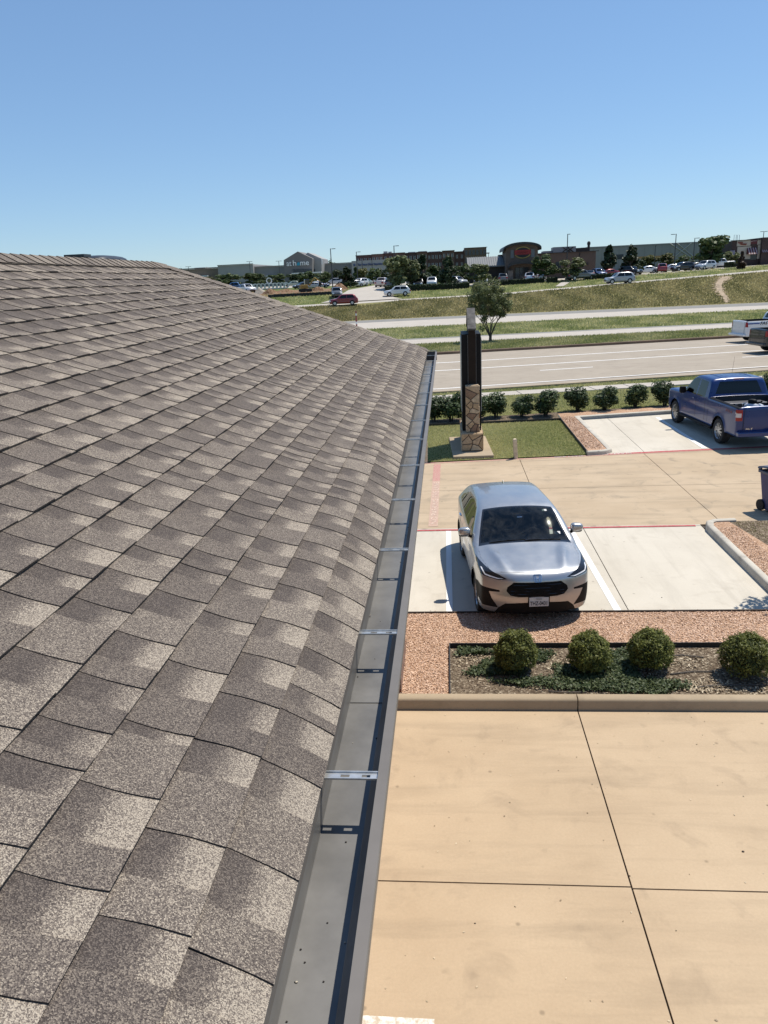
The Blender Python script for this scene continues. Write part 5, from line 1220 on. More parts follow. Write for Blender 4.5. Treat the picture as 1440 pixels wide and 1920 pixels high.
# interior: dash, seats, wheel, mirror, stickers
mb = MB(); mb.box(Lh-1.75, Lh-1.30, -0.68, 0.68, 0.80, 1.03); soften(mb.build('dashboard', M['dark_int'], sv), 0.06, 3)
for sd in (1, -1):
    mb = MB(); mb.super((Lh-2.35, sd*0.36, 0.62), (0.26, 0.25, 0.12), 0.5, 8, 12); mb.super((Lh-2.62, sd*0.36, 0.95), (0.10, 0.24, 0.34), 0.5, 8, 12); mb.super((Lh-2.68, sd*0.36, 1.30), (0.06, 0.13, 0.09), 0.6, 8, 12); mb.build('seat', plain('seat_cloth', (0.045, 0.045, 0.045), 0.9), sv, True)
mb = MB(); mb.super((Lh-3.45, 0, 0.95), (0.12, 0.62, 0.38), 0.4, 8, 12); mb.build('rear_seat', M['dark_int'], sv, True)
mb = MB(); mb.box(Lh-4.2, Lh-1.2, -0.74, 0.74, 0.30, 0.40); mb.build('cabin_floor', M['dark_int'], sv)
mb = MB(); mb.lathe([(0.19, 0.0), (0.175, 0.012), (0.16, 0.0), (0.175, -0.012), (0.19, 0.0)], 22, 'x', (0, 0, 0)); swl = mb.build('steering_wheel', M['black_plastic'], sv); swl.location = (Lh-1.90, 0.36, 0.98); swl.rotation_euler = (0, 0.42, 0)
mb = MB(); mb.super((Lh-1.98, 0, 1.36), (0.03, 0.12, 0.04), 0.5, 6, 10); mb.box(Lh-2.05, Lh-1.95, -0.07, 0.07, 1.37, 1.425); mb.build('rear_view_mirror', M['black_plastic'], sv)
def on_screen(y, t_, w_, h_, mat, nm, dz=0.004):
    x0 = 1.29+0.68*t_; p_ = surf_pt(x0, y, 2.2, (0, 0, -1)); p2_ = surf_pt(x0+0.05, y, 2.2, (0, 0, -1)); u_ = (p2_-p_)/np.linalg.norm(p2_-p_); n_ = np.array((-u_[2], 0, u_[0])); c_ = p_+n_*dz
    vs = [c_+np.array((0, s1*w_/2, 0))+u_*s2*h_/2 for s1, s2 in ((-1, -1), (1, -1), (1, 1), (-1, 1))]; mb = MB(); mb.add([(Lh-v_[0], v_[1], v_[2]) for v_ in vs], [(0, 1, 2, 3)]); return mb.build(nm, mat, sv)
wh = plain('sticker_white', (0.7, 0.7, 0.68), 0.6)
on_screen(0.60, 0.17, 0.10, 0.06, wh, 'sticker'); on_screen(0.47, 0.90, 0.08, 0.05, wh, 'sticker'); on_screen(-0.0, 0.68, 0.09, 0.075, plain('sticker_blue', (0.03, 0.14, 0.35), 0.6), 'sticker')
for y0_, y1_, t0_, t1_ in ((-0.60, 0.02, 0.02, 0.04), (0.0, 0.62, 0.0, 0.05)):
    pts = [surf_pt(1.20+0.80*(t0_+(t1_-t0_)*k/8), y0_+(y1_-y0_)*k/8, 2.2, (0, 0, -1)) for k in range(9)]; mb = MB(); mb.tube([(Lh-p_[0], p_[1], p_[2]+0.012) for p_ in pts], 0.009, 5); mb.build('wiper', M['black_plastic'], sv)

# ------------------------------------------------------------------ pickups
def pickup(name, label, group, loc, rz, body, L=5.89, W=2.03, H=1.93, cab=(1.50, 3.60), wb=(0.95, 4.63), wr=0.40, rail=1.36, res=1.0, trim=None, cabtype='ext', flare=True, seat=True, tail_style='c'):
    t = thing(name, label, 'pickup', loc, rz, group); c0, c1 = cab; hd_ = H*0.63; trim = trim or body
    S = dict(L=L, W=W, belt=H*0.66, zb=0.42, k=0.022, tumble=0.27, wheels=wb, wr=wr,
        top=[(0, hd_-0.10), (0.12, hd_-0.05), (0.5, hd_-0.01), (c0-0.12, hd_+0.03), (c0, hd_+0.05), (c0+0.72, H-0.09), (c0+0.95, H-0.02), ((c0+c1)/2+0.3, H), (c1-0.12, H-0.02), (c1-0.03, H-0.09), (c1+0.10, rail+0.03), (c1+0.13, rail), (L-0.4, rail), (L, rail-0.01)],
        plan=[(0, 0.90), (0.35, 0.965), (c0, 0.975), (c1, 0.98), (L-0.5, 0.98), (L, 0.965)],
        nose=[(0.4, 0.06), (0.7, 0.0), (1.0, 0.02), (1.2, 0.08), (1.6, 0.4)], tail=[(0.4, L-0.08), (0.5, L-0.05), (0.8, L-0.03), (1.4, L-0.05), (2, L-0.3)], nosecurve=0.16, nosepow=3.0, tailcurve=0.03, crown=lambda X: 0.03+0.03*((X > c0) & (X < c1)))
    f = hatch_f(S); V = car_grid(f, 0.9, L-0.7, 0.95, int(150*res), int(120*res), int(50*res), math.pi, ((c1-0.06, c1+0.14, int(24*res)), (c0-0.05, c0+0.8, int(40*res))))
    s = CarSurf(V, L); SD = lambda C, N: np.abs(N[:, 1]) > 0.55; ya = W*0.49
    s.mask('windshield', [(c0+0.03, -1), (c0+0.03, 0.80), (c0+0.72, 0.66), (c0+0.72, -1)], 'xy', lambda C, N: C[:, 2] > hd_+0.05)
    s.mask('rear_window', [(-1, rail+0.06), (0.76, rail+0.06), (0.60, H-0.13), (-1, H-0.13)], 'yz', lambda C, N: (C[:, 0] > c1-0.11) & (C[:, 0] < c1+0.13))
    zt = H-0.13; zb_ = H*0.665; xm = (c0+c1)/2+0.16
    s.mask('side_window#1', [(c0+0.18, zb_), (xm-0.02, zb_), (xm-0.02, zt), (c0+0.78, zt), (c0+0.60, zt-0.10)], 'xz', SD); s.mask('side_window#2', [(xm+0.07, zb_), (c1-0.17, zb_+0.01), (c1-0.24, zt-0.02), (xm+0.07, zt)], 'xz', SD)
    TOPC = lambda C, N: (C[:, 2] > rail-0.07) & (N[:, 2] > 0.3)
    s.mask('bed_rail', [(c1+0.14, ya-0.14), (L, ya-0.14), (L, ya-0.015), (c1+0.14, ya-0.015)], 'xy', TOPC)
    s.mask('hole', [(c1+0.17, -1), (c1+0.17, ya-0.10), (L-0.13, ya-0.10), (L-0.13, -1)], 'xy', TOPC)
    for xw in wb: lowc = lambda C, N: (np.abs(C[:, 1]) > 0.6) & (C[:, 2] < rail-0.1); s.mask('arch_flare', circ(xw, wr, wr+0.155), 'xz', lowc); s.mask('hole', circ(xw, wr, wr+0.085), 'xz', lowc)
    s.mask('front_bumper', [(-1, 0.3), (W, 0.3), (W, 0.62), (-1, 0.62)], 'yz', lambda C, N: C[:, 0] < 0.25); s.mask('grille', [(-1, 0.68), (0.62, 0.68), (0.62, 1.08), (-1, 1.08)], 'yz', lambda C, N: C[:, 0] < 0.2); s.mask('headlight', [(0.64, 0.80), (W, 0.80), (W, 1.10), (0.64, 1.10)], 'yz', lambda C, N: C[:, 0] < 0.3)
    REAR = lambda C, N: (C[:, 0] > L-0.17)
    s.mask('taillight', [(ya-0.17, rail-0.44), (W, rail-0.44), (W, rail-0.10), (ya-0.17, rail-0.10)], 'yz', REAR)
    if tail_style == 'c': s.mask('reverse_lamp', [(ya-0.135, rail-0.335), (W, rail-0.335), (W, rail-0.21), (ya-0.135, rail-0.21)], 'yz', REAR, ['taillight'])
    dkglass = glass('tinted_glass', (0.5, 0.55, 0.6), 0.10, 0.01)
    m_ = {'body': body, 'windshield': M['sideglass'], 'rear_window': dkglass, 'side_window#1': dkglass, 'side_window#2': dkglass, 'bed_rail': M['black_plastic'], 'arch_flare': trim, 'front_bumper': trim, 'grille': M['gloss_black'], 'headlight': plain('lamp_lens', (0.75, 0.77, 0.80), 0.15), 'taillight': plain('tail_red', (0.30, 0.02, 0.02), 0.2), 'reverse_lamp': plain('clear_lens', (0.62, 0.56, 0.55), 0.2)}
    s.emit(list(m_), m_, t, split_lr=('side_window#1', 'side_window#2', 'headlight', 'taillight', 'reverse_lamp', 'bed_rail', 'arch_flare'), split_fb=('arch_flare',))
    h2 = L/2
    for xw in wb:
        well(t, h2-xw, wr+0.09, wr, 0.55, W*0.455)
        for sd in (1, -1): wheel(t, h2-xw, sd*(W/2-0.145), wr, 0.27, side=sd, spokes=6)
    mb = MB(); x0, x1, yw, zf = h2-(L-0.12), h2-(c1+0.16), W*0.49-0.09, 0.86
    P = [(x0, -yw), (x1, -yw), (x1, yw), (x0, yw)]
    mb.add([(a, b, zf) for a, b in P]+[(a, b, rail-0.035) for a, b in P], [(0, 1, 2, 3)]+[((i+1) % 4, i, 4+i, 4+(i+1) % 4) for i in range(4)]); mb.build('bed_liner', plain('bed_liner', (0.035, 0.035, 0.037), 0.8), t)
    mb = MB(); mb.box(h2-(L-0.9), h2-0.9, -0.75, 0.75, 0.30, 0.48); mb.build('chassis', M['dark_int'], t)
    mb = MB(); mb.box(h2-c1+0.04, h2-c0-0.35, -0.7, 0.7, 0.75, 0.95)
    for sd in (1, -1):
        for xs_ in (c0+0.98, c1-0.45): mb.super((h2-xs_, sd*0.38, 1.15), (0.11, 0.25, 0.38), 0.5, 8, 10); mb.super((h2-xs_-0.03, sd*0.38, 1.60), (0.06, 0.14, 0.10), 0.6, 6, 10)
    mb.build('seats', M['dark_int'], t)
    for sd in (1, -1):
        mb = MB(); mb.super((h2-(c0+0.35), sd*(W/2+0.10), H*0.69), (0.06, 0.11, 0.12), 0.5, 10, 14); mb.tube([(h2-(c0+0.35), sd*(W/2-0.09), H*0.665), (h2-(c0+0.35), sd*(W/2+0.06), H*0.665)], 0.03, 8); mb.build('mirror', trim if trim != body else M['black_plastic'], t, True)
        mb = MB(); mb.tube([(h2-wb[0]-wr-0.12, sd*(W/2-0.04), 0.40), (h2-wb[1]+wr+0.15, sd*(W/2-0.04), 0.40)], 0.05, 8); mb.build('running_board', M['black_plastic'], t)
        for xh in (xm-0.15,):
            mb = MB(); mb.super((h2-xh, sd*(W*0.49+0.012), H*0.60), (0.10, 0.02, 0.022), 0.5, 6, 10); mb.build('door_handle', body, t, True)
        global Lh, fb_
        Lh0, fb0 = Lh, fb_; Lh, fb_ = h2, f
        for xs_ in (c0+0.10, xm+0.02, c1-0.12, c1+0.125): seam_line([surf_pt(xs_, sd*2.0, z_, (0, -sd, 0)) for z_ in np.linspace(0.55, H*0.66 if xs_ < c1 else rail-0.02, 10)], 0.006, gap, t, 'door_gap')
        Lh, fb_ = Lh0, fb0
    xt = h2-L+0.028
    for sd in (1, -1): tg = MB(); tg.box(xt-0.012, xt, min(sd*(W*0.49-0.208), sd*(W*0.49-0.20)), max(sd*(W*0.49-0.208), sd*(W*0.49-0.20)), 0.62, rail-0.06); tg.build('tailgate_gap', gap, t)
    bp = MB(); bp.box(xt-0.16, xt+0.05, -W*0.485, W*0.485, 0.46, 0.60); soften(bp.build('step_bumper', trim, t), 0.03, 3)
    return t, S, h2
M['truckblue'] = paint('blue_paint', (0.004, 0.030, 0.15), 0.05, 0.3, 0.35)
BT, BS, bh = pickup('blue_pickup', 'blue extended cab pickup parked nose to the shrub row', None, (9.42, 26.02, 0.012), math.radians(94.6), M['truckblue'], trim=M['truckblue'])
xt = bh-BS['L']
em = MB(); em.lathe([(0, 0.0), (0.12, 0.0), (0.12, -0.012), (0, -0.012)], 28, 'x', (0, 0, 0)); e_ = em.build('emblem', plain('emblem_blue', (0.02, 0.05, 0.16), 0.25), BT); e_.location = (xt+0.013, -0.03, 1.13); e_.scale = (1, 1, 0.42)
em = MB(); em.lathe([(0.118, -0.016), (0.132, -0.016), (0.132, 0), (0.118, 0)], 28, 'x', (0, 0, 0)); e_ = em.build('emblem_ring', M['chrome'], BT); e_.location = (xt+0.012, -0.03, 1.13); e_.scale = (1, 1, 0.42)
em = MB(); em.tube([(xt-0.006, 0.05, 1.115), (xt-0.006, 0.02, 1.15), (xt-0.006, -0.01, 1.115), (xt-0.006, -0.05, 1.14), (xt-0.006, -0.09, 1.12)], 0.007, 5); em.build('emblem_script', M['chrome'], BT)
plate(BT, (xt-0.14, -0.10, 0.55), -1, 'PRV-4593', 'TEXAS')
lettering('badge', 'XLT', 0.07, M['chrome'], BT, (xt+0.004, 0.62, 0.66), (0, -1, 0), (0, 0, 1), 0.003, fit=0.22)
lettering('side_decal', 'FX4', 0.13, plain('decal_red', (0.22, 0.05, 0.05), 0.5), BT, (xt+0.62, BS['W']*0.49+0.010, 1.10), (-1, 0, 0), (0, 0, 1), 0.001, fit=0.42, shear=0.2)
mb = MB(); mb.tube([(bh-1.35, -0.75, 1.24), (bh-1.50, -0.76, 2.35)], [0.006, 0.003], 5); mb.build('antenna', M['black_plastic'], BT)
mb = MB(); mb.box(bh-3.62, bh-3.585, -0.16, 0.16, 1.862, 1.895); mb.build('brake_light', plain('tail_red', (0.30, 0.02, 0.02), 0.2), BT)
for k in range(7):
    y_ = -0.48+0.16*k; mb = MB(); mb.tube([(bh-2.55, y_, 1.912), (bh-3.0, y_, 1.924), (bh-3.4, y_, 1.908)], 0.010, 5); mb.build('roof_rib', M['truckblue'], BT)
# load in the bed: board, motor and tank
c = BT.matrix_basis if False else None
def intruck(x, y, z):
    a = BT.rotation_euler[2]; return (BT.location[0]+x*math.cos(a)-y*math.sin(a), BT.location[1]+x*math.sin(a)+y*math.cos(a), BT.location[2]+z)
t = thing('toolbox', 'long dark tool box lying across the bed of the blue pickup', 'toolbox', intruck(bh-4.15, 0.02, 0.865), BT.rotation_euler[2])
mb = MB(); mb.box(-0.22, 0.22, -0.62, 0.62, 0, 0.30); soften(mb.build('case', plain('toolbox_dark', (0.06, 0.06, 0.065), 0.45, 0.3), t), 0.015)
mb = MB(); mb.box(-0.235, 0.235, -0.64, 0.64, 0.30, 0.345); soften(mb.build('lid', plain('toolbox_lid', (0.13, 0.13, 0.14), 0.4, 0.4), t), 0.015)
for y_ in (-0.35, 0.35): mb = MB(); mb.box(-0.25, -0.234, y_-0.04, y_+0.04, 0.25, 0.33); mb.build('latch', M['chrome'], t)
t = thing('compressor', 'small compressor with pale tank in the bed of the blue pickup', 'compressor', intruck(bh-5.05, 0.12, 0.865), BT.rotation_euler[2]+0.5)
mb = MB(); mb.super((0, 0, 0.28), (0.33, 0.17, 0.17), 0.7, 12, 18); mb.build('tank', plain('tank_pale', (0.55, 0.57, 0.62), 0.35), t, True)
mb = MB(); mb.super((0.06, 0.02, 0.48), (0.13, 0.09, 0.09), 0.6, 10, 14); mb.tube([(-0.08, 0.02, 0.46), (-0.22, 0.02, 0.50), (-0.26, 0.02, 0.54)], 0.03, 8); mb.build('motor', M['black_plastic'], t, True)
mb = MB(); mb.tube([(0.30, 0.1, 0.2), (0.36, 0.1, 0.40), (0.36, -0.1, 0.40), (0.30, -0.1, 0.2)], 0.014, 6); mb.build('handle', M['chrome'], t)
for sx in (-0.22, 0.22): mb = MB(); mb.box(sx-0.03, sx+0.03, -0.12, 0.12, 0.0, 0.16); mb.build('foot', M['black_rubber'], t)

M['truckwhite'] = paint('white_paint', (0.74, 0.75, 0.76), 0.0, 0.3)
M['truckdark'] = paint('graphite_paint', (0.022, 0.022, 0.025), 0.2, 0.35)
ra = math.atan(T)
def on_road(px, py, dx):
    p = GT(px, py); return p
# rear wheels touch the road at the pixel; the truck body extends off to the right
def truck_on_road(px, py, L, wbr, W):
    p = GT(px, py); c, s_ = math.cos(ra), math.sin(ra); dxl = L/2-wbr  # local x of the rear axle (negative)
    # near side is the truck's right (local -y): centre lies half a width beyond
    cx = p[0]-dxl*c-(W/2-0.15)*s_; cy = p[1]-dxl*s_+(W/2-0.15)*c
    return (cx, cy, TZ(cx, cy)-0.015)
WT, WS, wh2 = pickup('white_pickup', 'white long bed pickup with blue side stripe driving on the road', None, truck_on_road(1427, 642, 6.35, 5.05, 2.08), ra, M['truckwhite'], L=6.35, W=2.08, H=2.03, cab=(1.55, 3.95), wb=(1.0, 5.05), wr=0.42, rail=1.52, trim=M['truckwhite'], tail_style='r')
xs_ = wh2-WS['L']; ysd = -WS['W']*0.49-0.012
mb = MB(); mb.box(xs_+0.16, xs_+0.98, ysd-0.002, ysd, 1.27, 1.345); mb.build('side_stripe', plain('stripe_blue', (0.015, 0.04, 0.22), 0.4), WT)
lettering('side_lettering', 'FASTENAL', 0.30, plain('lettering_navy', (0.015, 0.018, 0.03), 0.5), WT, (xs_+1.02, ysd-0.003, 1.22), (1, 0, 0), (0, 0, 1), 0.002, fit=1.45, shear=0.18, bold=0.006, align='LEFT')
DT, DS, dh2 = pickup('dark_pickup', 'dark graphite pickup with red and white side emblem driving beside the white one', None, truck_on_road(1468, 662, 6.1, 4.85, 2.05), ra, M['truckdark'], L=6.1, W=2.05, H=1.98, cab=(1.5, 3.9), wb=(0.98, 4.85), wr=0.42, rail=1.45, trim=M['truckdark'], tail_style='r')
xs_ = dh2-DS['L']; ysd = -DS['W']*0.49-0.014
em = MB(); pts = [(0, 0.17), (0.13, 0.15), (0.30, 0.17), (0.30, 0.02), (0.24, -0.10), (0.15, -0.17), (0.05, -0.10), (0, 0.02)]
em.add([(xs_+0.62+a, ysd-0.001, 1.13+b) for a, b in pts], [tuple(range(8))]); em.build('side_emblem', plain('emblem_white', (0.7, 0.68, 0.66), 0.5), DT)
em = MB(); em.add([(xs_+0.62+0.15+(a-0.15)*0.82, ysd-0.004, 1.13+b*0.80) for a, b in pts[:3]+[(0.30, 0.06), (0.0, 0.06)]], [(0, 1, 2, 3, 4)]); em.add([(xs_+0.62+0.15+(a-0.15)*0.82, ysd-0.004, 1.13+b*0.80) for a, b in [(0.0, 0.0), (0.30, 0.0)]+pts[4:7]], [(0, 1, 2, 3, 4)]); em.build('side_emblem_red', plain('emblem_red', (0.32, 0.04, 0.05), 0.5), DT)
# ================================================================== FAR SIDE OF THE ROAD
def drape(name, pts, mat, dz=0.05, n=24, m=6, label=None, rag=0.0):
    # pts: centre line of (x, y, halfwidth)
    P = np.array(pts, float); L_ = np.r_[0, np.cumsum(np.hypot(*np.diff(P[:, :2], axis=0).T))]; v = []; f = []
    for i in range(n+1):
        q = L_[-1]*i/n; x, y, h = (np.interp(q, L_, P[:, k]) for k in range(3)); x2, y2 = (np.interp(min(q+0.5, L_[-1]), L_, P[:, k]) for k in (0, 1)); x1, y1 = (np.interp(max(q-0.5, 0), L_, P[:, k]) for k in (0, 1))
        t = np.array((x2-x1, y2-y1)); t /= np.linalg.norm(t); nn = np.array((-t[1], t[0]))
        h = h*(1+rag*random.uniform(-1, 1)); x += rag*0.4*random.uniform(-1, 1)
        for j in range(m+1): a = x+nn[0]*h*(2*j/m-1); b = y+nn[1]*h*(2*j/m-1); v.append((a, b, TZ(a, b)+dz))
    for i in range(n):
        for j in range(m): f.append((i*(m+1)+j, i*(m+1)+j+1, (i+1)*(m+1)+j+1, (i+1)*(m+1)+j))
    return tag(np_mesh(name, v, f, mat), kind='structure')
drape('entry_road', [(-14.2, 131.0, 7.0), (-14.4, 135, 5.2), (-13.7, 150, 4.4), (-11.5, 172, 4.0), (-8.5, 205, 4.0)], M['roadf'], 0.12, 60, 12)
drape('store_lot', [(-75, 205, 30), (5, 222, 30)], M['roadf'], 0.04, 30, 10)
drape('restaurant_lot', [(-6, 152, 5.0), (30, 158, 6), (48, 163, 8), (80, 172, 9)], M['roadf'], 0.06, 30, 8)
drape('dirt_ground', [(-52, 150, 12), (-36, 153, 12), (-20.5, 156, 9)], M['dirt'], 0.05, 26, 10)
drape('bare_soil_streak', STREAK, plain('bare_clay', (0.35, 0.27, 0.185), 0.95, var=0.3, scale=1.2), 0.06, 40, 6, rag=0.55)
drape('footpath', [(20.0, 139.5, 0.7), (22.2, 147, 0.8)], M['roadf'], 0.05, 8, 2)
# --- low-detail vehicles far away
def far_proto(S, bodyglass, kind):
    V = car_grid(hatch_f(S), 0.8, S['L']-0.8, 0.75, 44, 44, 12); s = CarSurf(V, S['L']); SD = lambda C, N: np.abs(N[:, 1]) > 0.55
    H = max(p[1] for p in S['top']); b = S['belt']; c0, c1, c2, c3 = S['cab']; NS = lambda C, N: (C[:, 2] > b-0.05) & (np.abs(N[:, 1]) < 0.55)
    s.mask('windshield', [(c0+0.06, -1), (c0+0.06, 0.74), (c1-0.02, 0.60), (c1-0.02, -1)], 'xy', NS); s.mask('rear_window', [(c2+0.04, -1), (c2+0.04, 0.58), (c3-0.05, 0.66), (c3-0.05, -1)], 'xy', NS)
    xm = (c0+c2)/2+0.25
    s.mask('side_window#1', [(c0+0.42, b+0.05), (xm-0.04, b+0.06), (xm-0.04, H-0.12), (c1+0.08, H-0.13)], 'xz', SD); s.mask('side_window#2', [(xm+0.04, b+0.06), (c2+0.10, b+0.09), (c2-0.10, H-0.15), (xm+0.04, H-0.12)], 'xz', SD)
    for xw in S['wheels']: s.mask('hole', circ(xw, S['wr'], S['wr']+0.06, 14), 'xz', lambda C, N: np.abs(C[:, 1]) > 0.6)
    s.mask('headlight', [(0.52, 0.62), (2, 0.62), (2, 0.80), (0.52, 0.80)], 'yz', lambda C, N: C[:, 0] < 0.35); s.mask('grille', [(-1, 0.40), (0.6, 0.40), (0.6, 0.62), (-1, 0.62)], 'yz', lambda C, N: C[:, 0] < 0.2); s.mask('taillight', [(0.5, 0.75), (2, 0.75), (2, 1.0), (0.5, 1.0)], 'yz', lambda C, N: C[:, 0] > S['L']-0.3)
    t = bpy.data.objects.new('proto', None); COL.objects.link(t); dk = glass('far_glass', (0.5, 0.55, 0.6), 0.06, 0.02)
    m_ = {'body': M['truckwhite'], 'windshield': dk, 'rear_window': dk, 'side_window#1': dk, 'side_window#2': dk, 'headlight': plain('lamp_lens', (0.75, 0.77, 0.80), 0.15), 'grille': M['gloss_black'], 'taillight': plain('tail_red', (0.30, 0.02, 0.02), 0.2)}
    s.emit(list(m_), m_, t, split_lr=('side_window#1', 'side_window#2', 'headlight', 'taillight'))
    h2 = S['L']/2
    mb = MB(); mb.box(-h2+0.5, h2-0.5, -0.72, 0.72, 0.25, 0.75); mb.build('underbody', M['dark_int'], t)
    for xw in S['wheels']:
        for sd in (1, -1):
            ty = MB(); r = S['wr']; ty.lathe([(0, -0.1), (r, -0.1), (r, 0.1), (0, 0.1)], 18, 'y', (h2-xw, sd*(S['W']/2-0.12), r)); w_ = ty.build('wheel', M['black_rubber'], t)
            rm = MB(); rm.lathe([(0, sd*0.105), (r*0.6, sd*0.105)], 14, 'y', (h2-xw, sd*(S['W']/2-0.12), r)); rm.build('rim', M['rim'], w_)
    return t
SUV = dict(L=4.75, W=1.9, belt=1.05, zb=0.28, k=0.03, tumble=0.30, wheels=(0.92, 3.72), wr=0.36, cab=(1.25, 1.95, 4.0, 4.6), crown=lambda X: 0.05+0*X, nosecurve=0.22, nosepow=2.7, tailcurve=0.12,
    top=[(0, 0.88), (0.3, 0.98), (1.15, 1.08), (1.25, 1.11), (1.95, 1.64), (2.5, 1.72), (3.6, 1.71), (4.1, 1.64), (4.5, 1.18), (4.75, 1.0)], plan=[(0, 0.88), (0.5, 0.97), (2.4, 0.985), (4.2, 0.97), (4.75, 0.88)], nose=[(0.2, 0.08), (0.55, 0.0), (0.9, 0.1), (1.2, 0.5)], tail=[(0.2, 4.62), (0.5, 4.74), (1.0, 4.70), (1.6, 4.5)])
SED = dict(SUV, L=4.8, W=1.84, belt=0.93, zb=0.22, wheels=(0.9, 3.72), wr=0.33, cab=(1.35, 2.15, 3.45, 4.25),
    top=[(0, 0.70), (0.3, 0.80), (1.25, 0.93), (1.4, 0.97), (2.15, 1.38), (2.7, 1.45), (3.3, 1.42), (4.1, 1.08), (4.6, 1.04), (4.8, 0.95)], plan=[(0, 0.86), (0.5, 0.97), (2.4, 0.985), (4.2, 0.96), (4.8, 0.86)], nose=[(0.2, 0.08), (0.5, 0.0), (0.75, 0.1), (1.0, 0.5)], tail=[(0.2, 4.68), (0.5, 4.79), (0.9, 4.76), (1.2, 4.6)])
PK = dict(SUV, L=5.7, W=1.98, belt=1.22, zb=0.40, wheels=(0.95, 4.55), wr=0.40, cab=(1.5, 2.25, 3.55, 3.80), tumble=0.25,
    top=[(0, 1.05), (0.4, 1.14), (1.4, 1.22), (1.5, 1.25), (2.2, 1.80), (2.6, 1.88), (3.4, 1.87), (3.6, 1.80), (3.8, 1.33), (3.9, 1.30), (5.7, 1.29)], plan=[(0, 0.9), (0.5, 0.97), (2.4, 0.98), (5.2, 0.98), (5.7, 0.96)], nose=[(0.3, 0.06), (0.8, 0.0), (1.1, 0.1), (1.6, 0.5)], tail=[(0.3, 5.62), (0.6, 5.68), (1.3, 5.66), (1.8, 5.5)])
PROTO = {'suv': far_proto(SUV, None, 'suv'), 'sedan': far_proto(SED, None, 'sedan'), 'pickup': far_proto(PK, None, 'pickup')}
def far_car(px, py, d, kind, heading, colour, label, group, cat=None, sc=1.0, on=None):
    p = AT(px, py, d) if d else GT(px, py)
    z = TZ(p[0], p[1])+0.06
    t = thing({'suv': 'parked_suv', 'sedan': 'parked_sedan', 'pickup': 'parked_pickup'}[kind] if not on else {'suv': 'suv', 'sedan': 'sedan', 'pickup': 'pickup'}[kind], label, cat or {'suv': 'suv', 'sedan': 'car', 'pickup': 'pickup'}[kind], (p[0], p[1], z), math.radians(heading), group); t.scale = (sc,)*3
    pm = paint('paint_%02x%02x%02x' % tuple(int(255*c) for c in colour), colour, 0.2, 0.3)
    for ch in PROTO[kind].children:
        c = copy_tree(ch, t)
        if ch.name.split('.')[0] == 'body': c.material_slots[0].link = 'OBJECT'; c.material_slots[0].material = pm
    return t
WHT, SIL, BLK, GRY, RED, BLU, SAGE = (0.72, 0.72, 0.72), (0.45, 0.47, 0.50), (0.015, 0.015, 0.018), (0.12, 0.125, 0.13), (0.22, 0.012, 0.02), (0.03, 0.06, 0.16), (0.30, 0.36, 0.30)
gm = 'cars driving on the far service road'; gl = 'cars parked at the large grey store'; gr_ = 'cars parked at the restaurants'
far_car(645, 574, None, 'suv', 188, RED, 'dark red suv driving along the far service road', gm, on=1)
far_car(632, 559.5, 138, 'suv', -80, GRY, 'dark suv waiting head on at the entry road', gm, on=1)
far_car(745, 556, None, 'suv', 188, (0.62, 0.64, 0.66), 'pale suv driving along the service road by the hedge', gm, on=1)
far_car(1161, 532.5, None, 'suv', 188, (0.38, 0.40, 0.42), 'silver suv driving along the top of the embankment', gm, sc=1.06, on=1)
far_car(717, 538, 158, 'pickup', 80, (0.55, 0.48, 0.46), 'pale pickup driving away up the entry road', gm, on=1)
far_car(733, 541, 152, 'suv', 85, GRY, 'dark suv half hidden by the entry corner tree', gr_)
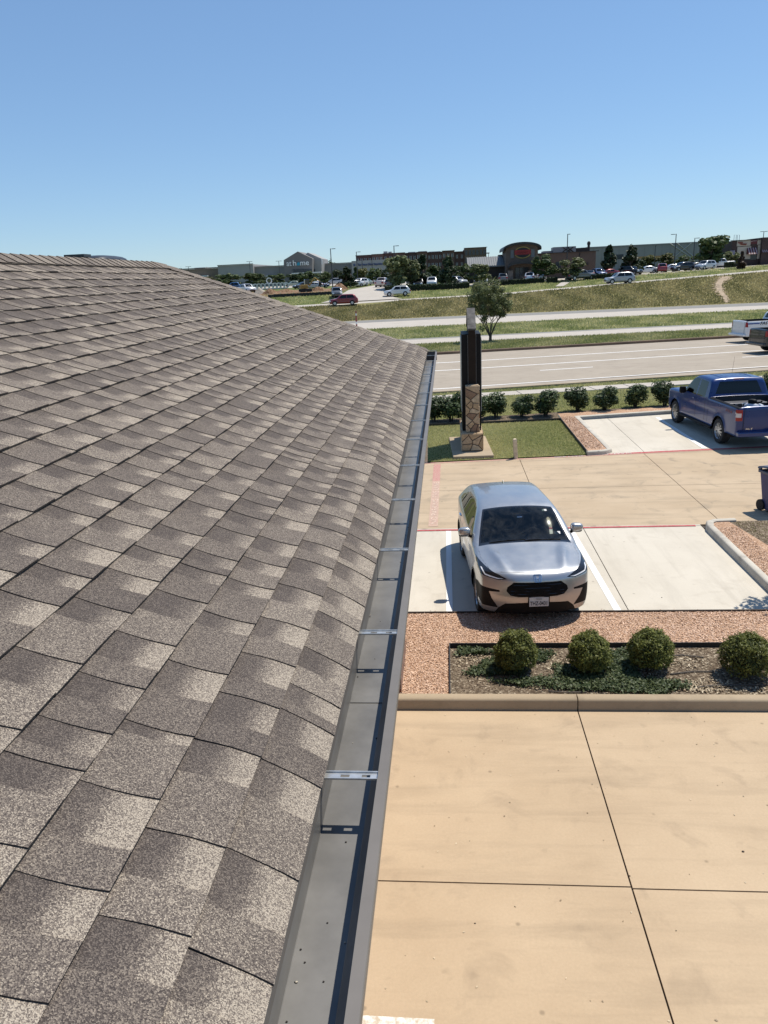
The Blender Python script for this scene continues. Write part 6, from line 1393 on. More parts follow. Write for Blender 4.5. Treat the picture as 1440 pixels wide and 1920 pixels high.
FC = [(412, 534, 205, 'suv', -60, WHT, 'white car peeping over the shingled roof edge', gl), (549, 531, 205, 'sedan', 200, SAGE, 'sage green sedan parked left of the store entrance', gl), (568, 537, 172, 'sedan', 215, BLK, 'black sedan parked behind the silver sedan by the dirt heaps', gl), (586, 541, 168, 'sedan', 205, SIL, 'silver sedan parked beside the dirt heaps', gl), (598, 537, 172, 'sedan', 20, BLU, 'dark blue sedan parked behind the silver sedan', gl),
      (590, 530, 205, 'suv', -70, WHT, 'white suv parked in front of the store doors', gl), (627, 527, 205, 'suv', 185, SIL, 'silver van like suv parked right of the lollipop tree', gl), (664, 534, 168, 'sedan', -140, WHT, 'white sedan beside the tall dark conical tree', gl), (675, 531, 172, 'suv', -120, WHT, 'white suv next to the white sedan by the conical tree', gl), (684, 532, 176, 'sedan', -110, SAGE, 'pale green car under the yellowish tree', gl), (696, 526, 200, 'sedan', 180, WHT, 'white car below the blue store lettering', gl), (712, 522, 210, 'pickup', 190, WHT, 'white pickup at the far end of the entry road', gl),
      (773, 531, 165, 'suv', -100, WHT, 'white suv behind the hedge by the entry corner tree', gr_), (786, 540, 150, 'suv', -95, BLK, 'black suv nose on behind the long hedge', gr_), (810, 538, 150, 'pickup', -90, WHT, 'white pickup nose on behind the long hedge', gr_), (838, 531, 158, 'suv', -80, GRY, 'dark grey suv beside the tall dark tree', gr_), (857, 533, 155, 'suv', -50, SIL, 'silver suv parked near the end of the long hedge', gr_), (898, 528, 156, 'suv', -95, BLU, 'blue and white suv before the metal roofed wing', gr_), (905, 532, 152, 'suv', -90, SIL, 'silver suv before the metal roofed wing', gr_),
      (942, 525, 156, 'suv', 90, GRY, 'dark suv beside the restaurant tower', gr_), (994, 525, 152, 'suv', 80, WHT, 'white suv parked at the restaurant entrance', gr_), (1014, 523, 155, 'sedan', 90, WHT, 'white sedan next to the suv at the restaurant entrance', gr_), (1088, 526, 150, 'pickup', 20, GRY, 'grey pickup beside the wide round tree', gr_), (1106, 521, 154, 'sedan', 80, BLK, 'black sedan at the end of the brown wing', gr_), (1122, 519, 154, 'suv', -80, BLU, 'dark blue suv beside the black sedan', gr_), (1138, 517, 155, 'sedan', 200, RED, 'dark red sedan under the conical tree', gr_), (1183, 514, 156, 'suv', -50, BLK, 'black suv under the tallest conical tree', gr_), (1211, 513, 160, 'sedan', 185, WHT, 'white sedan parked side on before the warehouse', gr_), (1240, 511, 160, 'suv', 80, RED, 'dark red suv right of the white sedan', gr_), (1257, 511, 162, 'sedan', 180, WHT, 'white sedan beside the dark red suv', gr_), (1279, 511, 158, 'suv', 200, BLK, 'black suv parked below the light pole', gr_), (1300, 509, 162, 'sedan', 190, GRY, 'grey sedan right of the black suv', gr_), (1322, 509, 158, 'suv', 215, (0.5, 0.53, 0.57), 'pale suv below the biggest green tree', gr_), (1349, 503, 165, 'pickup', 185, WHT, 'white pickup beside the biggest green tree', gr_)]
for a in FC: far_car(*a)
M['pole'] = plain('bronze_pole', (0.05, 0.05, 0.055), 0.5, 0.3)
def light_pole(px, yt, yb, d, arm, label):
    tp = AT(px, yt, d); x, y = tp[0], tp[1]; zb = TZ(x, y); h = tp[2]-zb
    t = thing('light_pole', label, 'light pole', (x, y, zb), 0, 'parking lot light poles')
    mb = MB(); mb.tube([(0, 0, -0.2), (0, 0, h)], [0.11, 0.075], 8); mb.build('pole', M['pole'], t)
    mb = MB(); mb.lathe([(0, 0), (0.3, 0), (0.3, 0.6), (0.25, 0.65), (0, 0.65)], 14, 'z'); mb.build('footing', M['roadf'], t)
    for a in arm:
        mb = MB(); mb.box(min(0, a*0.3), max(0, a*0.3), -0.03, 0.03, h-0.1, h-0.04); mb.build('arm', M['pole'], t)
        mb = MB(); mb.box(min(a*0.3, a*0.95), max(a*0.3, a*0.95), -0.16, 0.16, h-0.12, h-0.02); mb.build('lamp_head', M['pole'], t)
for a in [(619.5, 466, 548, 150, (1,), 'light pole between the store corner and the dirt heaps'), (668, 472, 520, 175, (1,), 'light pole beside the brick flats end'), (738.5, 460.5, 545, 150, (1,), 'tall light pole at the entry road corner tree'), (1064.5, 438.5, 530, 152, (0.5,), 'tallest light pole in front of the brown restaurant wing'), (1268, 438.5, 515, 158, (-1,), 'light pole beside the crossed braces with lamp pointing left'), (1303, 446, 510, 170, (1,), 'light pole at the warehouse end with lamp pointing right'), (1432.5, 433.5, 500, 185, (-0.8, 0.8), 'double headed light pole above the cream panelled restaurant'),
          (353, 499.5, 530, 235, (-0.9, 0.9), 'double headed light pole before the tan building'), (467.5, 490, 530, 225, (-0.9, 0.9), 'double headed light pole before the grey store corner'), (522.5, 489, 530, 225, (-0.9, 0.9), 'double headed light pole left of the store gable'), (1229, 460.5, 505, 185, (0.3,), 'slim pole by the warehouse loading doors'), (697, 484, 520, 200, (0.4,), 'slim pole crossing the blue lettering'), (678.5, 485, 520, 200, (0.4,), 'slim pole near the start of the blue lettering')]: light_pole(*a)
# --- hedges
def hedge(px0, py0, px1, py1, d, h, label):
    a = AT(px0, py0, d); b = AT(px1, py1, d+ (AT(px1, py1, d)[0]-AT(px0, py0, d)[0])*0.12); L_ = np.hypot(b[0]-a[0], b[1]-a[1]); n = int(L_*160); r = np.random.default_rng(int(px0))
    q = r.uniform(0, 1, n); P = np.stack([a[0]+(b[0]-a[0])*q, a[1]+(b[1]-a[1])*q+r.uniform(-0.55, 0.55, n), np.zeros(n)], 1)
    P[:, 2] = [TZ(p[0], p[1])+h*(0.1+0.9*math.sqrt(abs(rr))) for p, rr in zip(P, r.uniform(0, 1, n))]
    v, f, s = leaves(P, np.tile([0, -0.3, 0.6], (n, 1)), 0.16, 0.6, r, 0.25+r.normal(0, 0.2, n), 0.8)
    t = thing('hedge', label, 'hedge', (0, 0, 0)); np_mesh('foliage', v, f, M['oakdark'], t, s)
    mb = MB(); mb.sweep([(-0.42, -0.2), (0.42, -0.2), (0.42, h*0.85), (-0.42, h*0.85)], [((a[0]+(b[0]-a[0])*k/10, a[1]+(b[1]-a[1])*k/10, TZ(a[0]+(b[0]-a[0])*k/10, a[1]+(b[1]-a[1])*k/10)), (0, 1, 0), (0, 0, 1)) for k in range(11)]); mb.build('inner_twigs', plain('shrub_inside', (0.02, 0.022, 0.01), 1.0), t)
hedge(722, 553, 880, 545, 144, 1.05, 'long dark clipped hedge below the parked cars at the entry corner'); hedge(938, 530, 1020, 527, 148, 0.9, 'dark clipped hedge before the restaurant entrance'); hedge(1025, 528, 1045, 526, 148, 0.9, 'short dark hedge right of the restaurant entrance'); hedge(1098, 524, 1160, 520, 150, 0.9, 'dark hedge below the cars by the brown wing'); hedge(1358, 505, 1378, 503, 160, 1.1, 'light brown green hedge left of the cream panelled restaurant')

# --- construction ground in front of the store
PIPE = plain('concrete_pipe', (0.72, 0.70, 0.66), 0.9)
for i, px in enumerate((472, 479, 486, 493, 501, 509, 516, 523, 530, 537)):
    p = AT(px, 541, 176+i*0.3); r = 0.62; t = thing('concrete_pipe', 'large pale concrete drain pipe lying in a row behind the dirt', 'pipe', (p[0], p[1], TZ(p[0], p[1])+r*1.14+0.05), 0.25, 'concrete pipes laid in a row')
    mb = MB(); mb.lathe([(r*0.78, 0), (r, 0), (r, 2.4), (r*0.78, 2.4), (r*0.78, 0)], 22, 'y'); mb.build('barrel', PIPE, t, False); mb = MB(); mb.lathe([(r*0.78, -0.12), (r*1.14, -0.12), (r*1.14, 0.25), (r, 0.3)], 22, 'y'); mb.build('collar', PIPE, t)
p = AT(505, 531, 178); t = thing('concrete_pipe', 'pale concrete pipe stacked on top of the pipe row', 'pipe', (p[0], p[1], TZ(p[0], p[1])+1.95), 0.25); mb = MB(); mb.lathe([(0.48, 0), (0.62, 0), (0.62, 2.4), (0.48, 2.4), (0.48, 0)], 22, 'y'); mb.build('barrel', PIPE, t); mb = MB(); mb.lathe([(0.48, -0.12), (0.7, -0.12), (0.7, 0.25), (0.62, 0.3)], 22, 'y'); mb.build('collar', PIPE, t)
def heap(px, py, d, wpx, hpx, mat, label, seed):
    p = AT(px, py, d); W = wpx*d/FL/2*1.25; H = hpx*d/FL*1.25; r = np.random.default_rng(seed); n = 22; v = []; f = []; ph = r.uniform(0, 6.28, 6)
    for i in range(n+1):
        for j in range(n+1):
            a = 2*i/n-1; b = 2*j/n-1; q = math.hypot(a, b); z = max(0, 1-q**1.5)*(1+0.25*math.sin(5*a+ph[0])*math.cos(4*b+ph[1]))+0.06*math.sin(13*a+ph[2])*math.sin(11*b+ph[3])*(q < 1)
            v.append((a*W*1.1, b*W*0.9, H*z-0.15))
    for i in range(n):
        for j in range(n): f.append((i*(n+1)+j, (i+1)*(n+1)+j, (i+1)*(n+1)+j+1, i*(n+1)+j+1))
    o = np_mesh('dirt_heap', v, f, mat, None, None, True); o.location = (p[0], p[1], TZ(p[0], p[1])); return tag(o, label, 'dirt heap')
M['palespoil'] = plain('pale_spoil', (0.36, 0.31, 0.25), 0.95, var=0.25, scale=2)
heap(490, 551, 152, 24, 9, M['palespoil'], 'pale flat topped spoil heap by the roof edge', 1); heap(507, 555, 148, 26, 9, M['dirt'], 'brown heap in front of the pale spoil', 2); heap(536, 548, 158, 34, 5, M['dirt'], 'long low brown heap behind the fence', 3); heap(575, 550, 152, 20, 8, M['dirt'], 'small brown heap beside the digger', 4); heap(597, 550, 154, 26, 7, M['dirt'], 'reddish brown heap below the parked sedans', 5); heap(636, 543, 156, 28, 9, M['dirt'], 'steep brown heap beside the entry road', 6)
fn = MB(); pts = []
for k in range(21):
    px = 503+(622-503)*k/20; py = 559-6*k/20; p = GT(px, py); pts.append((p[0], p[1]))
for (a, b) in zip(pts[:-1], pts[1:]):
    za, zb_ = TZ(*a), TZ(*b); fn.add([(a[0], a[1], za), (b[0], b[1], zb_), (b[0], b[1], zb_+0.55), (a[0], a[1], za+0.6), (a[0], a[1]+0.02, za), (b[0], b[1]+0.02, zb_), (b[0], b[1]+0.02, zb_+0.55), (a[0], a[1]+0.02, za+0.6)], [(0, 1, 2, 3), (7, 6, 5, 4), (3, 2, 6, 7)])
t = thing('silt_fence', 'low black silt fence along the front of the dirt ground', 'fence', (0, 0, 0)); fn.build('fabric', plain('silt_fabric', (0.03, 0.03, 0.03), 0.9), t)
for a in pts[::2]:
    mb = MB(); mb.box(a[0]-0.04, a[0]+0.04, a[1]+0.03, a[1]+0.10, TZ(*a)-0.2, TZ(*a)+0.85); mb.build('stake', M['postwood'], t)
# little digger
p = AT(573, 549, 150); t = thing('digger', 'small dark digger with raised arm among the dirt heaps', 'digger', (p[0], p[1], TZ(p[0], p[1])), 0.4)
for sy in (-0.7, 0.7): mb = MB(); mb.super((0, sy, 0.35), (1.2, 0.22, 0.33), 0.4, 8, 14); mb.build('track', M['black_rubber'], t)
dy = plain('digger_yellow', (0.30, 0.19, 0.04), 0.6); mb = MB(); mb.box(-1.0, 0.4, -0.8, 0.8, 0.7, 1.4); soften(mb.build('engine_housing', dy, t), 0.08); mb = MB(); mb.box(0.0, 0.9, -0.1, 0.75, 1.3, 2.4); soften(mb.build('cab', M['gloss_black'], t), 0.08)
mb = MB(); mb.tube([(0.7, -0.4, 1.2), (1.9, -0.4, 2.6), (2.9, -0.4, 1.9)], [0.16, 0.14, 0.1], 8); mb.build('arm', dy, t); mb = MB(); mb.super((2.95, -0.4, 1.5), (0.3, 0.35, 0.35), 0.6, 8, 10); mb.build('bucket', M['dark_int'], t)
# work trucks
far_car(463, 549, 158, 'pickup', -50, WHT, 'white work truck parked beside the pipe row', 'work trucks at the dirt ground'); far_car(441, 541, 170, 'pickup', 190, (0.03, 0.09, 0.22), 'blue work truck behind the roof edge near the pipes', 'work trucks at the dirt ground', sc=1.1)

for t in PROTO.values():
    for ch in list(t.children_recursive): bpy.data.objects.remove(ch)
    bpy.data.objects.remove(t)
# --- buildings
def block(parent, name, px0, px1, yt, Y, depth, mat, zb=None, bev=0.0):
    a = AT(px0, yt, Y); b = AT(px1, yt-(px1-px0)*0.0459, Y); zb = zb if zb is not None else TZ((a[0]+b[0])/2, Y)-1.5
    mb = MB(); mb.box(min(a[0], b[0]), max(a[0], b[0]), Y, Y+depth, zb, a[2]); return mb.build(name, mat, parent)
def rect(parent, name, px0, px1, y0, y1, Y, mat, th=0.12, ref=None):
    # flat panel on a facade; pixels of its left top and right bottom (roll taken out about its centre)
    cx = (px0+px1)/2; c = AT(cx, (y0+y1)/2, Y); w_ = (px1-px0)*Y/FL/2/1.0; a = AT(cx, y0, Y)[2]; b = AT(cx, y1, Y)[2]
    mb = MB(); mb.box(c[0]-w_, c[0]+w_, Y-th, Y-0.01, b, a); return mb.build(name, mat, parent)
GS = [plain('store_grey', (0.33, 0.325, 0.315), 0.85, var=0.06, scale=0.3), plain('store_dark_grey', (0.185, 0.175, 0.17), 0.85, var=0.06, scale=0.3), plain('store_mid_grey', (0.255, 0.25, 0.245), 0.85, var=0.06, scale=0.3)]
CW = plain('canopy_white', (0.72, 0.72, 0.70), 0.6); DG = plain('dark_glazing', (0.03, 0.037, 0.045), 0.15); TB = plain('tan_render', (0.20, 0.155, 0.115), 0.9, var=0.08, scale=0.3)
st = thing('grey_store', 'large grey store with gabled front and white at home lettering', 'building', (0, 0, 0))
block(st, 'wall', 408, 474, 498.5, 262, 40, GS[0]); block(st, 'wall', 474, 534, 501.5, 264, 40, GS[2]); block(st, 'wall', 603, 661, 495.8, 265, 40, GS[2])
for (x0, x1, yt) in ((408, 474, 498.0), (474, 533, 501.0), (603, 661, 495.3)): rect(st, 'parapet_cap', x0, x1, yt-1.0-(x1-x0)*0.023, yt+0.3-(x1-x0)*0.023, 261.8 if x0 < 470 else (263.8 if x0 < 600 else 264.8), GS[1], 0.3)
def gable(parent, pxs, Y, depth, mat, zb):
    P = [AT(px, py, Y) for px, py in pxs]; n = len(P); vs = [(p[0], Y, p[2]) for p in P]+[(p[0], Y+depth, p[2]) for p in P]
    mb = MB(); mb.add(vs, [tuple(range(n)), tuple(range(n, 2*n))[::-1]]+[((i+1) % n, i, n+i, n+(i+1) % n) for i in range(n)]); return mb.build('gabled_front', mat, parent)
gable(st, [(532, 548), (532, 487.5), (558, 471.5), (585.5, 484.5), (585.5, 545)], 254, 16, GS[1], 3); gable(st, [(570, 546), (570, 480), (577, 473.5), (603, 485), (603, 544)], 258, 14, GS[0], 3)
rect(st, 'white_edge', 602.5, 605, 485.5, 496, 257.8, CW, 0.2)
for (x0, x1) in ((549.5, 554), (555.5, 570), (571.5, 579), (579.5, 585), (587.5, 591)): rect(st, 'window', x0, x1, 504.5, 511, 253.8 if x0 < 586 else 257.8, DG)
rect(st, 'canopy', 549, 603, 510.6, 512.6, 253.7, CW, 1.6); rect(st, 'doors', 551, 591, 513.5, 528, 253.75, DG, 0.1)
rect(st, 'side_entry', 500, 513, 518, 528, 263.8, DG, 0.1); rect(st, 'side_canopy', 499.5, 514, 516.6, 518, 263.75, CW, 0.8); rect(st, 'base_band', 445, 460, 529, 534, 261.8, GS[1], 0.1)
YL = 253.6; wl_ = plain('sign_white', (0.82, 0.82, 0.80), 0.5)
def far_text(parent, txt, px0, px1, ybase, caph, Y, mat, name='store_lettering', bold=0.02):
    c = AT((px0+px1)/2, ybase, Y); return lettering(name, txt, caph*Y/FL/0.70, mat, parent, (c[0], Y, c[2]), (1, 0, 0), (0, 0, 1), 0.06, fit=(px1-px0)*Y/FL, bold=bold)
far_text(st, 'at', 537.5, 546.5, 498.6, 9.3, YL, wl_); far_text(st, 'h', 549.6, 555.6, 498.0, 9.3, YL, wl_); far_text(st, 'me', 563.3, 579, 497.2, 9.3, YL, wl_)
hs = [AT(px, py, YL) for px, py in ((557, 498), (557, 493.5), (559.7, 491.2), (562.3, 493.3), (562.3, 497.7))]; mb = MB(); mb.add([(p[0], YL-0.1, p[2]) for p in hs]+[(p[0], YL, p[2]) for p in hs], [(0, 1, 2, 3, 4), (9, 8, 7, 6, 5)]+[((i+1) % 5, i, 5+i, 5+(i+1) % 5) for i in range(5)]); mb.build('house_mark', plain('teal', (0.02, 0.30, 0.42), 0.5), st)
s2 = thing('lettered_store', 'pale grey store wall with small blue lettering and two round marks', 'building', (0, 0, 0))
block(s2, 'wall', 659, 728, 489.5, 258, 40, GS[0]); block(s2, 'brick_wing', 728, 742, 490, 259, 30, plain('red_brick_far', (0.19, 0.085, 0.06), 0.9, var=0.2, scale=0.6))
navy = plain('lettering_blue', (0.035, 0.06, 0.16), 0.6); far_text(s2, 'The Home Décor Superstore', 671.5, 718.5, 497.3, 3.6, 257.8, navy, bold=0.03); rect(s2, 'base_band', 659, 728, 522, 526, 257.9, GS[2], 0.05)
for px, py in ((664.5, 497), (722, 494.3)): c = AT(px, py, 257.8); mb = MB(); mb.lathe([(0, -0.06), (0.34, -0.06), (0.34, 0.06)], 16, 'y', (c[0], 257.8, c[2])); mb.build('round_mark', navy, s2)
tb = thing('tan_building', 'low tan building with white canopy beyond the roof edge', 'building', (0, 0, 0)); block(tb, 'wall', 338, 412, 506.2, 275, 40, TB); rect(tb, 'parapet_cap', 338, 412, 501.7+0.6, 503.6+0.6, 274.9, plain('tan_dark', (0.12, 0.09, 0.07), 0.9), 0.3); rect(tb, 'canopy', 357, 392, 517.2, 519.2, 274.8, CW, 2.0); rect(tb, 'doors', 368, 386, 520.5, 527, 274.9, DG, 0.1); block(tb, 'roof_unit', 364.5, 385, 502, 285, 8, CW)
# brick flats
ap = thing('brick_flats', 'long four storey brick flats with stepped parapets behind the trees', 'building', (0, 0, 0))
BR = [plain('flats_brick_%d' % i, c, 0.9, var=0.12, scale=0.5) for i, c in enumerate(((0.105, 0.058, 0.048), (0.135, 0.078, 0.06), (0.16, 0.115, 0.085), (0.085, 0.05, 0.045)))]
SEG = [(667, 697, 479.5, 0, 0), (697, 718, 477.3, 1, -1), (718, 737, 475.6, 0, 0), (737, 759, 474.7, 1, -0.8), (759, 781, 474.8, 3, 0), (781, 801, 473.0, 1, -1), (801, 829, 473.6, 0, 0), (829, 852, 470.6, 1, -1), (852, 871, 472.3, 0, 0.2), (871, 912, 465.3, 2, -2)]
for (x0, x1, yt, ci, off) in SEG:
    Y = 300+off; o = block(ap, 'wall', x0, x1, yt, Y, 30, BR[ci]); rect(ap, 'parapet_cap', x0, x1, yt-0.6-(x1-x0)*0.023, yt+0.5-(x1-x0)*0.023, Y-0.05, BR[3], 0.25)
    nw = max(2, int((x1-x0)/6.5))
    for fl_ in range(4):
        yc = yt+9+fl_*14.5-(x1-x0)*0.023
        for k in range(nw):
            px = x0+(x1-x0)*(k+0.5)/nw; ww, hh = (2.4, 7) if ci != 2 else (4.2, 9)
            pyc = yc-(px-(x0+x1)/2)*0.0459
            wn = rect(ap, 'window', px-ww*0.5, px+ww*0.5, pyc-hh*0.5, pyc+hh*0.5, Y, DG, 0.06)
            if fl_ < 2: rect(wn, 'frame', px-ww*0.5-0.4, px-ww*0.5, pyc-hh*0.5, pyc+hh*0.5, Y, CW if ci != 2 else BR[2], 0.14); rect(wn, 'frame', px+ww*0.5, px+ww*0.5+0.4, pyc-hh*0.5, pyc+hh*0.5, Y, CW if ci != 2 else BR[2], 0.14); rect(wn, 'sill', px-ww*0.5-0.5, px+ww*0.5+0.5, pyc+hh*0.5, pyc+hh*0.5+0.7, Y, BR[2], 0.2)
for (x0, x1, y0) in ((719, 726, 471.5), (728, 734, 472), (765, 779, 472.6), (784, 800, 471.3), (803, 826, 471.9)): block(ap, 'roof_unit', x0, x1, y0, 306, 3, plain('roof_unit', (0.5, 0.5, 0.47), 0.7), zb=12)
rect(ap, 'balcony', 911, 917, 474, 475.5, 298, BR[3], 2.5); rect(ap, 'balcony_post', 915.5, 916.3, 475, 482, 298, BR[3], 0.3)
# restaurant with arched tower
re = thing('arched_restaurant', 'brick restaurant with arched tower, red and yellow oval sign and metal roofed wing', 'building', (0, 0, 0))
RB = [plain('rest_brick', (0.135, 0.10, 0.078), 0.9, var=0.2, scale=1.2), plain('rest_dark_wall', (0.045, 0.036, 0.032), 0.9, var=0.2, scale=1.0), plain('rest_brown_wall', (0.125, 0.085, 0.065), 0.9, var=0.12, scale=0.7), plain('rest_stone', (0.20, 0.165, 0.135), 0.9, var=0.3, scale=2.5)]
YR = 163
block(re, 'wing_wall', 880, 951, 499, YR+1.5, 14, RB[1]); a = AT(877, 499.5, YR+0.6); b = AT(951, 481.5-3.4+3.4, YR+6); a2 = AT(951, 499.5-3.4, YR+0.6); zt = AT(912, 481.5, YR+6)[2]; ze = AT(912, 498.5, YR+0.6)[2]
mb = MB(); mb.add([(a[0], YR+0.4, ze), (a2[0], YR+0.4, ze), (a2[0], YR+6, zt), (a[0], YR+6, zt), (a[0], YR+0.4, ze-0.25), (a2[0], YR+0.4, ze-0.25), (a2[0], YR+6, zt-0.25), (a[0], YR+6, zt-0.25)], [(0, 1, 2, 3), (7, 6, 5, 4), (0, 4, 5, 1), (3, 7, 4, 0), (1, 5, 6, 2)]); MR = plain('metal_roof', (0.17, 0.175, 0.175), 0.6, 0.0, var=0.1, scale=0.8); mr = mb.build('metal_roof', MR, re)
k = a[0]
while k < a2[0]:
    mb = MB(); mb.add([(k-0.04, YR+0.4, ze), (k+0.04, YR+0.4, ze), (k+0.04, YR+6, zt), (k-0.04, YR+6, zt), (k-0.04, YR+0.4, ze+0.10), (k+0.04, YR+0.4, ze+0.10), (k+0.04, YR+6, zt+0.10), (k-0.04, YR+6, zt+0.10)], [(4, 5, 6, 7), (0, 4, 7, 3), (1, 2, 6, 5), (0, 1, 5, 4)]); mb.build('seam', MR, mr); k += 0.46
cxp = 976.5; cxw = AT(cxp, 500, YR)[0]; hwid = 27.5*YR/FL; zs = AT(cxp, 467.0, YR)[2]; zp = AT(cxp, 458.0, YR)[2]; zg = TZ(cxw, YR)-1.5
arc = [(cxw+hwid*math.cos(q), zs+(zp-zs)*math.sin(q)) for q in np.linspace(0, math.pi, 19)]
pf = [(cxw-hwid, zg)]+arc[::-1]+[(cxw+hwid, zg)]; n = len(pf); mb = MB(); mb.add([(x_, YR-2, z_) for x_, z_ in pf]+[(x_, YR+8, z_) for x_, z_ in pf], [tuple(range(n))[::-1], tuple(range(n, 2*n))]+[(i, (i+1) % n, n+(i+1) % n, n+i) for i in range(n)]); mb.build('tower', RB[0], re)
def arch_slab(hw_, z0, z1, th, y0, y1, mat, name):
    o_ = [(cxw+hw_*math.cos(q), z0+(z1-z0)*math.sin(q)) for q in np.linspace(0.0, math.pi, 21)]; i_ = [(x_, z_-th) for x_, z_ in o_]; mb = MB(); vs = [(x_, y_, z_) for y_ in (y0, y1) for x_, z_ in o_+i_]; m_ = 21; fs = []
    for i in range(m_-1): fs += [(i, i+1, 2*m_+i+1, 2*m_+i), (m_+i+1, m_+i, 3*m_+i, 3*m_+i+1), (i+1, i, m_+i, m_+i+1), (2*m_+i, 2*m_+i+1, 3*m_+i+1, 3*m_+i)]
    fs += [(0, m_, 3*m_, 2*m_), (m_-1, 3*m_-1, 4*m_-1, 2*m_-1)]
    mb.add(vs, fs); return mb.build(name, mat, re)
arch_slab(32.5*YR/FL, AT(cxp, 466.3, YR)[2], AT(cxp, 454.7, YR)[2], 0.42, YR-3, YR+8.5, plain('roof_edge_dark', (0.02, 0.022, 0.022), 0.5), 'arch_roof'); arch_slab(24*YR/FL, AT(cxp, 498.5, YR)[2], AT(cxp, 491.0, YR)[2], 0.4, YR-4.2, YR-2.02, plain('roof_edge_dark', (0.02, 0.022, 0.022), 0.5), 'entry_canopy')
YT = YR-2
for x0, x1 in ((953, 962), (991, 1001)): block(re, 'entry_pier', x0, x1, 507.5, YT-1.4, 1.38, RB[3])
rect(re, 'doors', 966, 991, 501.5, 527, YT, DG, 0.06); 
for px in (966, 974, 982.5, 990.5): rect(re, 'door_frame', px-0.4, px+0.4, 501.5-(px-978)*0.046, 526, YT, RB[1], 0.14)
for x0, x1 in ((957.5, 963), (996, 1002)): lv = rect(re, 'louvre', x0, x1, 468-(x0-978)*0.046, 483-(x0-978)*0.046, YT, plain('louvre_grey', (0.15, 0.165, 0.17), 0.7), 0.1)
osg = thing('oval_sign', 'oval red sign with yellow rim on the arched tower', 'sign', (0, 0, 0)); c = AT(980, 473.5, YT)
def oval(rx, rz, y, mat, name):
    mb = MB(); m_ = 36; vs = [(c[0]+rx*math.cos(6.2832*i/m_), y_, c[2]+rz*math.sin(6.2832*i/m_)) for y_ in (y, YT-0.01) for i in range(m_)]; mb.add(vs, [tuple(range(m_))[::-1]]+[(i, (i+1) % m_, m_+(i+1) % m_, m_+i) for i in range(m_)]); return mb.build(name, mat, osg)
q = YT/FL; oval(14.5*q, 9.8*q, YT-0.15, plain('sign_yellow', (0.42, 0.30, 0.07), 0.5), 'rim'); oval(12.9*q, 8.3*q, YT-0.19, plain('sign_black_field', (0.015, 0.01, 0.01), 0.5), 'field')
mb = MB(); mb.box(c[0]-14.2*q, c[0]+14.0*q, YT-0.25, YT-0.2, c[2]-3.6*q, c[2]+4.4*q); soften(mb.build('band', plain('sign_red', (0.27, 0.012, 0.012), 0.5), osg), 0.2, 3)
rr = random.Random(4); pts = [(c[0]-10*q+20*q*k/16, YT-0.28, c[2]+q*(2.6 if k % 2 else -2.0)*rr.uniform(0.6, 1.1)) for k in range(17)]; mb = MB(); mb.tube(pts, 0.055, 5); mb.build('script', plain('sign_pink', (0.42, 0.10, 0.09), 0.5), osg)
block(re, 'brown_wing', 1004, 1117.5, 475.8, YR+1, 16, RB[2]); rect(re, 'parapet_cap', 1004, 1117.5, 475.2-2.6, 476.2-2.4, YR+0.95, RB[1], 0.2); rect(re, 'wing_opening', 1042, 1051, 491, 512, YR+1, DG, 0.05); rect(re, 'wall_lamp', 1100, 1102.5, 493, 497, YR+1, RB[1], 0.2); rect(re, 'pilaster', 1085.5, 1087, 474, 505, YR+1, RB[1], 0.1)
SCM = plain('screen_grey', (0.30, 0.295, 0.285), 0.8); block(re, 'roof_screen', 1019, 1039, 471, YR+9, 4, SCM, zb=9); block(re, 'roof_screen', 1038, 1080, 463.5, YR+8, 4, SCM, zb=9); block(re, 'roof_unit', 1080, 1102, 465, YR+9, 3, RB[1], zb=9); block(re, 'roof_unit', 935, 951, 477.8, YR+9, 3, RB[1], zb=9)
for (xa, ya, xb, yb) in ((1055, 463.5, 1069, 472), (1055, 472.5, 1067, 463), (1063, 463, 1075, 472), (1062, 473, 1075, 462.5)):
    p0 = AT(xa, ya, YR+7.9); p1 = AT(xb, yb, YR+7.9); mb = MB(); mb.tube([p0, p1], 0.11, 6); mb.build('roof_brace', RB[1], re)
c = AT(1104, 457, YR+5); mb = MB(); mb.lathe([(0, 0), (0.26, 0), (0.26, 1.5), (0.34, 1.5), (0.36, 1.9), (0.22, 2.15), (0, 2.2)], 16, 'z', (c[0], YR+5, c[2]-1.7)); mb.build('flue', RB[1], re)
# long warehouse
wa = thing('warehouse', 'long grey warehouse with pale crossed braces behind the restaurants', 'building', (0, 0, 0)); YW = 245
WG = [plain('panel_grey_%d' % i, c_, 0.8, var=0.06, scale=0.25) for i, c_ in enumerate(((0.27, 0.262, 0.25), (0.225, 0.215, 0.205)))]
block(wa, 'wall', 1100, 1312, 463.3, YW, 40, WG[0]); block(wa, 'wall', 1352, 1400, 457.5, YW+10, 30, WG[0])
for k in range(13): px = 1112+16*k; rect(wa, 'panel_joint', px-0.25, px+0.25, 464-(px-1100)*0.046, 510, YW, WG[1], 0.04)
rect(wa, 'upper_band', 1100, 1312, 463.6-4.9, 466-4.9, YW, WG[1], 0.10); rect(wa, 'low_band', 1193, 1240, 480.3, 484.5, YW, plain('orange_band', (0.42, 0.24, 0.10), 0.8), 0.06); rect(wa, 'dock_door', 1154, 1168, 477, 486, YW, DG, 0.06)
for (xa, ya, xb, yb) in ((1256, 456, 1298, 484), (1270, 456, 1304, 484), (1262, 484, 1297, 455), (1252, 477, 1260, 484)):
    p0 = AT(xa, ya, YW-0.2); p1 = AT(xb, yb, YW-0.2); mb = MB(); mb.tube([p0, p1], 0.13, 5); mb.build('brace', plain('pale_brace', (0.42, 0.41, 0.37), 0.7), wa)
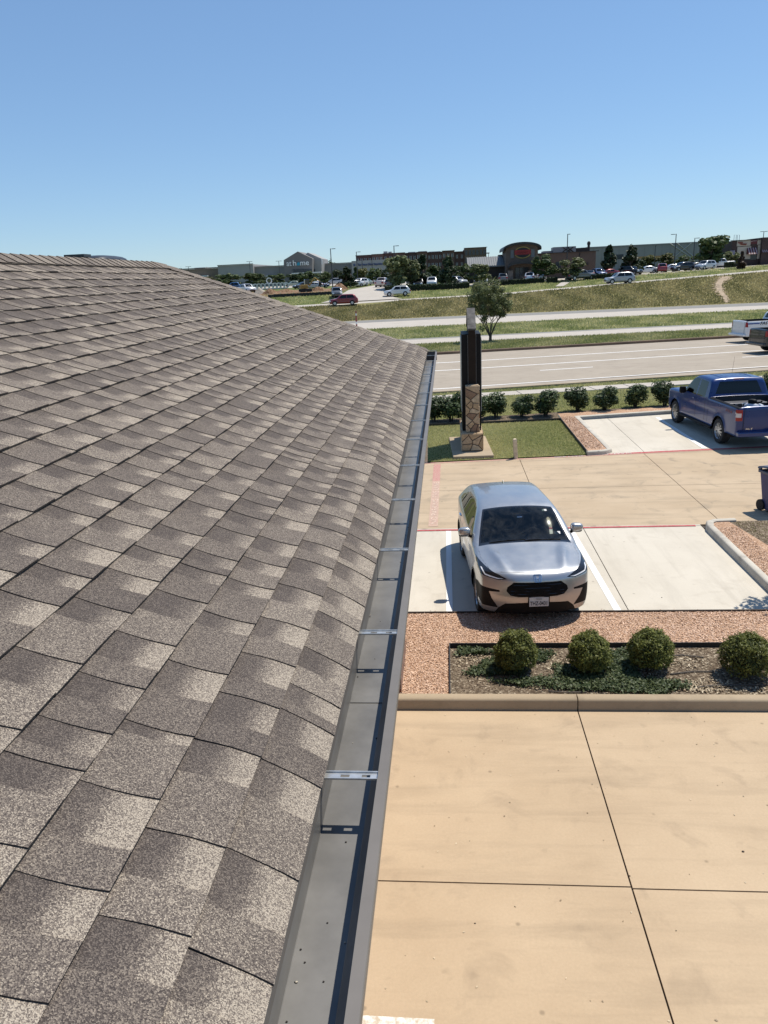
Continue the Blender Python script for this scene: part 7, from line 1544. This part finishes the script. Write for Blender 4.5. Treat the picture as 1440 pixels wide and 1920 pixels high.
# restaurant at the right edge
cf = thing('panelled_restaurant', 'dark brick restaurant with cream panels and striped dark awnings', 'building', (0, 0, 0)); YC = 178
CB = plain('cf_brick', (0.062, 0.042, 0.038), 0.9, var=0.2, scale=1.0); CC = plain('cf_cream', (0.42, 0.385, 0.32), 0.85, var=0.06, scale=0.4); CM = plain('cf_maroon', (0.11, 0.028, 0.03), 0.7)
block(cf, 'wall', 1373.5, 1432, 452, YC, 22, CB); block(cf, 'tower_wall', 1430.5, 1475, 445.2, YC-1, 20, CB); rect(cf, 'parapet_cap', 1373.5, 1431, 449.3, 450.6, YC-0.02, plain('cf_edge', (0.02, 0.015, 0.015), 0.7), 0.3)
rect(cf, 'cream_panel', 1383, 1405.5, 450.4, 461.3, YC, CC, 0.12); rect(cf, 'cream_panel', 1383, 1405.5, 462.4, 486, YC, CC, 0.12); rect(cf, 'cream_panel', 1420.5, 1429.5, 447.5, 458.5, YC, CC, 0.12); rect(cf, 'cream_panel', 1420.5, 1429.5, 459.5, 485, YC, CC, 0.12); rect(cf, 'maroon_panel', 1406.5, 1419.5, 449.2, 457.5, YC, CM, 0.1)
for (x0, x1, y0) in ((1400, 1418, 465), (1425.5, 1440, 461.5), (1443, 1458, 461), (1368.5, 1377, 470)):
    a = AT(x0, y0, YC); b = AT(x1, y0, YC); zc = a[2]; mb = MB(); mb.add([(a[0], YC-0.2, zc), (b[0], YC-0.2, zc), (b[0], YC-1.5, zc-1.35), (a[0], YC-1.5, zc-1.35), (a[0], YC-0.2, zc-1.35), (b[0], YC-0.2, zc-1.35)], [(0, 1, 2, 3), (0, 3, 4), (1, 5, 2), (3, 2, 5, 4)]); aw = mb.build('awning', CM, cf)
    for k in range(4):
        xk = a[0]+(b[0]-a[0])*(k+0.5)/4; mb = MB(); mb.add([(xk-0.07, YC-0.2, zc+0.02), (xk+0.07, YC-0.2, zc+0.02), (xk+0.07, YC-1.5, zc-1.33), (xk-0.07, YC-1.5, zc-1.33)], [(0, 1, 2, 3)]); mb.build('awning_stripe', plain('awning_pale', (0.5, 0.42, 0.42), 0.7), aw)
    rect(cf, 'window', x0+3, x1-1, y0+11, y0+22, YC, DG, 0.08)
redl = plain('script_red', (0.33, 0.035, 0.03), 0.5)
for (x0, x1, y0, amp, nn) in ((1384.5, 1393, 455, 1.3, 7), (1388.5, 1400, 458, 1.2, 13)):
    pts = []
    for k in range(nn): p_ = AT(x0+(x1-x0)*k/(nn-1), y0+(amp if k % 2 else -amp), YC-0.25); pts.append(p_)
    mb = MB(); mb.tube(pts, 0.085, 5); mb.build('wall_script', redl, cf)
pts = [AT(1408+10*k/8, 452.5-k*0.15+(0.8 if k % 2 else -0.8), YC-0.25) for k in range(9)]; mb = MB(); mb.tube(pts, 0.05, 5); mb.build('wall_script', plain('script_pale', (0.6, 0.5, 0.5), 0.5), cf)
for px in (1378, 1384):
    c = AT(px, 449.5, YC+2); mb = MB(); mb.tube([(c[0]-0.22, YC+2, c[2]-0.3), (c[0]-0.22, YC+2, c[2]+1.0), (c[0]+0.22, YC+2, c[2]+1.0), (c[0]+0.22, YC+2, c[2]-0.3)], 0.045, 6); mb.build('roof_hoop', plain('hoop_grey', (0.4, 0.4, 0.4), 0.5), cf)
